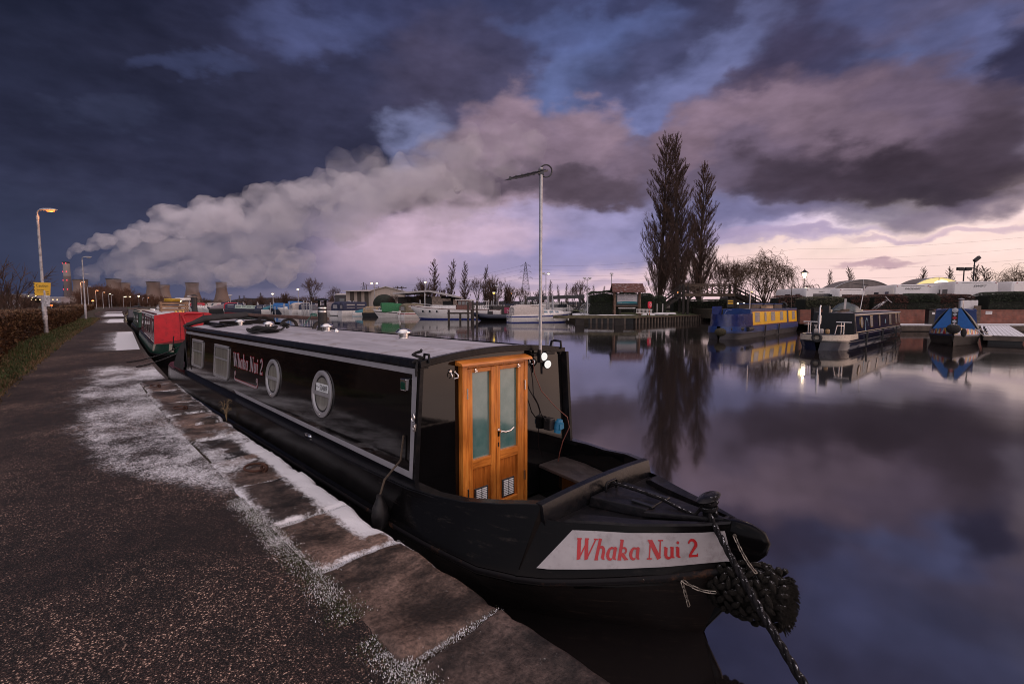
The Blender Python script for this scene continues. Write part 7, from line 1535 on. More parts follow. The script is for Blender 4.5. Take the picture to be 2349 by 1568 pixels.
def shed(x0, x1, y0, Y, label, m, name='shed'):
 a, b = D(x0, 698, Y), D(x1, 698, Y); h = hz(y0, Y)-.46; o = thing(name, label, 'building', ((a.x+b.x)/2, Y, .46)); L = b.x-a.x; mb = MB(); mb.box((0, 3, h*.45), (L, 6, h*.9)); mb.obj('wall', m, o); mb = MB(); mb.loft([[(-L/2-.2, -.2, h*.9), (-L/2-.2, 3, h), (-L/2-.2, 6.2, h*.9)], [(L/2+.2, -.2, h*.9), (L/2+.2, 3, h), (L/2+.2, 6.2, h*.9)]], ring=True); mb.obj('roof', M_ROOFP, o); mb = MB(); mb.box((L*.1, -.03, h*.5), (L*.4, .06, h*.4)); mb.obj('window', M_GLAZ, o)
shed(768, 796, 672, 128, 'small dark shed behind the boats left of the barn', mat('shed_dark', (.05, .045, .05), .7))
def van(x0, x1, ytop, Y, label):
 a, b = D(x0, 698, Y), D(x1, 698, Y); L = b.x-a.x; h = hz(ytop, Y)-.46; o = thing('parked_van', label, 'van', ((a.x+b.x)/2, Y, .46)); mb = MB(); mb.loft([[(L*x, -.9, z0), (L*x, -.95, z1*.55), (L*x, -.75, z1), (L*x, .75, z1), (L*x, .95, z1*.55), (L*x, .9, z0)] for x, z0, z1 in ((-.5, .35, h*.93), (-.3, .3, h), (.25, .3, h), (.36, .3, h*.78), (.5, .35, h*.5))]); mb.obj('body', mat('van_white', (.55, .52, .52), .4), o, smooth=35); mb = MB(); mb.box((L*.05, -.95, h*.70), (L*.5, .03, h*.22)); mb.obj('window', M_GLAZ, o)
 for x in (-.32, .32): mb = MB(); mb.lathe([(.32, -.1), (.32, .1)], (L*x, -.85, .32), 14, (0, 1, 0)); mb.obj('wheel', M_RUBBER, o)
van(1193, 1243, 691.5, 80, 'white van parked behind the fence left of the mast'); van(1327-90, 1314, 692.5, 78, 'long pale van behind the fence right of the mast')
def palisade():
 A, B = D(1050, 698, 82), D(1345, 698, 76); d = B-A; L = d.length; o = thing('palisade_fence', 'dark steel palisade fence behind the moored boats', 'fence', (A.x, A.y, .46), atan2(d.y, d.x)); h = hz(691, 80)-.46; mb = MB(); n = int(L/.28)
 for k in range(n): mb.box((L*k/n, 0, h/2), (.07, .02, h))
 mb.obj('pales', M_DARK, o); mb = MB(); [mb.box((L/2, .04, z), (L, .05, .06)) for z in (.3, h-.35)]; mb.obj('rail', M_DARK, o)
 for k in range(12): mb = MB(); mb.box((L*k/11, .06, h/2), (.10, .10, h+.1)); mb.obj('post', M_DARK, o)
palisade()
def hoist():
 Y = 76; a, b, c = D(1207, 684, Y), D(1332, 676, Y), D(1343, 678, Y+3); o = thing('boat_hoist', 'black steel boat hoist frame with a long cross beam behind the white cruiser', 'hoist', (a.x, Y, .46)); f = Y/FPX; z = lambda y: hz(y, Y)-.46; M = mat('hoist_steel', (.03, .03, .035), .5);
 mb = MB(); mb.beam((1*f, 0, z(684.5)), (133*f, 0, z(679.5)), .3, .55); mb.obj('beam', M, o)
 for p, q in (((3, 0, 683), (-4, 0, 715)), ((16, 3, 684), (16, 3, 715)), ((123, 0, 681), (120, 0, 715)), ((132, 2, 680), (146, 3, 715))): mb = MB(); mb.beam((p[0]*f, p[1], z(p[2])), (q[0]*f, q[1], z(q[2])), .28, .28); mb.obj('leg', M, o)
hoist()
def pylon(x, ytop, ybase, Y, label, arms=3):
 p = D(x, 698, Y); H = hz(ytop, Y); w = H*.13; o = thing('pylon', label, 'pylon', (p.x, Y, 0), .15, 'electricity pylons'); r = max(.06, Y*.00016); mb = MB(); lv = [0, .16, .30, .42, .52, .60, .67, .74, .81, .88, .94, 1.0]; wd = lambda t: w*(1-t)**1.15+H*.010 if t < .67 else lerp(w*(.33)**1.15+H*.010, H*.008, (t-.67)/.33)
 for t0, t1 in zip(lv, lv[1:]):
  c0 = [(sx*wd(t0), sy*wd(t0), t0*H) for sx, sy in ((-1, -1), (1, -1), (1, 1), (-1, 1))]; c1 = [(sx*wd(t1), sy*wd(t1), t1*H) for sx, sy in ((-1, -1), (1, -1), (1, 1), (-1, 1))]
  for i in range(4): j = (i+1) % 4; mb.tube([c0[i], c1[i]], r, 4); mb.tube([c0[i], c1[j]], r*.7, 4); mb.tube([c0[j], c1[i]], r*.7, 4); mb.tube([c1[i], c1[j]], r*.7, 4)
 mb.obj('lattice', mat('pylon_steel', (.06, .055, .065), .6), o)
 for t, l in ((.66, .15), (.79, .125), (.92, .105)):
  for s in (-1, 1):
   mb = MB(); mb.tube([(s*wd(t), 0, t*H-.01*H), (s*l*H, 0, t*H)], r, 4); mb.tube([(s*wd(t), 0, (t+.045)*H), (s*l*H, 0, t*H)], r, 4); mb.tube([(s*l*H, 0, t*H), (s*l*H, 0, (t-.035)*H)], r*1.2, 4); mb.obj('cross_arm', MATS['pylon_steel'], o)
 return p, H
pylon(1205.5, 601, 692, 300, 'tall lattice pylon behind the marina, left of the aerial mast'); pylon(835, 647, 698, 620, 'far lattice pylon above the barn roof');
for x, y, lab in ((560.5, 677, 'tiny pylon on the horizon, left of a pair'), (550, 677.5, 'tiny pylon on the horizon right of the last cooling tower'), (598.5, 671, 'small pylon among the trees left of the lit lamp')): pylon(x, y, 698, 1500 if y > 672 else 1100, lab)
def wire(pts, label, r=.05):
 A = [D(*q) for q in pts]; mb = MB(); out = []
 for a, b in zip(A, A[1:]):
  for k in range(16): t = k/16; out.append(a.lerp(b, t)-Vector((0, 0, (b-a).length*.018*4*t*(1-t))))
 mb.tube(out+[A[-1]], r, 4); tag(mb.obj('power_line', mat('wire', (.10, .09, .10), .6), fix=False), label, 'power line', 'power lines strung between the pylons')
for i, (yl, yp, yr) in enumerate(((618, 604.5, 596), (633, 613.5, 610), (648, 624.5, 624), (656, 634.5, 636))):
 wire(((838, 650+i*4, 620), (1205.5-3+i, yp+3, 300), (1500, yr+2, 330), (1830+170*0, yr-25+i*9, 300), (2500, 536+i*26-8, 260)), 'thin overhead power line, number %s from the top of the four running behind the poplars' % ('first', 'second', 'third', 'fourth')[i], .032)
def telegraph(x, ytop, Y, label):
 p = D(x, ytop, Y); H = p.z-.46; o = thing('telegraph_pole', label, 'telegraph pole', (p.x, Y, .46)); mb = MB(); mb.lathe([(.16, 0), (.12, H)], n=8); mb.obj('pole', M_BARK, o); mb = MB(); mb.box((0, 0, H-.4), (2.2, .12, .14)); [mb.lathe([(.06, 0), (.05, .2)], (q, 0, H-.33), 6) for q in (-1, -.4, .4, 1)]; mb.obj('crossarm', M_BARK, o)
telegraph(868, 657.5, 130, 'low telegraph pole with insulators above the barn ridge'); telegraph(911, 656, 120, 'left pole of a pair behind the round dark bush'); telegraph(922, 656.5, 118, 'right pole of a pair behind the round dark bush'); telegraph(840, 652, 180, 'plain dark pole next to the far pylon')
# ------------------------------------------------------------------ separate trees across the water
def ground_at(x, Y): p = D(x, 698, Y); return Vector((p.x, Y, .46))
def hgt(ytop, Y): return hz(ytop, Y)-.46
big = plant(spreading(3, hgt(633, 175), 9.2, .06, 6, .20, first=8), 'bare_tree', 'big round bare tree standing alone above the boats', ground_at(715, 175), .3)
# three tall poplars on the island and the pale trees beside them
YP = 72
for x, yt, w, sd, fk, lab in ((1512, 322, 3.6, 101, 0, 'tallest bare poplar, left of the group of three by the footbridge'), (1556, 328, 2.6, 102, 0, 'middle poplar of the tall group, slimmer and leaning on its neighbour'), (1604, 389, 2.4, 103, 0, 'right and shortest of the three tall poplars')):
 plant(poplar(sd, hgt(yt, YP+sd % 3), w, .0225, 1.15, fk), 'poplar', lab, ground_at(x, YP+sd % 3), sd, 'tall poplars on the island')
SP = [poplar(201, 12, 1.6, .028, .6), poplar(202, 12, 1.35, .028, .6)]
PROTO = []
def small_poplar(x, yt, Y, w, lab, k=0, group='slim poplars beyond the marina'):
 H = hgt(yt, Y)
 if len(PROTO) <= k: o = plant(SP[k], 'poplar', lab, ground_at(x, Y), x, group); PROTO.append(o)
 else: o = dup(PROTO[k], ground_at(x, Y), x*1.7, lab, group)
 o.scale = (w*H/12, w*H/12, H/12)
for i, a in enumerate(((995, 600, 128, 1.15, 'bushy slim poplar, first of four behind the clubhouse'), (1033, 598, 128, 1.0, 'slim poplar, second of four behind the clubhouse'), (1067, 604, 126, 1.0, 'slim poplar, third of four, standing clear right of the clubhouse'), (1113, 613, 130, .85, 'thin pointed poplar, last of four, rising from bushes'), (1263, 645, 200, 1.0, 'small poplar just left of the twin lit lamp'), (1282, 655, 200, .8, 'small poplar just right of the twin lit lamp'), (1300, 652, 200, .9, 'small poplar above the right end of the hoist beam'), (1331, 658, 205, .9, 'small poplar left of the wide bare tree behind the hoist'), (1361, 655, 205, .8, 'tiny poplar right of the white floodlight post'), (1383, 657, 205, .8, 'tiny lone poplar left of the dark lantern post'),
   (1903, 623, 130, .9, 'slim poplar right of the glowing old lantern'), (1954, 615, 120, 1.1, 'forked slim poplar above the grey dome'), (2112, 616.5, 120, 1.2, 'bushy little poplar left of the lit dome'), (2171, 615, 120, 1.2, 'bushy little poplar behind the lit dome'), (2230, 612, 112, 1.4, 'broad little poplar beside the floodlight mast'), (2268, 613, 115, 1.5, 'broad bushy poplar left of the drooping tree at the right edge'))): small_poplar(*a, k=i % 2)
BUSH = [bushy(301, 8, 9, .055, 44), bushy(302, 8, 9, .055, 40), spreading(303, 8, 9, .05, 6, .14, first=7)]; BP = {}
def bush(x, yt, Y, w, lab, k, m=None, name='bare_tree'):
 H = hgt(yt, Y); W_ = w/FPX*Y
 if k not in BP: BP[k] = plant(BUSH[k], name, lab, ground_at(x, Y), x, 'bare trees behind the marina', tw=m); o = BP[k]
 else: o = dup(BP[k], ground_at(x, Y), x*.7, lab, 'bare trees behind the marina')
 o.scale = (W_/9, W_/9, H/8)
for a in ((975, 643, 122, 60, 'reddish bare bush left of the first poplar', 0), (1015, 655, 120, 34, 'low bush between the first two poplars', 1), (1095, 632, 124, 42, 'airy bare tree between the third and fourth poplars', 2), (1132, 634, 118, 60, 'wide dark bare bush behind the yellow lamp', 0), (1165, 645, 120, 44, 'dark spreading bush left of the tall pylon', 1), (1195, 655, 125, 40, 'rounded bush at the foot of the tall pylon', 2), (1240, 660, 130, 40, 'low bush right of the tall pylon foot', 1), (1316, 652, 130, 26, 'thin bare tree under the hoist beam end', 2), (1330, 640, 120, 48, 'wide bare tree left of the white floodlight post', 2), (868, 661, 118, 44, 'flat bare tree behind the barn ridge', 1), (905, 672, 96, 26, 'pruned flat topped tree left in the row before the clubhouse', 2), (936, 671, 95, 26, 'pruned flat topped tree in the middle before the clubhouse', 2), (965, 671, 94, 26, 'pruned flat topped tree right in the row before the clubhouse', 2), (769, 655, 160, 34, 'round bare tree right of the black flue cap', 2), (640, 678, 170, 44, 'round bare tree left of the lit lamp', 2), (654, 671, 165, 34, 'upright bushy tree next to the lit lamp', 0), (560, 687, 200, 30, 'low round tree right of the rightmost cooling tower', 1)): bush(*a)
plant(bushy(311, hgt(660, 60), 5.0, .022, 30), 'bare_tree', 'scrubby bare tree right behind the sign roof', ground_at(1466, 64), 0, tw=M_OLIVE)
for x, yt, Y, w, sd, lab in ((1655, 583, 92, 5.8, 21, 'bare tree right of the poplars above the footbridge'), (1690, 588, 96, 5.4, 22, 'tangled bare tree between the footbridge and the willow'), (1572, 640, 90, 7, 24, 'low bare tree seen behind the poplar trunks')): plant(spreading(sd, hgt(yt, Y), w, .046, 7, .14, first=10), 'bare_tree', lab, ground_at(x, Y), sd)
plant(spreading(31, hgt(565, 60), 8.2, .030, 7, .20, droop=.45, first=11, up=.05), 'willow_tree', 'broad bare willow with drooping twigs right of the footbridge', ground_at(1753, 60), .4, tw=M_OLIVE)
plant(spreading(33, hgt(640, 75), 3.2, .034, 5, .3, droop=1.1, first=6), 'willow_tree', 'small weeping tree right of the glowing old lantern', ground_at(1838+20, 76), 0, tw=M_OLIVE)
plant(spreading(35, hgt(598, 62), 8.4, .026, 7, .2, droop=.6, first=7), 'willow_tree', 'bare drooping tree at the right edge behind the caravans', ground_at(2335, 64), .2, tw=M_OLIVE)
p = D(882, 698, 98); mb = MB(); rnd = random.Random(4); r0 = (hz(675, 98)-.46)/2
for k in range(2600): d = Vector((rnd.gauss(0, 1), rnd.gauss(0, 1), rnd.gauss(0, 1))).normalized(); c = Vector((p.x+d.x*2.2*(1+.06*nz(d.x*3, d.y*3)), 98+d.y*2.2, .46+r0+d.z*r0)); e = d.orthogonal(); f = d.cross(e); mb.add([c+e*.16, c+f*.12, c-e*.16, c-f*.12], [(0, 1, 2, 3)])
mb.ball((p.x, 98, .46+r0), (2.05, 2.05, r0*.94), 14, 9); tag(mb.obj('clipped_bush', mat('dark_evergreen', (.012, .018, .010), .8, var=.6, scale=4), fix=False), 'dark clipped evergreen bush shaped like a dome beside the barn', 'bush')
# ------------------------------------------------------------------ the grassy island with the welcome sign
M_GRASSB = mat('bank_grass', (.050, .060, .018), .9, var=.5, scale=1.2, snow=.0); M_TIMB = mat('dark_timber', (.016, .011, .009), .75, var=.5, scale=3, bump=.3); M_TIMBL = mat('weathered_timber', (.085, .058, .042), .8, var=.5, scale=3, bump=.3); M_PILEW = mat('sheet_pile', (.10, .075, .06), .8, var=.5, scale=1.5)
IS = [(8.6, 54.5), (13.2, 52.8), (25.4, 63.5), (29, 58.2)]
def island():
 inner = [(8.9, 58.5), (14.5, 57.0), (25.0, 68), (30.5, 62)]; mb = MB(); vs = []
 for (a, b), (c, d) in zip(IS, inner): vs += [(a, b, .72), (lerp(a, c, .5), lerp(b, d, .5), .86), (c, d, 1.12), (c+1, d+45, 1.15)]
 n = 4; mb.add(vs, [(i*n+j, (i+1)*n+j, (i+1)*n+j+1, i*n+j+1) for i in range(3) for j in range(3)]); tag(mb.obj('grass_bank', M_GRASSB), kind='structure')
 # snow lying on it, modelled as thin patches a few centimetres thick
 rnd = random.Random(3); mb = MB()
 for cx, cy_, rx, ry, z in ((11.2, 54.9, 2.6, .55, .86), (16.4, 57.6, 2.3, .45, .98), (18.4, 59.4, 1.6, .35, .98), (8.6, 57.6, 1.3, .7, .98)):
  for q in range(26):
   a = rnd.uniform(0, 6.3); r_ = sqrt(rnd.random()); x, y = cx+rx*r_*cos(a), cy_+ry*r_*sin(a)+ (.55*(x_ := rx*r_*cos(a)) if cx > 14 else 0); w = rnd.uniform(.15, .5)
   mb.loft([[(x+w*k_*1.5*cos(t*pi/4)*(1+.3*nz(q, t)), y+w*k_*.6*sin(t*pi/4), z+h_+.10*(y-cy_)) for t in range(8)] for k_, h_ in ((1, -.12), (1, .02), (.6, .045))])
 o = mb.obj('snow', mat('settled_snow', (.74, .73, .76), .7, var=.08), smooth=60); tag(o, kind='stuff')
 o = thing('piled_bank', 'timber capped bank of dark steel piles with pale ribs round the grassy island', 'bank wall'); cap, face, rib = MB(), MB(), MB()
 for (a, b), (c, d) in zip(IS, IS[1:]):
  A, B = Vector((a, b, 0)), Vector((c, d, 0)); dv = (B-A).normalized(); nrm = Vector((dv.y, -dv.x, 0)); cap.beam(A+Vector((0, 0, .70))+nrm*.06, B+Vector((0, 0, .70))+nrm*.06, .34, .14); face.beam(A+Vector((0, 0, .1)), B+Vector((0, 0, .1)), .10, 1.1); n = int((B-A).length/.62)
  for k in range(n): rib.box(A+dv*(k+.5)*.62+nrm*.12+Vector((0, 0, .15)), (.20, .14, .95), rz=atan2(dv.y, dv.x))
 cap.obj('capping_beam', M_TIMBL, o); face.obj('pile_face', M_BLKP, o); rib.obj('pile_ribs', M_PILEW, o)
 p = G(1366, 746, 0); o = thing('timber_boom', 'long mossy timber beam on piles in the water before the grassy bank', 'boom', (p.x, p.y, 0)); f = p.y/FPX; mb = MB(); mb.box((0*f, 0, .86), (194*f, .40, .30)); mb.obj('beam', mat('mossy_beam', (.10, .085, .05), .85, var=.5, scale=2, bump=.3), o, bevel=.02)
 for x in (-36, 54): mb = MB(); mb.box((x*f, .1, .1), (.85, .5, 1.3)); mb.obj('pile', M_TIMB, o)
island()
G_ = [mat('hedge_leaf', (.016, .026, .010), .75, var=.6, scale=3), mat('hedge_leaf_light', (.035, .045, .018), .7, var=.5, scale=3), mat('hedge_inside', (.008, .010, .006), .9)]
def box_hedge(x0, x1, ytop, Y, base, depth, n, label, seed, mats=None, leaf=.055, mix=(.55, .8), wob=.12, name='hedge'):
 a, b = D(x0, 698, Y), D(x1, 698, Y); L = b.x-a.x; H = hz(ytop, Y)-base; T = Matrix.Translation((a.x, Y, base-.46)); leaf_hedge(name, label, 0, L, n, seed, lambda s: H*(1+wob*.5*nz(s*.6, seed)-.12*max(0, 1-min(s, L-s)/.5)), depth, leaf, mats or G_, None, 'hedge', T, lambda s: depth*.5, mix)
box_hedge(1350, 1415, 669, 57.5, .9, 2.6, 9000, 'big rounded dark green hedge left of the welcome sign', 401)
box_hedge(1415, 1460, 672, 60, .95, 1.8, 4000, 'dark hedge directly behind the welcome sign', 402)
box_hedge(1466, 1495, 674, 60.5, 1.0, 2.4, 4000, 'rounded dark evergreen just right of the welcome sign', 403)
box_hedge(1498, 1524, 679, 62, 1.05, 1.6, 2500, 'square dark hedge at the foot of the bridge stairs', 404)
box_hedge(1541, 1606, 687, 66, 1.05, 1.6, 5000, 'clipped dark hedge under the left half of the footbridge', 405); box_hedge(1607, 1674, 687.5, 66.5, 1.05, 1.6, 5000, 'clipped dark hedge under the right half of the footbridge', 406)
def welcome():
 Y = 56; f = Y/FPX; c = D(1438, 698, Y); o = thing('welcome_sign', 'welcome sign board under a snowy red tiled roof on rustic posts', 'sign', (c.x, Y, 1.05)); z = lambda y: hz(y, Y)-1.05
 for x in (-29, 28.5):
  for sy in (-.35, .35): mb = MB(); mb.beam((x*f, sy*1.4, -.2), (x*f, sy*.6, z(668)), .16, .16); mb.obj('post', mat('rustic_post', (.17, .10, .07), .8, var=.5, scale=4, bump=.4), o)
 mb = MB(); mb.box((0, 0, z(701)), (60*f, .22, .14)); mb.obj('cross_rail', MATS['rustic_post'], o)
 x0, x1 = -37*f, 37*f; mb = MB()
 for sy in (-1, 1): mb.loft([[(x0*1.0, sy*.95, z(671)), (x0, sy*.95, z(671)+.07), (x0*.96, 0, z(650)), (x0*.96, 0, z(650)-.10)], [(x1, sy*.95, z(671)), (x1, sy*.95, z(671)+.07), (x1*.96, 0, z(650)), (x1*.96, 0, z(650)-.10)]])
 def tiles():
  m, nt, b = newmat('roof_tiles'); L = nt.links; tc = nt.nodes.new('ShaderNodeTexCoord'); br = nt.nodes.new('ShaderNodeTexBrick'); mp = nt.nodes.new('ShaderNodeMapping'); mp.inputs['Rotation'].default_value = (pi/2, 0, 0); L.new(tc.outputs['Object'], mp.inputs[0]); L.new(mp.outputs[0], br.inputs[0]); br.inputs['Color1'].default_value = (.13, .035, .025, 1); br.inputs['Color2'].default_value = (.09, .03, .022, 1); br.inputs['Mortar'].default_value = (.02, .012, .01, 1); br.inputs['Scale'].default_value = 1; br.inputs['Brick Width'].default_value = .22; br.inputs['Row Height'].default_value = .115; br.inputs['Mortar Size'].default_value = .012
  n = texnoise(nt, 3.5, 5, .7, stretch=(.8, 1, 7)); r = ramp(nt, [(.56, (0, 0, 0)), (.66, (1, 1, 1))]); L.new(n.outputs[0], r.inputs[0]); mx = nt.nodes.new('ShaderNodeMix'); mx.data_type = 'RGBA'; L.new(r.outputs[0], mx.inputs[0]); L.new(br.outputs[0], mx.inputs[6]); mx.inputs[7].default_value = (.6, .55, .58, 1); L.new(mx.outputs[2], b.inputs['Base Color']); b.inputs['Roughness'].default_value = .8; return m
 mb.obj('roof', tiles(), o); mb = MB(); mb.box((0, -.1, z(687.5)), (50.5*f, .10, 26.5*f)); bd = mb.obj('board', mat('sign_dark', (.012, .018, .022), .5), o)
 zc = z(686.3); w, h = 45*f, 20*f; mb = MB(); mb.box((0, -.165, zc+h*.11), (w, .02, h*.80)); mb.obj('panel', mat('panel_grey', (.52, .49, .52), .5, var=.04), bd); mb = MB(); mb.box((0, -.165, zc-h*.395), (w, .02, h*.205)); mb.loft([[(-w/2+w*k/14, -.1758, zc-h*.295), (-w/2+w*k/14, -.1758, zc-h*.29+h*.09*sin(pi*k/14)**1.0*(.5+.5*k/14))] for k in range(15)], ring=False, cap=False); mb.obj('teal_band', mat('teal_band', (.005, .16, .20), .5, var=.05), bd)
 ink = mat('sign_blue_ink', (.02, .05, .09), .6); M = lambda x, zz: frame((x, -.177, zz), (1, 0, 0), (0, 0, 1)); wt = mat('sign_white_ink', (.7, .72, .74), .5)
 place_text('Welcome to Sawley Marina', .205, M(-w*.46, zc+h*.32), ink, bd, 'sign_text', .001)
 for k, t in enumerate(('Moorings, Chandlery, Restaurant', 'Pump out, Elsan, Fuel', 'Visitor Moorings by Appointment')): place_text(t, .125, M(-w*.46, zc+h*(.17-.14*k)), ink, bd, 'sign_text', .001)
 place_text('0115 973 4278   www.sawleymarina.co.uk', .075, M(-w*.46, zc-h*.46), wt, bd, 'sign_text', .001)
 q = thing('notice_sign', 'narrow white private notice mounted low under the welcome sign', 'sign', (c.x-.1, Y-.45, 1.05)); mb = MB(); mb.prism([(-1.0, 0), (-.93, .07), (.93, .07), (1.0, 0), (.93, -.07), (-.93, -.07)], -.01, .01, frame((0, 0, z(706.2)), (1, 0, 0), (0, 0, 1))); mb.obj('board', mat('notice_cream', (.52, .48, .46), .5), q); [MB().box((x, .06, z(706.2)/2), (.12, .1, z(706.2))).obj('leg', M_TIMB, q) for x in (-.75, .85)]; place_text('PRIVATE FOR MARINA MOORERS ONLY', .085, frame((-.86, -.012, z(706.2)-.03), (1, 0, 0), (0, 0, 1)), ink, q, 'sign_text', .001)
welcome()
def lifebuoy():
 Y = 54.6; f = Y/FPX; c = D(1490.5, 698, Y); b = .88; z = lambda y: hz(y, Y)-b; o = thing('lifebuoy_station', 'bright red lifebuoy housing on an orange post on the grass', 'lifebuoy station', (c.x, Y, b)); M_LB = mat('lifebuoy_red', (.75, .012, .05), .4, var=.08)
 pr = lambda s, y: [(x*f*s, z(699)+(yy-699)*-f*s) for x, yy in ((-3.2, 691.5), (3.2, 691.5), (4.4, 694), (4.3, 703.5), (3.0, 706.5), (-3.0, 706.8), (-4.3, 703.5), (-4.4, 694))]; T = Matrix(((1, 0, 0, 0), (0, 0, 1, 0), (0, 1, 0, 0), (0, 0, 0, 1))); mb = MB(); mb.prism(pr(1, 0), -.10, .12, T); mb.obj('housing', M_LB, o, bevel=.04)
 mb = MB(); n = 20; vs = [(f*1.2+.11*s*cos(2*pi*k/n), -.145, z(698.8)+.20*s*sin(2*pi*k/n)) for s in (1, .62) for k in range(n)]; mb.add(vs, [(k, (k+1) % n, n+(k+1) % n, n+k) for k in range(n)]); mb.obj('white_ring_mark', M_WHITEP, o, fix=False); mb = MB(); mb.box((0, .05, z(714)), (.10, .10, 17*f)); mb.obj('post', mat('post_orange', (.42, .10, .03), .6), o)
 Y = 54.2; f = Y/FPX; c = D(1478, 698, Y); z = lambda y: hz(y, Y)-.86; o = thing('aluminium_ladder', 'pale aluminium ladder hung sideways on short posts beside the red lifebuoy', 'ladder', (c.x, Y, .86)); mb = MB(); [mb.beam((-18.5*f, 0, z(a)), (18.5*f, 0, z(a+.6)), .06, .09) for a in (709.3, 717.5)]; mb.obj('rail', mat('ladder_alu', (.62, .58, .56), .4, .3), o); mb = MB(); [mb.beam((-17*f+34*f*k/11, 0, z(709.3)), (-17*f+34*f*k/11, 0, z(718)), .05, .05) for k in range(12)]; mb.obj('rung', MATS['ladder_alu'], o); [MB().box((x*f, .08, z(714)-.1), (.12, .10, .9)).obj('post', M_TIMBL, o) for x in (-12, 8)]
lifebuoy()
def footbridge():
 Y = 63; f = Y/FPX; c = D(1626, 698, Y); o = thing('footbridge', 'dark timber footbridge with crossed railings and stairs at both ends', 'footbridge', (c.x, Y, 1.05)); z = lambda y: hz(y, Y)-1.05; x = lambda v: (v-1626)*f
 for v, t in ((1563, 651), (1573, 652), (1678, 650)):
  for sy in (-.7, .7): mb = MB(); mb.box((x(v), sy, z(t)/2-.2), (.26, .22, z(t)+.4)); mb.obj('post', M_TIMB, o)
 mb = MB(); mb.box((x(1622), 0, z(675)), (118*f, 1.6, .12)); mb.obj('deck', M_TIMB, o)
 for sy in (-.78, .78):
  mb = MB(); mb.box((x(1622), sy, z(676.5)), (114*f, .12, .38)); mb.obj('beam', M_TIMBL if sy < 0 else M_TIMB, o)
  mb = MB(); mb.beam((x(1563), sy, z(652.5)), (x(1678), sy, z(652)), .12, .12); mb.beam((x(1563), sy, z(656)), (x(1678), sy, z(655.5)), .05, .08)
  vs = [1573, 1600, 1627, 1654, 1678]
  for a, b in zip(vs, vs[1:]): mb.beam((x(a), sy, z(656)), (x(b), sy, z(673)), .07, .09); mb.beam((x(a), sy+.03, z(673)), (x(b), sy+.03, z(656)), .07, .09)
  mb.obj('railing', M_TIMBL, o); [MB().box((x(v), sy, z(663)), (.16, .14, 22*f)).obj('baluster', M_TIMBL, o) for v in vs[1:-1]]
 for va, vb, ya, yb in ((1563, 1514, 675, 709), (1680, 1750, 675, 706)):
  for sy in (-.7, .7):
   mb = MB(); mb.beam((x(va), sy, z(ya)), (x(vb), sy, z(yb)), .10, .34); mb.obj('stringer', M_TIMB, o); mb = MB(); mb.beam((x(va), sy, z(ya-21)), (x(vb), sy, z(yb-17)), .09, .10); mb.beam((x(va), sy, z(ya-12)), (x(vb), sy, z(yb-9)), .06, .10); [mb.beam((x(lerp(va, vb, t)), sy, z(lerp(ya, yb, t))), (x(lerp(va, vb, t)), sy, z(lerp(ya-21, yb-17, t))), .10, .10) for t in (.33, .66, 1)]; mb.obj('stair_rail', M_TIMB, o)
  for k in range(9): t = (k+.5)/9; mb = MB(); mb.box((x(lerp(va, vb, t)), 0, z(lerp(ya, yb, t))), (.32, 1.4, .05)); mb.obj('tread', M_TIMBL, o)
 for s, v in ((1, 1573), (-1, 1678)):
  mb = MB(); pts = [(x(v+s*20*(1-cos(t*pi/12))), -.7, z(700-23*sin(t*pi/12))) for t in range(7)]; [mb.beam(a, b, .14, .22) for a, b in zip(pts, pts[1:])]; mb.obj('brace', M_TIMB, o)
 far_light(1555, 671.5, 70, M_SODW, 'small orange light above the left bridge stairs', r=.10); far_light(1725, 670.5, 68, M_SODW, 'small orange light above the right bridge stairs', r=.11)
 p = D(1700, 704, 70); o = thing('kiosk', 'small dark arched building with warm lights under the bridge', 'building', (p.x, 70, 1.05)); mb = MB(); mb.prism([(-2, 0), (2, 0), (2, 1.6)]+[(2*cos(a*pi/8), 1.6+.8*sin(a*pi/8)) for a in range(1, 8)]+[(-2, 1.6)], 0, 3, Matrix(((1, 0, 0, 0), (0, 0, 1, 0), (0, 1, 0, 0), (0, 0, 0, 1)))); mb.obj('wall', M_TIMB, o); mb = MB(); mb.box((.1, -.02, .95), (1.5, .04, 1.1)); w = mb.obj('window', M_DARK, o); [MB().ball((q, -.12, 1.2), (.11, .08, .11), 8, 5).obj('lamp', M_WHITEL, w, smooth=180) for q in (-.55, .35)]
 p = D(1675, 695, 60); o = thing('warning_sign', 'small yellow and black notice on a post under the bridge', 'sign', (p.x, 60, 1.0)); h = p.z-1.0; mb = MB(); mb.box((-.35, 0, h/2-.1), (.08, .08, h)); mb.box((.35, 0, h/2-.1), (.08, .08, h)); mb.obj('post', M_TIMB, o); mb = MB(); mb.box((0, -.06, h), (.85, .03, 1.0)); s = mb.obj('board', M_DARK, o); [MB().box((0, -.08, h+q), (.66, .01, .14 if q else .20)).obj('stripe', M_Y_, s) for q in (.28, 0)]
M_Y_ = mat('sign_yellow', (.78, .44, .03), .5); footbridge()
for x, y, Y, lab in ((1507, 704, 60, 'short pale post left of the bridge stairs, farther from them'), (1520, 704, 60, 'short pale post closest to the bottom of the bridge stairs')):
 p = D(x, y+11, Y); mb = MB(); mb.box((0, 0, .6), (.10, .10, 1.2)); tag(mb.obj('post', mat('white_post', (.4, .37, .36), .6), loc=(p.x, Y, 1.0)), lab, 'post', None); bpy.context.scene.objects[-1] if False else None
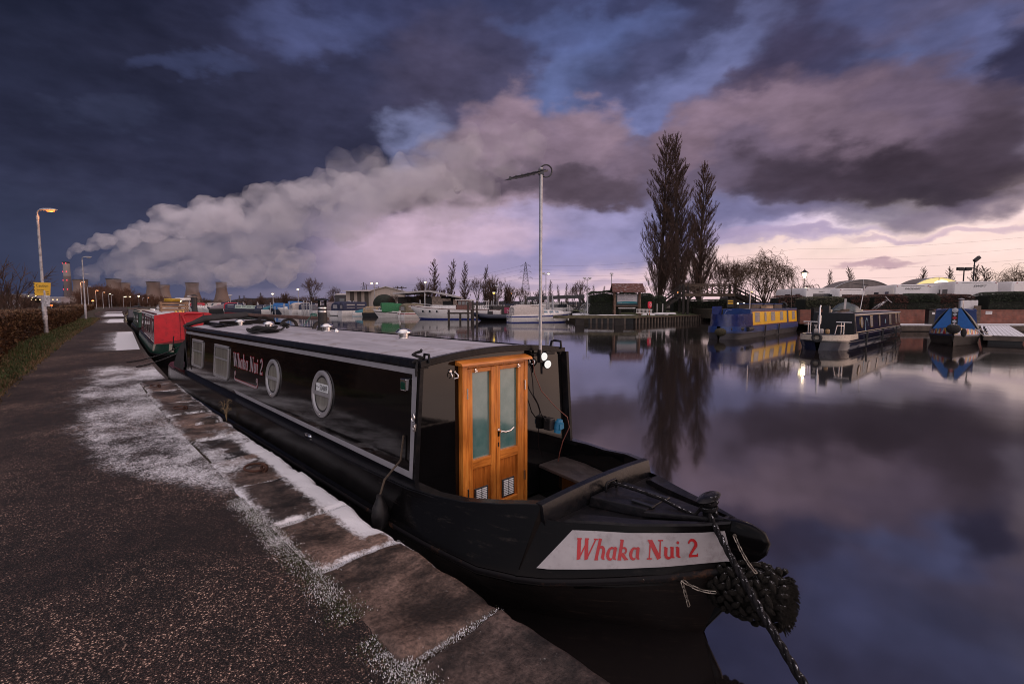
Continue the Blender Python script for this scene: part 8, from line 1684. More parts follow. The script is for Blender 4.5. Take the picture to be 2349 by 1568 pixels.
def gate():
 Y = 56; f = Y/FPX; c = D(1342, 698, Y); o = thing('marina_gate', 'tall galvanised gate with a fan of anti climb spikes by the dark hedge', 'gate', (c.x, Y, .7)); z = lambda y: hz(y, Y)-.7; mb = MB(); mb.box((6*f, 0, z(700)), (.10, .10, z(675))); mb.obj('post', M_GALV, o); mb = MB(); [mb.tube([(4*f, 0, z(712)), (4*f+16*f*cos(a)*-1, 0, z(712)+16*f*sin(a))], .02, 4) for a in [radians(-60+k*15) for k in range(13)]]; mb.tube([(4*f-16*f*cos(a), 0, z(712)+16*f*sin(a)) for a in [radians(-60+k*15) for k in range(13)]], .02, 4); mb.obj('spike_fan', M_GALV, o)
gate()
# ------------------------------------------------------------------ the right bank: boats, wall, hedges, caravans
def boat_at(x0, y0, deg, L, W_, label, P): return narrowboat(label, (x0, y0, 0), radians(deg), L, W_, P)
M_BLUEP = mat('royal_blue_paint', (.018, .045, .17), .3, var=.25, dirt=(.03, .07, .2)); M_YELP = mat('yellow_paint', (.88, .48, .004), .35, var=.08); M_BLUEV = mat('blue_vinyl', (.010, .020, .11), .22, var=.3, bump=.1); M_NAVYP = mat('navy_gloss', (.010, .012, .030), .12, var=.2, spec=.7); M_CREAML = mat('cream_line', (.62, .50, .34), .4, var=.06); M_GOLD = mat('gold_frame', (.50, .33, .13), .35, .5); M_CURT = curtain_glass('curtain_pale', (.42, .38, .36)); M_HULLG = mat('hull_blacking', (.035, .030, .034), .45, var=.4, scale=2)
YB, ysp = boat_at(12.45, 29.2, 46.5, 16.0, 2.05, 'yellow sided narrowboat with a blue hull and blue vinyl stern cover', dict(hull=M_HULLG, upper=M_BLUEP, strake=M_BLUEP, side=M_BLUEP, roof=mat('roof_grey_blue', (.13, .13, .16), .6, snow=.2), cabin=(3.0, 14.0), zg=.70, ch=1.05, panels=[(3.25, 11.1, .06, .96, M_YELP), (11.5, 13.9, .06, .96, M_YELP)], lines=[(3.25, 11.1, .06, .96, .03, M_REDH), (11.5, 13.9, .06, .96, .03, M_REDH)], wins=[(4.2, .95, .62, 'r'), (5.9, .42, .62, 'r'), (7.6, .95, .62, 'r'), (9.7, .75, .62, 'r'), (12.9, .8, .62, 'r')], pane=M_CURT, nose=2.2))
def stern_cover():
 mb = MB(); rows = []
 for i in range(25):
  a = -1.0+2*i/24; t = a*pi*.5; x = 1.55-1.35*cos(t)+(.0 if abs(a) < .8 else (abs(a)-.8)*7.0); y = 1.02*sin(t*.98) if abs(a) < .8 else math.copysign(1.0, a); fold = .05*sin(i*1.9)+.04*nz(i*.7, 2); rows.append([(x, y, .76), (x+.03+fold*.6, y*(.97+fold*.5), 1.05), (x+.05-fold, y*(.97-fold*.4), 1.30), (x+.06, y*.97, 1.52+.03*nz(i*.5, 7))])
 mb.loft(rows, ring=False, cap=False); mb.obj('stern_cover', M_BLUEV, YB, smooth=70); mb = MB(); mb.loft([[(.75, .35, 1.50), (.80, .75, 1.50), (1.1, .85, 1.98), (1.0, .25, 2.0)], [(1.15, .3, 1.5), (1.2, .8, 1.5), (1.3, .85, 1.95), (1.3, .3, 1.98)]]); mb.obj('folded_cover', M_BLUEV, YB, smooth=30)
 mb = MB(); mb.tube([(.6, -.1, .8), (.55, -.1, 1.5), (.75, -.15, 1.72), (1.5, -.2, 1.78)], .03, 6); mb.obj('tiller', M_BLUEP, YB, smooth=60); mb = MB(); mb.prism([(-.92, .72), (-.84, 1.80), (0, 1.86), (.84, 1.80), (.92, .72)], 2.94, 2.98, Matrix(((0, 0, 1, 0), (1, 0, 0, 0), (0, 1, 0, 0), (0, 0, 0, 1)))); mb.obj('rear_bulkhead', M_BLUEP, YB)
 for x, z in ((.3, .62), (1.7, .6)):
  mb = MB(); y = -.55 if x < 1 else -1.1; mb.tube([(x, y, z), (x+.9, y-.42 if x < 1 else y, z)], .13, 10); mb.obj('long_fender', M_RUBBER, YB, smooth=60)
 mb = MB(); mb.ball((.02, -.1, .45), (.22, .35, .25), 10, 6); mb.obj('rope_fender', mat('fender_rope2', (.05, .04, .02), .9, var=.6, scale=20, bump=.6), YB, smooth=60); mb = MB(); [mb.box((x, -1.12, .4), (.10, .06, .7), ry=.2) for x in (5.2, 8.3)]; mb.obj('fender_strip', M_RUBBER, YB)
 mb = MB(); mb.tube([(3.05, -.75, 1.75), (3.05, -.75, 3.3)], .03, 6); mb.obj('flag_pole', M_STEELR, YB); mb = MB(); mb.tube([(13.8, -.5, 1.8), (13.7, -.5, 3.6)], .03, 6); mb.obj('mast_pole', M_TIMBL, YB)
stern_cover()
for x, y, L, lab, m in ((6.0, .1, 2.2, 'low timber box with a blue lid on the yellow boat roof, nearest the stern', M_TIMBL), (8.6, .1, 2.0, 'timber box with a snowy blue lid in the middle of the yellow boat roof', M_TIMBL), (11.0, .1, 2.0, 'timber box farthest toward the bow on the yellow boat roof', M_TIMBL)):
 o = thing('roof_box', lab, 'box', on_boat(YB, (x, y, 1.80)), YB.rotation_euler.z, 'boxes on the yellow boat roof'); mb = MB(); mb.box((0, 0, .16), (L, .8, .32)); mb.obj('side', m, o); mb = MB(); mb.box((0, 0, .35), (L+.06, .86, .06)); mb.obj('lid', M_BLUEP, o)
odd('plank_stack', 'small stack of pale firewood planks on the yellow boat roof', 'wood', YB, (7.4, -.55, 1.78), lambda mb: [mb.box((.05*nz(k, 3)*4, .0, .03+.055*k), (1.5, .35, .04)) for k in range(4)], mat('pale_planks', (.5, .33, .2), .7, var=.3)); odd('rubber_tyre', 'black tyre standing on the bow end of the yellow boat roof', 'tyre', YB, (12.3, -.3, 2.02), lambda mb: mb.tube([(0, .22*cos(k*pi/8), .22*sin(k*pi/8)) for k in range(16)], .08, 8, closed=True), M_RUBBER)
DB, dsp = boat_at(14.05, 22.25, 43.6, 17.4, 2.05, 'dark blue narrowboat with cream lines and gold windows, a bicycle on its roof', dict(hull=M_NAVYP, strake=M_BLKP, side=M_NAVYP, roof=M_FROST, rail=M_NAVYP, cabin=(2.6, 15.2), zg=.66, ch=.98, lines=[(2.75, 15.1, .07, .93, .035, M_CREAML)], wins=[(4.0, .55, .5, 'round'), (6.3, .65, .60, 'r'), (8.4, .40, .60, 'r'), (11.6, .7, .60, 'r'), (13.6, .6, .6, 'r'), (14.6, .45, .6, 'r')], frame=M_GOLD, pane=M_CURT, vents=[(6.2, .2, .09, .1, M_CREAML), (7.6, .2, .09, .1, M_CREAML), (9, .1, .09, .1, M_CREAML), (3.2, .3, .1, .14, M_CREAML)], nose=2.4))
def db_extra():
 T = Matrix(((0, 0, 1, 0), (1, 0, 0, 0), (0, 1, 0, 0), (0, 0, 0, 1))); mb = MB(); mb.prism([(-.92, .66), (-.86, 1.70), (.86, 1.70), (.92, .66)], 2.52, 2.58, T); mb.obj('rear_bulkhead', M_BLKP, DB)
 st = [(0, .10), (.12, .45), (.4, .75), (.9, .93), (1.6, 1), (2.6, 1)]; mb = MB()
 for sd in (-1, 1): mb.loft([[(x-.02, sd*(1.025*w+.012), .71), (x-.02, sd*(1.025*w+.034), .46)] for x, w in st], ring=False, cap=False)
 mb.poly([(-.03, -.13, .72), (-.03, .13, .72), (-.03, .14, .46), (-.03, -.14, .46)]); mb.obj('stern_band', M_CREAM, DB, smooth=60)
 mb = MB()
 for y in (-.8, .55): mb.tube([(.9, y, .7), (.9, y, 1.28)], .025, 6); mb.tube([(.9, y-.3, 1.28), (.9, y+.3, 1.28)], .03, 6); mb.tube([(1.1, y+.15, .7), (1.1, y+.15, 1.28)], .02, 6)
 mb.tube([(.45, -.55, .7), (.5, -.62, 1.15), (.9, -.8, 1.12)], .02, 6); mb.obj('stern_rail', M_STEELR, DB, smooth=60); mb = MB(); mb.tube([(.55, .1, .7), (.55, .1, 1.95), (.65, .1, 2.05)], .035, 8); mb.tube([(.55, .1, 1.2), (.55, .1, 1.6)], .075, 10); mb.obj('tiller_post', M_STEELR, DB, smooth=60)
 mb = MB(); mb.tube([(-.12, .22*cos(k*pi/8)*.75-.0, .60+.22*sin(k*pi/8)*.75) for k in range(16)], .065, 8, closed=True); mb.obj('ring_fender', M_RUBBER, DB, smooth=60)
 mb = MB(); [mb.box((x, -1.1, .42), (.10, .07, .72), ry=.25) for x in (4.2, 8.2, 12.4)]; mb.obj('fender_strip', M_RUBBER, DB)
 mb = MB(); q = lambda s, z: dsp(-1, s, .66+z, .012); [mb.poly([q(5.15+.36*cos(a), .30+.42*sin(a)*1.15), q(5.15+.30*cos(a+.12), .30+.34*sin(a+.12)*1.15), q(5.15+.26*cos(a+.04), .30+.30*sin(a)*1.1), q(5.15+.33*cos(a-.1), .30+.40*sin(a-.1)*1.1)]) for a in [radians(10+k*16) for k in range(11)]]; mb.poly([q(4.75, .12), q(4.86, .12), q(4.92, .45), q(4.84, .42)]); mb.obj('painted_fan', mat('fan_pale_blue', (.25, .45, .55), .4), DB, fix=False); mb = MB(); [mb.poly([q(10.1+.14*cos(a)*k_, .5+.12*sin(a)*k_) for a in [radians(t*60) for t in range(6)]]) for k_ in (1.0,)]; mb.poly([q(9.9, .36), q(10.3, .36), q(10.25, .42), q(9.95, .42)]); mb.obj('painted_emblem', MATS['fan_pale_blue'], DB, fix=False)
 mb = MB(); mb.box((2.7, .35, 1.82), (.30, .30, .40)); mb.obj('roof_post_box', M_BLKP, DB, bevel=.02); mb = MB(); mb.tube([(10.2, .4, 1.66), (10.9, .35, 3.3)], .022, 6); mast = mb.obj('aerial_mast', M_GALV, DB); mb = MB(); c = Vector((10.9, .35, 3.3)); a, b = c+Vector((-.5, .42, .06)), c+Vector((.12, -.12, 0)); mb.beam(a, b, .03, .03); [mb.tube([a.lerp(b, t)+Vector((-.10, -.12, 0)), a.lerp(b, t)+Vector((.10, .12, 0))], .01, 4) for t in (0, .15, .3, .45, .6, .75, .9)]; mb.obj('aerial', M_AERM, mast)
 mb = MB(); mb.loft([[(15.1+.9*t, -.86*(1-.35*t), .8), (15.1+.9*t, -.5*(1-.35*t), 1.5-.5*t), (15.1+.9*t, .5*(1-.35*t), 1.5-.5*t), (15.1+.9*t, .86*(1-.35*t), .8)] for t in (0, .5, 1)], ring=False); mb.obj('bow_cover', M_BLUEV, DB, smooth=40)
M_AERM = mat('aerial_metal', (.05, .05, .055), .4, .5); db_extra()
def bicycle():
 o = thing('bicycle', 'bicycle lying tilted on the roof of the dark blue boat', 'bicycle', on_boat(DB, (11.6, .0, 1.78)), DB.rotation_euler.z); R3 = Matrix.Rotation(.85, 4, 'X');
 for x in (-.52, .52):
  mb = MB(R3); mb.tube([(x+.32*cos(k*pi/12), 0, .34+.32*sin(k*pi/12)) for k in range(24)], .022, 6, closed=True); w = mb.obj('wheel', M_RUBBER, o, smooth=60); mb = MB(R3); [mb.tube([(x, 0, .34), (x+.31*cos(k*pi/6), 0, .34+.31*sin(k*pi/6))], .004, 3) for k in range(12)]; mb.obj('spoke', M_STEELR, w)
 mb = MB(R3); P = [(-.52, 0, .34), (-.08, 0, .32), (.36, 0, .74), (-.22, 0, .78), (.52, 0, .34)]; [mb.tube([P[i], P[j]], .02, 6) for i, j in ((0, 1), (1, 2), (2, 3), (3, 0), (1, 3), (2, 4))]; mb.obj('frame', M_STEELR, o, smooth=60); mb = MB(R3); mb.tube([(.34, 0, .78), (.32, 0, .92)], .016, 6); mb.tube([(.30, -.26, .95), (.32, 0, .92), (.30, .26, .95)], .014, 6); mb.obj('handlebar', M_STEELR, o, smooth=60); mb = MB(R3); mb.ball((-.25, 0, .88), (.13, .07, .035), 8, 5); mb.tube([(-.22, 0, .78), (-.25, 0, .87)], .014, 6); mb.obj('saddle', M_RUBBER, o, smooth=60)
bicycle()
odd('tarpaulin', 'grey green tarpaulin mound on the dark blue boat roof', 'tarpaulin', DB, (5.6, .15, 1.68), lambda mb: mb.loft([[(-.9+1.8*i/12, .62*cos(pi*j/9), (.10+.42*sin(pi*i/12)+.10*nz(i*.9, j*.9, 2))*sin(pi*j/9)) for j in range(10)] for i in range(13)], ring=False, cap=False), mat('tarp_grey_green', (.06, .075, .075), .35, var=.5, bump=.4)); odd('propeller_blade', 'pale carved blade leaning on the tarpaulin of the dark blue boat', 'ornament', DB, (4.6, .0, 1.68), lambda mb: mb.loft([[(.04*k, -.05, .18*k), (.04*k+.14-.018*k, 0, .18*k), (.04*k, .05, .18*k)] for k in range(5)]), M_CREAMC); odd('deck_clutter', 'planks and dark cases laid on the stern end of the blue boat roof', 'clutter', DB, (3.9, -.1, 1.70), lambda mb: [mb.box((.2*k-.3, .25*nz(k, 1), .05+.02*k), (.9, .18, .07), rz=.2*nz(k, 5)) for k in range(5)], M_TIMBL)
for k, (s, y, lab) in enumerate(((.75, -.2, 'glass jar with an amber candle on the stern deck of the dark blue boat'), (.8, .05, 'small glass jar in the middle on the stern deck'), (.85, .3, 'flower pot with dry stems on the blue boat stern deck'))):
 odd('jar' if k < 2 else 'flower_pot', lab, 'jar' if k < 2 else 'pot', DB, (s, y, .74), lambda mb: (mb.lathe([(.07, 0), (.09, .05), (.09, .18), (.06, .22)], n=12), [mb.tube([(0, 0, .18), (.08*cos(j), .08*sin(j), .42)], .01, 4) for j in range(5)] if k == 2 else None), mat('jar_amber', (.35, .20, .08), .2) if k == 0 else M_CREAMC)
M_HULLD = mat('hull_dark', (.012, .009, .009), .55, var=.5, scale=2, spec=.25)
BB, bsp = boat_at(22.05+.68*14.6, 24.2+.735*14.6, 180+47.2, 14.9, 2.1, 'blue topped narrowboat facing the viewer with a painted diamond bow', dict(hull=M_HULLD, upper=M_BLUEP, strake=M_HULLD, side=M_BLUEP, roof=M_BLUEP, cabin=(1.4, 9.2), zg=.74, ch=1.02, wins=[(3, .8, .5, 'r'), (5, .8, .5, 'r'), (7, .8, .5, 'r')], flues=[(8.9, .2, .11, .55)], fluem=M_GALV, nose=4.2))
def bb_extra():
 L = 14.9; n = 4.2; h = 1.05; st = [(L-n, .97, .76), (L-n*.6, .78, .81), (L-n*.3, .46, .87), (L-n*.1, .16, .94), (L, .03, .98)]
 def pt(t, f, sd): x = lerp(L-n*.85, L-.04, t); w, z = interp(st, x); zl = z*.56+.10; return Vector((x, sd*(h*w+lerp(.034*min(1, w*3), .004, f)+.010), lerp(zl, z, f)))
 cols = [mat('diamond_red', (.45, .02, .03), .4), mat('diamond_white', (.5, .5, .55), .4), mat('diamond_yellow', (.60, .38, .05), .4), M_BLUEP, mat('diamond_sky', (.10, .20, .42), .4)]
 N = 6
 for sd in (-1, 1):
  for k in range(N):
   a, b = k/N, (k+1)/N; m_ = (a+b)/2
   for pts, c in (((( a, 0), (m_, 1), (m_, 0)), cols[1]), (((m_, 0), (b, 0), (m_, 1)), cols[(0, 2)[k % 2]]), (((a, 0), (a, 1), (m_, 1)), cols[4]), (((m_, 1), (b, 1), (b, 0)), cols[(2, 0)[k % 2]])):
    mb = MB(); mb.poly([pt(t, f, sd) for t, f in pts]); mb.obj('painted_diamond', c, BB, fix=False)
 # cratch cover
 x0, x1 = 9.2, 12.6; mb = MB(); rows = []
 for i in range(7): t = i/6; x = lerp(x0, x1, t); top = lerp(1.86, 1.92, t); k = lerp(1, .86, t); rows.append([(x, -1.0*k, .80), (x, -.62*k+.04*nz(i, 3), lerp(.8, top, .62)), (x, -.22, top-.03), (x, .22, top-.03), (x, .62*k+.04*nz(i, 8), lerp(.8, top, .62)), (x, 1.0*k, .80)])
 mb.loft(rows, ring=False, cap=False); mb.obj('cratch_cover', mat('blue_cover', (.02, .06, .19), .55, var=.3, bump=.3), BB, smooth=30)
 mb = MB(); mb.prism([(-.86, .80), (-.24, 1.88), (.24, 1.88), (.86, .80)], 12.58, 12.66, Matrix(((0, 0, 1, 0), (1, 0, 0, 0), (0, 1, 0, 0), (0, 0, 0, 1)))); fb = mb.obj('cratch_board', mat('bright_blue', (.015, .12, .40), .4, var=.1), BB)
 for k in range(4):
  z = 1.02+.19*k; mb = MB(); mb.prism([(-.10, z), (0, z+.10), (.10, z), (0, z-.10)], 12.672, 12.676, Matrix(((0, 0, 1, 0), (1, 0, 0, 0), (0, 1, 0, 0), (0, 0, 0, 1)))); mb.obj('painted_diamond', cols[k % 2], fb)
 mb = MB(); mb.box((12.668, 0, 1.32), (.006, .26, 1.0)); mb.obj('board_strip', M_BLKP, fb); mb = MB(); mb.lathe([(.05, 0), (.12, .04), (.13, .10), (.01, .11)], (12.67, 0, 1.80), 14, (1, 0, 0)); mb.obj('headlamp', M_GALV, BB, smooth=50)
 for sd in (-1, 1):
  rows = [];
  for i in range(8): t = i/7; x = lerp(8.0, 12.3, t); rows.append([(x, sd*(1.06*lerp(1, .88, t)), .82+.10*nz(i*1.1, sd)), (x, sd*(.68*lerp(1, .9, t)+.05*nz(i*.9, 4)), 1.45), (x, sd*.24, lerp(1.93, 1.95, t))])
  mb = MB(); mb.loft(rows, ring=False, cap=False); mb.obj('tarpaulin_flap', mat('dull_green_tarp', (.075, .085, .075), .6, var=.5, bump=.5), BB, smooth=40)
 mb = MB(); mb.ball((L-.10, 0, .90), (.26, .30, .25), 10, 7); mb.ball((L-.2, .38, .72), (.10, .12, .22), 8, 6); mb.obj('rope_fender', mat('bow_fender_black', (.02, .018, .018), .9, var=.6, scale=14, bump=.8, snow=.5), BB, smooth=60); mb = MB(); mb.tube([(L-n*.5, h*.72+.05, .84), (L-n*.55, h*.85+.25, .5), (L-n*.8, h+.4, .45)], .03, 6); mb.tube([(L-n*.8, h*.95, .82), (L-n*.9, h+.25, .55), (L-n*1.1, h+.3, .6)], .03, 6); mb.obj('bow_rope', M_CREAMC, BB, smooth=60)
 mb = MB(); mb.tube([(L, 0, .95), (L-.25, 0, .3), (L-1.1, 0, -.05)], .035, 6); mb.obj('stem_bar', M_HULLG, BB)
bb_extra()
# finger pontoon and walkway
def finger():
 A, B = Vector((25.9, 25.4, 0)), Vector((38.0, 38.2, 0)); d = B-A; L = d.length; o = thing('finger_pontoon', 'snowy planked finger pontoon beside the blue topped boat', 'pontoon', A, atan2(d.y, d.x)); mb = MB(); [mb.box((L/2, -.72+.18*k, .44), (L, .165, .05)) for k in range(9)]; mb.obj('planks', mat('snowy_planks', (.20, .16, .15), .7, var=.4, scale=1.5, snow=.78), o); mb = MB(); mb.box((L/2, 0, .30), (L, 1.66, .20)); mb.obj('frame', M_PILEW, o); mb = MB(); mb.box((1.2, 0, .0), (1.8, 1.3, .45)); mb.obj('float', M_BLKP, o); mb = MB(); mb.beam((.4, -.9, .3), (1.0, -1.0, -.2), .15, .15); mb.obj('brace', M_TIMBL, o); [MB().lathe([(.05, .46), (.05, .62), (.09, .64), (.01, .66)], (q, .7, 0), 8).obj('cleat', M_BLKP, o) for q in (1, 5, 9)]
 o = thing('walkway', 'snow covered quay walkway below the red brick wall', 'walkway', (24.2, 38.9, 0)); mb = MB(); mb.box((30, 0, .47), (60, 2.6, .10)); mb.obj('deck', mat('walkway_deck', (.25, .22, .21), .8, var=.3, snow=.85), o); mb = MB(); mb.box((30, -1.22, .24), (60, .12, .36)); mb.obj('fascia', M_PILEW, o); mb = MB(); mb.box((30, -1.0, -.2), (60, .2, .6)); mb.obj('wall_below', M_BLKP, o)
finger()
def brick(name, c1, c2):
 m, nt, b = newmat(name); L = nt.links; tc = nt.nodes.new('ShaderNodeTexCoord'); mp = nt.nodes.new('ShaderNodeMapping'); mp.inputs['Rotation'].default_value = (pi/2, 0, 0); L.new(tc.outputs['Object'], mp.inputs[0]); br = nt.nodes.new('ShaderNodeTexBrick'); L.new(mp.outputs[0], br.inputs[0]); br.inputs['Color1'].default_value = c1+(1,); br.inputs['Color2'].default_value = c2+(1,); br.inputs['Mortar'].default_value = (.16, .13, .11, 1); br.inputs['Scale'].default_value = 1; br.inputs['Brick Width'].default_value = .225; br.inputs['Row Height'].default_value = .075; br.inputs['Mortar Size'].default_value = .008; n = texnoise(nt, 2, 5, .6); r = ramp(nt, [(.3, (.6, .6, .6)), (.7, (1.25, 1.2, 1.2))]); L.new(n.outputs[0], r.inputs[0]); mx = nt.nodes.new('ShaderNodeMix'); mx.data_type = 'RGBA'; mx.blend_type = 'MULTIPLY'; mx.inputs[0].default_value = 1; L.new(br.outputs[0], mx.inputs[6]); L.new(r.outputs[0], mx.inputs[7]); L.new(mx.outputs[2], b.inputs['Base Color']); b.inputs['Roughness'].default_value = .85; return m
def wall():
 M = brick('red_brick', (.26, .075, .045), (.18, .055, .038)); x0, x1, x2, x3 = D(1836, 698, 40.3).x, D(2216, 698, 40.3).x, D(2251, 698, 40.3).x, 62
 for a, b, lab in ((x0, x1, 'red brick retaining wall behind the moored narrowboats'), (x2, x3, 'red brick wall at the right edge with a small white notice')):
  o = thing('brick_wall', lab, 'wall', (a, 40.3, .5)); mb = MB(); mb.box(((b-a)/2, .15, .56), (b-a, .3, 1.12)); mb.obj('brickwork', M, o); mb = MB(); mb.box(((b-a)/2, .15, 1.15), (b-a, .36, .06)); mb.obj('coping', brick('coping_brick', (.20, .06, .04), (.15, .05, .035)), o)
  if a == x2: xs = D(2272, 698, 40.2).x-a; mb = MB(); mb.box((xs, -.02, .92), (.54, .02, .26)); nb = mb.obj('white_notice', M_WHITEP, o); place_text('PRIVATE MOORINGS\nPermit holders only', .05, frame((xs-.24, -.033, .95), (1, 0, 0), (0, 0, 1)), M_DARK, nb, 'notice_text', .001)
 mb = MB(); mb.add([(x0, 40.5, 1.55), (75, 40.5, 1.55), (75, 300, 1.55), (x0+4, 300, 1.55), (x0, 40.5, .4), (x0+4, 300, .4)], [(0, 1, 2, 3), (0, 3, 5, 4)]); tag(mb.obj('caravan_field', M_LAND), kind='structure')
 o = thing('picket_fence', 'white picket fence in the gap between two hedges above the wall', 'fence', (x1, 40.6, 1.5)); w = x2-x1; mb = MB(); n = 11; [mb.prism([(-.05, 0), (.05, 0), (.05, .75), (0, .82), (-.05, .75)], -.015, .015, frame((.1+(w-.2)*k/(n-1), -.05, .15), (1, 0, 0), (0, 0, 1))) for k in range(n)]; mb.obj('pales', M_WHITEP, o); mb = MB(); [mb.box((w/2, 0, z), (w, .04, .08)) for z in (.4, .75)]; mb.obj('rail', M_WHITEP, o)
 o = thing('timber_gate', 'tall dark timber gate posts and boards below the picket fence', 'gate', (x1, 40.25, .5)); mb = MB(); [mb.box((w*(.55+.09*k), 0, .75), (.11, .06, 1.5)) for k in range(5)]; mb.obj('boards', M_TIMBL, o); mb = MB(); mb.box((w*.25, .05, .55), (w*.5, .06, 1.1)); mb.obj('panel', M_TIMB, o)
 for x, lab in ((2130, 'black service bollard with a white label by the brick wall'),): p = D(x, 741, 39.3); o = thing('service_bollard', lab, 'bollard', (p.x, 39.2, .52)); mb = MB(); mb.loft([[(-.26, -.2, 0), (.26, -.2, 0), (.26, .2, 0), (-.26, .2, 0)], [(-.26, -.2, 1.10), (.26, -.2, 1.10), (.26, .2, 1.2), (-.26, .2, 1.2)]]); mb.obj('case', M_BLKP, o, bevel=.02); mb = MB(); mb.box((0, 0, 1.19), (.60, .46, .06)); mb.obj('lid', M_BLKP, o, bevel=.01); mb = MB(); mb.box((.08, -.205, .88), (.22, .01, .16)); mb.obj('label_plate', M_WHITEP, o)
 p = D(1870, 730, 38.6); o = thing('service_bollard', 'second black service bollard half hidden behind the dark blue boat stern', 'bollard', (p.x, 38.6, .52)); mb = MB(); mb.box((0, 0, .62), (.5, .4, 1.25)); mb.obj('case', M_BLKP, o, bevel=.02); mb = MB(); mb.box((0, 0, 1.28), (.58, .46, .06)); mb.obj('lid', M_BLKP, o)
wall()
RD = [mat('red_shrub', (.07, .020, .014), .75, var=.6, scale=3), mat('red_shrub_light', (.11, .045, .03), .7, var=.5, scale=3), MATS['hedge_inside']]; GV = [mat('olive_shrub', (.05, .055, .025), .75, var=.6, scale=3), mat('pale_shrub', (.14, .12, .08), .7, var=.5, scale=3), MATS['hedge_inside']]
for x0, x1, yt, Y, n, lab, m, sd in ((1775, 1838, 678, 46, 4000, 'dull reddish shrubs behind the yellow boat bow', RD, 501), (1836, 1928, 682, 41.6, 7000, 'pale variegated shrub row above the wall behind the dark blue boat', GV, 502), (1938, 1976, 678, 41.4, 3500, 'small dark red clipped shrub in front of the caravans', RD, 503), (1990, 2064, 676, 41.4, 6500, 'dark red clipped hedge left of the service bollard', RD, 504), (2064, 2138, 675, 41.4, 6500, 'green clipped hedge above the wall behind the service bollard', G_, 505), (2138, 2217, 676, 41.5, 6500, 'red brown hedge next to the picket fence', RD, 506), (2249, 2420, 671, 41.2, 13000, 'big dark green hedge at the right edge above the wall', G_, 507)): box_hedge(x0, x1, yt, Y, 1.5, 1.7, n, lab, sd, m, .05)
# caravans
M_CARA = mat('caravan_white', (.80, .76, .75), .3, var=.05, dirt=(.66, .62, .61)); M_CARG = mat('caravan_glass', (.02, .02, .025), .08, spec=.9)
def caravan(x, ytop, Y, rear, side, hgt_, lab, text=None, yaw=0.0, tsize=.3, wins=(), back_win=None, m=None, tx=0.0):
 p = D(x, ytop, Y); z0 = 1.55; H = p.z-z0; o = thing('caravan', lab, 'caravan', (p.x, Y, z0), yaw); prof = lambda y, k: [(y*1.0, .45), (y*1.02, H*.5), (y*.99, H*.9), (y*.93, H)]
 w = rear/2; secs = []
 for yy, k, dz in ((0, .94, .10), (.12, .985, .03), (.35, 1, 0), (side-.5, 1, 0), (side-.1, .97, .06), (side, .9, .3)): secs.append([(-w*k, yy, .45), (-w*k*1.01, yy, H*.5), (-w*k, yy, H-.22-dz), (-w*k+.14, yy, H-dz), (w*k-.14, yy, H-dz), (w*k, yy, H-.22-dz), (w*k*1.01, yy, H*.5), (w*k, yy, .45)])
 mb = MB(); mb.loft(secs); mb.obj('body', m or M_CARA, o, smooth=35)
 if back_win: a, b, c, d = back_win; mb = MB(); mb.box((a, -.005, H*c), (b, .04, H*d)); mb.obj('window', M_CARG, o, bevel=.015)
 for sd in (-1, 1):
  for a, l in wins: mb = MB(); mb.box((sd*w*1.005, a, H*.62), (.04, l, H*.24)); mb.obj('window', M_CARG, o, bevel=.015)
 mb = MB(); mb.loft([[(-w*.96, -.03, .42), (w*.96, -.03, .42), (w*.96, .06, .42), (-w*.96, .06, .42)], [(-w*.96, -.02, .70), (w*.96, -.02, .70), (w*.96, .06, .70), (-w*.96, .06, .70)]]); mb.obj('bumper', M_CARA, o); mb = MB(); mb.box((0, side*.5, H+.04), (.5, .5, .10)); mb.obj('roof_vent', M_CARA, o, bevel=.02)
 for s in (-1, 1): mb = MB(); mb.lathe([(.33, -.1), (.33, .1)], (s*w*.92, side*.52, .33), 16, (1, 0, 0)); mb.obj('wheel', M_RUBBER, o); mb = MB(); mb.lathe([(.05, 0), (.04, .03)], (s*w*.86, .0, H-.16), 10, (0, -1, 0)); mb.obj('marker_light', M_REDH, o)
 mb = MB(); mb.box((0, -.012, H-.12), (w*1.3, .02, .03)); mb.obj('trim', M_DARK, o)
 if text: place_text(text, tsize, frame((tx, -.022, H*.80), (1, 0, 0), (0, 0, 1)) @ Matrix.Diagonal((1.25, 1, 1, 1)), mat('caravan_ink', (.03, .03, .035), .5), o, 'lettering', .003, .25, 'CENTER')
 return o
caravan(1885, 660, 47, 3.1, 5.4, 2.5, 'white caravan farthest left, partly behind the pale shrubs', 'SWIFT', 0, .16, [(1.2, .8), (3, .9)], (.2, 2.0, .62, .24))
caravan(1955, 661, 46, 2.7, 5, 2.5, 'white caravan with a sloping front between two others', None, .1, .2, [(1.2, .8), (3, .9)], (-.5, 1.0, .6, .26))
o = caravan(2035, 657.5, 50, 2.4, 6.5, 2.6, 'long grey white caravan seen from its side below the grey dome', None, radians(-72), .2, [(1.2, .9), (3.0, .8), (5, .9)], None, mat('caravan_grey', (.58, .57, .60), .35))
caravan(2094, 652, 44, 2.75, 6.2, 2.7, 'white caravan lettered Pageant with a wide dark rear window', 'PAGEANT', radians(-14), .22, [(1.4, .7), (3.4, .9)], (.12, 1.7, .54, .24))
o = caravan(2167, 653, 46, 2.6, 4.5, 2.6, 'plain white caravan side with two small dark windows between two lettered ones', None, radians(-20), .2, [(1.2, .8), (3, .9)], (-.3, .5, .55, .26))
caravan(2240, 644.5, 43.5, 3.3, 7.2, 2.8, 'large white caravan with Swift lettering at the right', 'SWIFT', radians(-16), .26, [(1.3, .8), (2.4, .7), (4.6, 1.0)], None, None, .25)
caravan(2395, 645, 47, 6.0, 2.4, 2.8, 'white caravan side with paired dark windows at the right edge', None, 0, .2, (), (-1.85, 1.0, .55, .22))
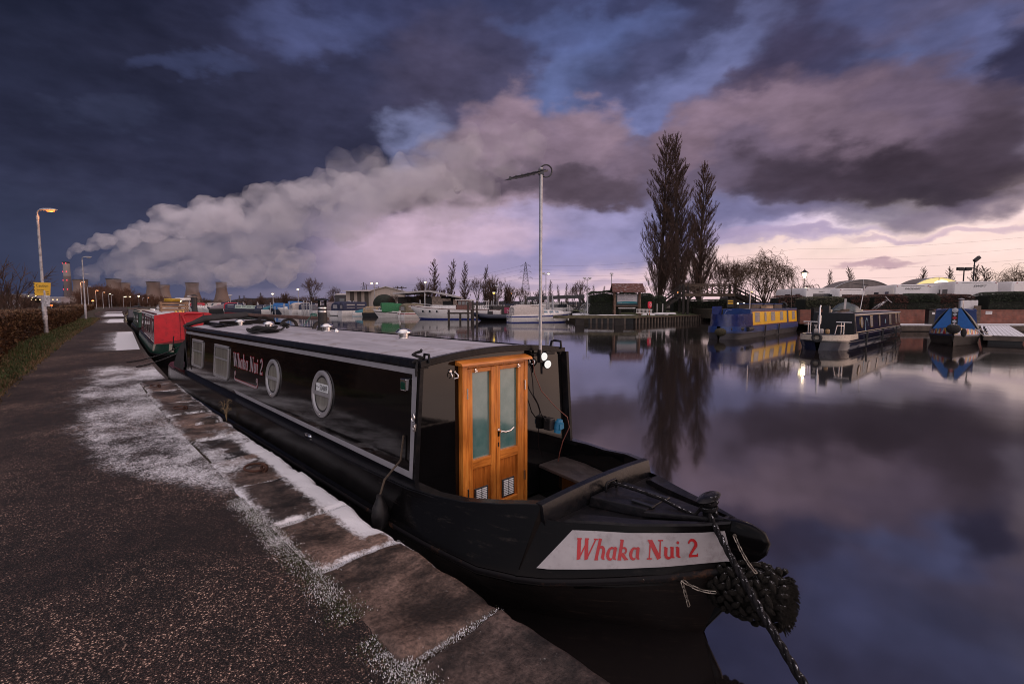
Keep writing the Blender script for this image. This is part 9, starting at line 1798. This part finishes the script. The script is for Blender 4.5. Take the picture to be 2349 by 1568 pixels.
def dome(x0, x1, ytop, Y, lab, lit):
 f = Y/FPX; c = D((x0+x1)/2, 698, Y); w = (x1-x0)*f/2; H = hz(ytop, Y)-1.55; base = hz(664, Y)-1.55; o = thing('dome_shelter', lab, 'shelter', (c.x, Y, 1.55)); n = 16; arc = [(w*cos(pi*k/n), base+(H-base)*sin(pi*k/n)) for k in range(n+1)]; R_ = ((w*w)+(H-base)**2)/(2*(H-base)); a0 = math.asin(min(1, w/R_)); arc = [(R_*sin(a0*(1-2*k/n)), H-R_+R_*cos(a0*(1-2*k/n))) for k in range(n+1)]
 mb = MB(); mb.loft([[(x, y, z) for x, z in arc]+[(-w, y, 0), (w, y, 0)] for y in (0, 1, 2, 3)], cap=False); m = mat('dome_fabric', (.17, .145, .14), .7, var=.2, scale=.5, stretch=(4, 1, .4)); mb.obj('cover', m, o, smooth=40)
 mb = MB(); mb.poly([(x, -.02, z) for x, z in arc]+[(-w, -.02, 0), (w, -.02, 0)]); g = mb.obj('end_panel', emit('lit_fabric', (1, .74, .30), 1.0) if lit else m, o)
 mb = MB(); mb.tube([(x, -.05, z) for x, z in arc], .05, 6); mb.tube([(0, -.05, 0), (0, -.05, H)], .05, 6); mb.obj('hoop', M_GALV, o);
 if lit: mb = MB(); mb.ball((w*.10, -.06, base+(H-base)*.45), (w*.28, .02, (H-base)*.34), 14, 6); mb.obj('lamp_glow_panel', emit('lit_fabric_core', (1, .88, .62), 2.4), g)
dome(1906, 2048, 641, 72, 'grey fabric dome shelter behind the caravans', False); dome(2083, 2216, 636, 70, 'glowing yellow fabric dome lit from inside behind the caravans', True)
def lantern():
 Y = 52; p = D(1846, 618.5, Y); b = 1.5; H = p.z-b; o = thing('lantern_post', 'black old fashioned lantern post glowing warm beside the caravans', 'street lamp', (p.x, Y, b)); mb = MB(); mb.lathe([(.12, 0), (.10, .8), (.06, 1.0), (.05, H-.95), (.09, H-.92), (.05, H-.86)], n=10); mb.obj('post', M_DARK, o, smooth=50); mb = MB(); mb.tube([(-.3, 0, H-1.1), (.3, 0, H-1.1)], .025, 6); mb.obj('ladder_bar', M_DARK, o)
 mb = MB(); k = 1.25
 for q in range(4): a = q*pi/2+pi/4; mb.beam((.13*k*cos(a), .13*k*sin(a), H-.85), (.24*k*cos(a), .24*k*sin(a), H-.34), .03, .03)
 mb.lathe([(.36*k, H-.34), (.30*k, H-.30), (.12*k, H-.12), (.14*k, H-.10), (.05, H-.02), (.03, H+.10)], n=8); mb.obj('cage', M_DARK, o); mb = MB(); mb.lathe([(.11*k, H-.85), (.20*k, H-.36)], n=4); mb.obj('glass', emit('lantern_glow', (1, .80, .48), 5), o); lamp_light('lantern_light', (p.x, Y-.5, p.z-.6), (1, .75, .45), 120, .15)
lantern()
for x, yt, Y, lab, hd in ((2212, 614.5, 60, 'black mast with two square floodlights behind the lit dome', 2), (2236, 597, 58, 'tall black mast with one curved floodlight head', 1)):
 p = D(x, yt, Y); H = p.z-1.5; o = thing('floodlight_mast', lab, 'floodlight', (p.x, Y, 1.5)); mb = MB(); mb.lathe([(.10, 0), (.06, H)], n=8); mb.obj('mast', M_DARK, o);
 for k in range(hd): mb = MB(); xx = (k-.5)*1.0 if hd == 2 else .25; mb.box((xx, 0, H-.1 if hd == 2 else H+.15), (.75 if hd == 2 else .8, .3, .38), ry=0 if hd == 2 else -.7); mb.obj('floodlight_head', M_DARK, o, bevel=.05)
 if hd == 2: mb = MB(); mb.box((0, 0, H-.3), (1.2, .08, .08)); mb.obj('bracket', M_DARK, o)
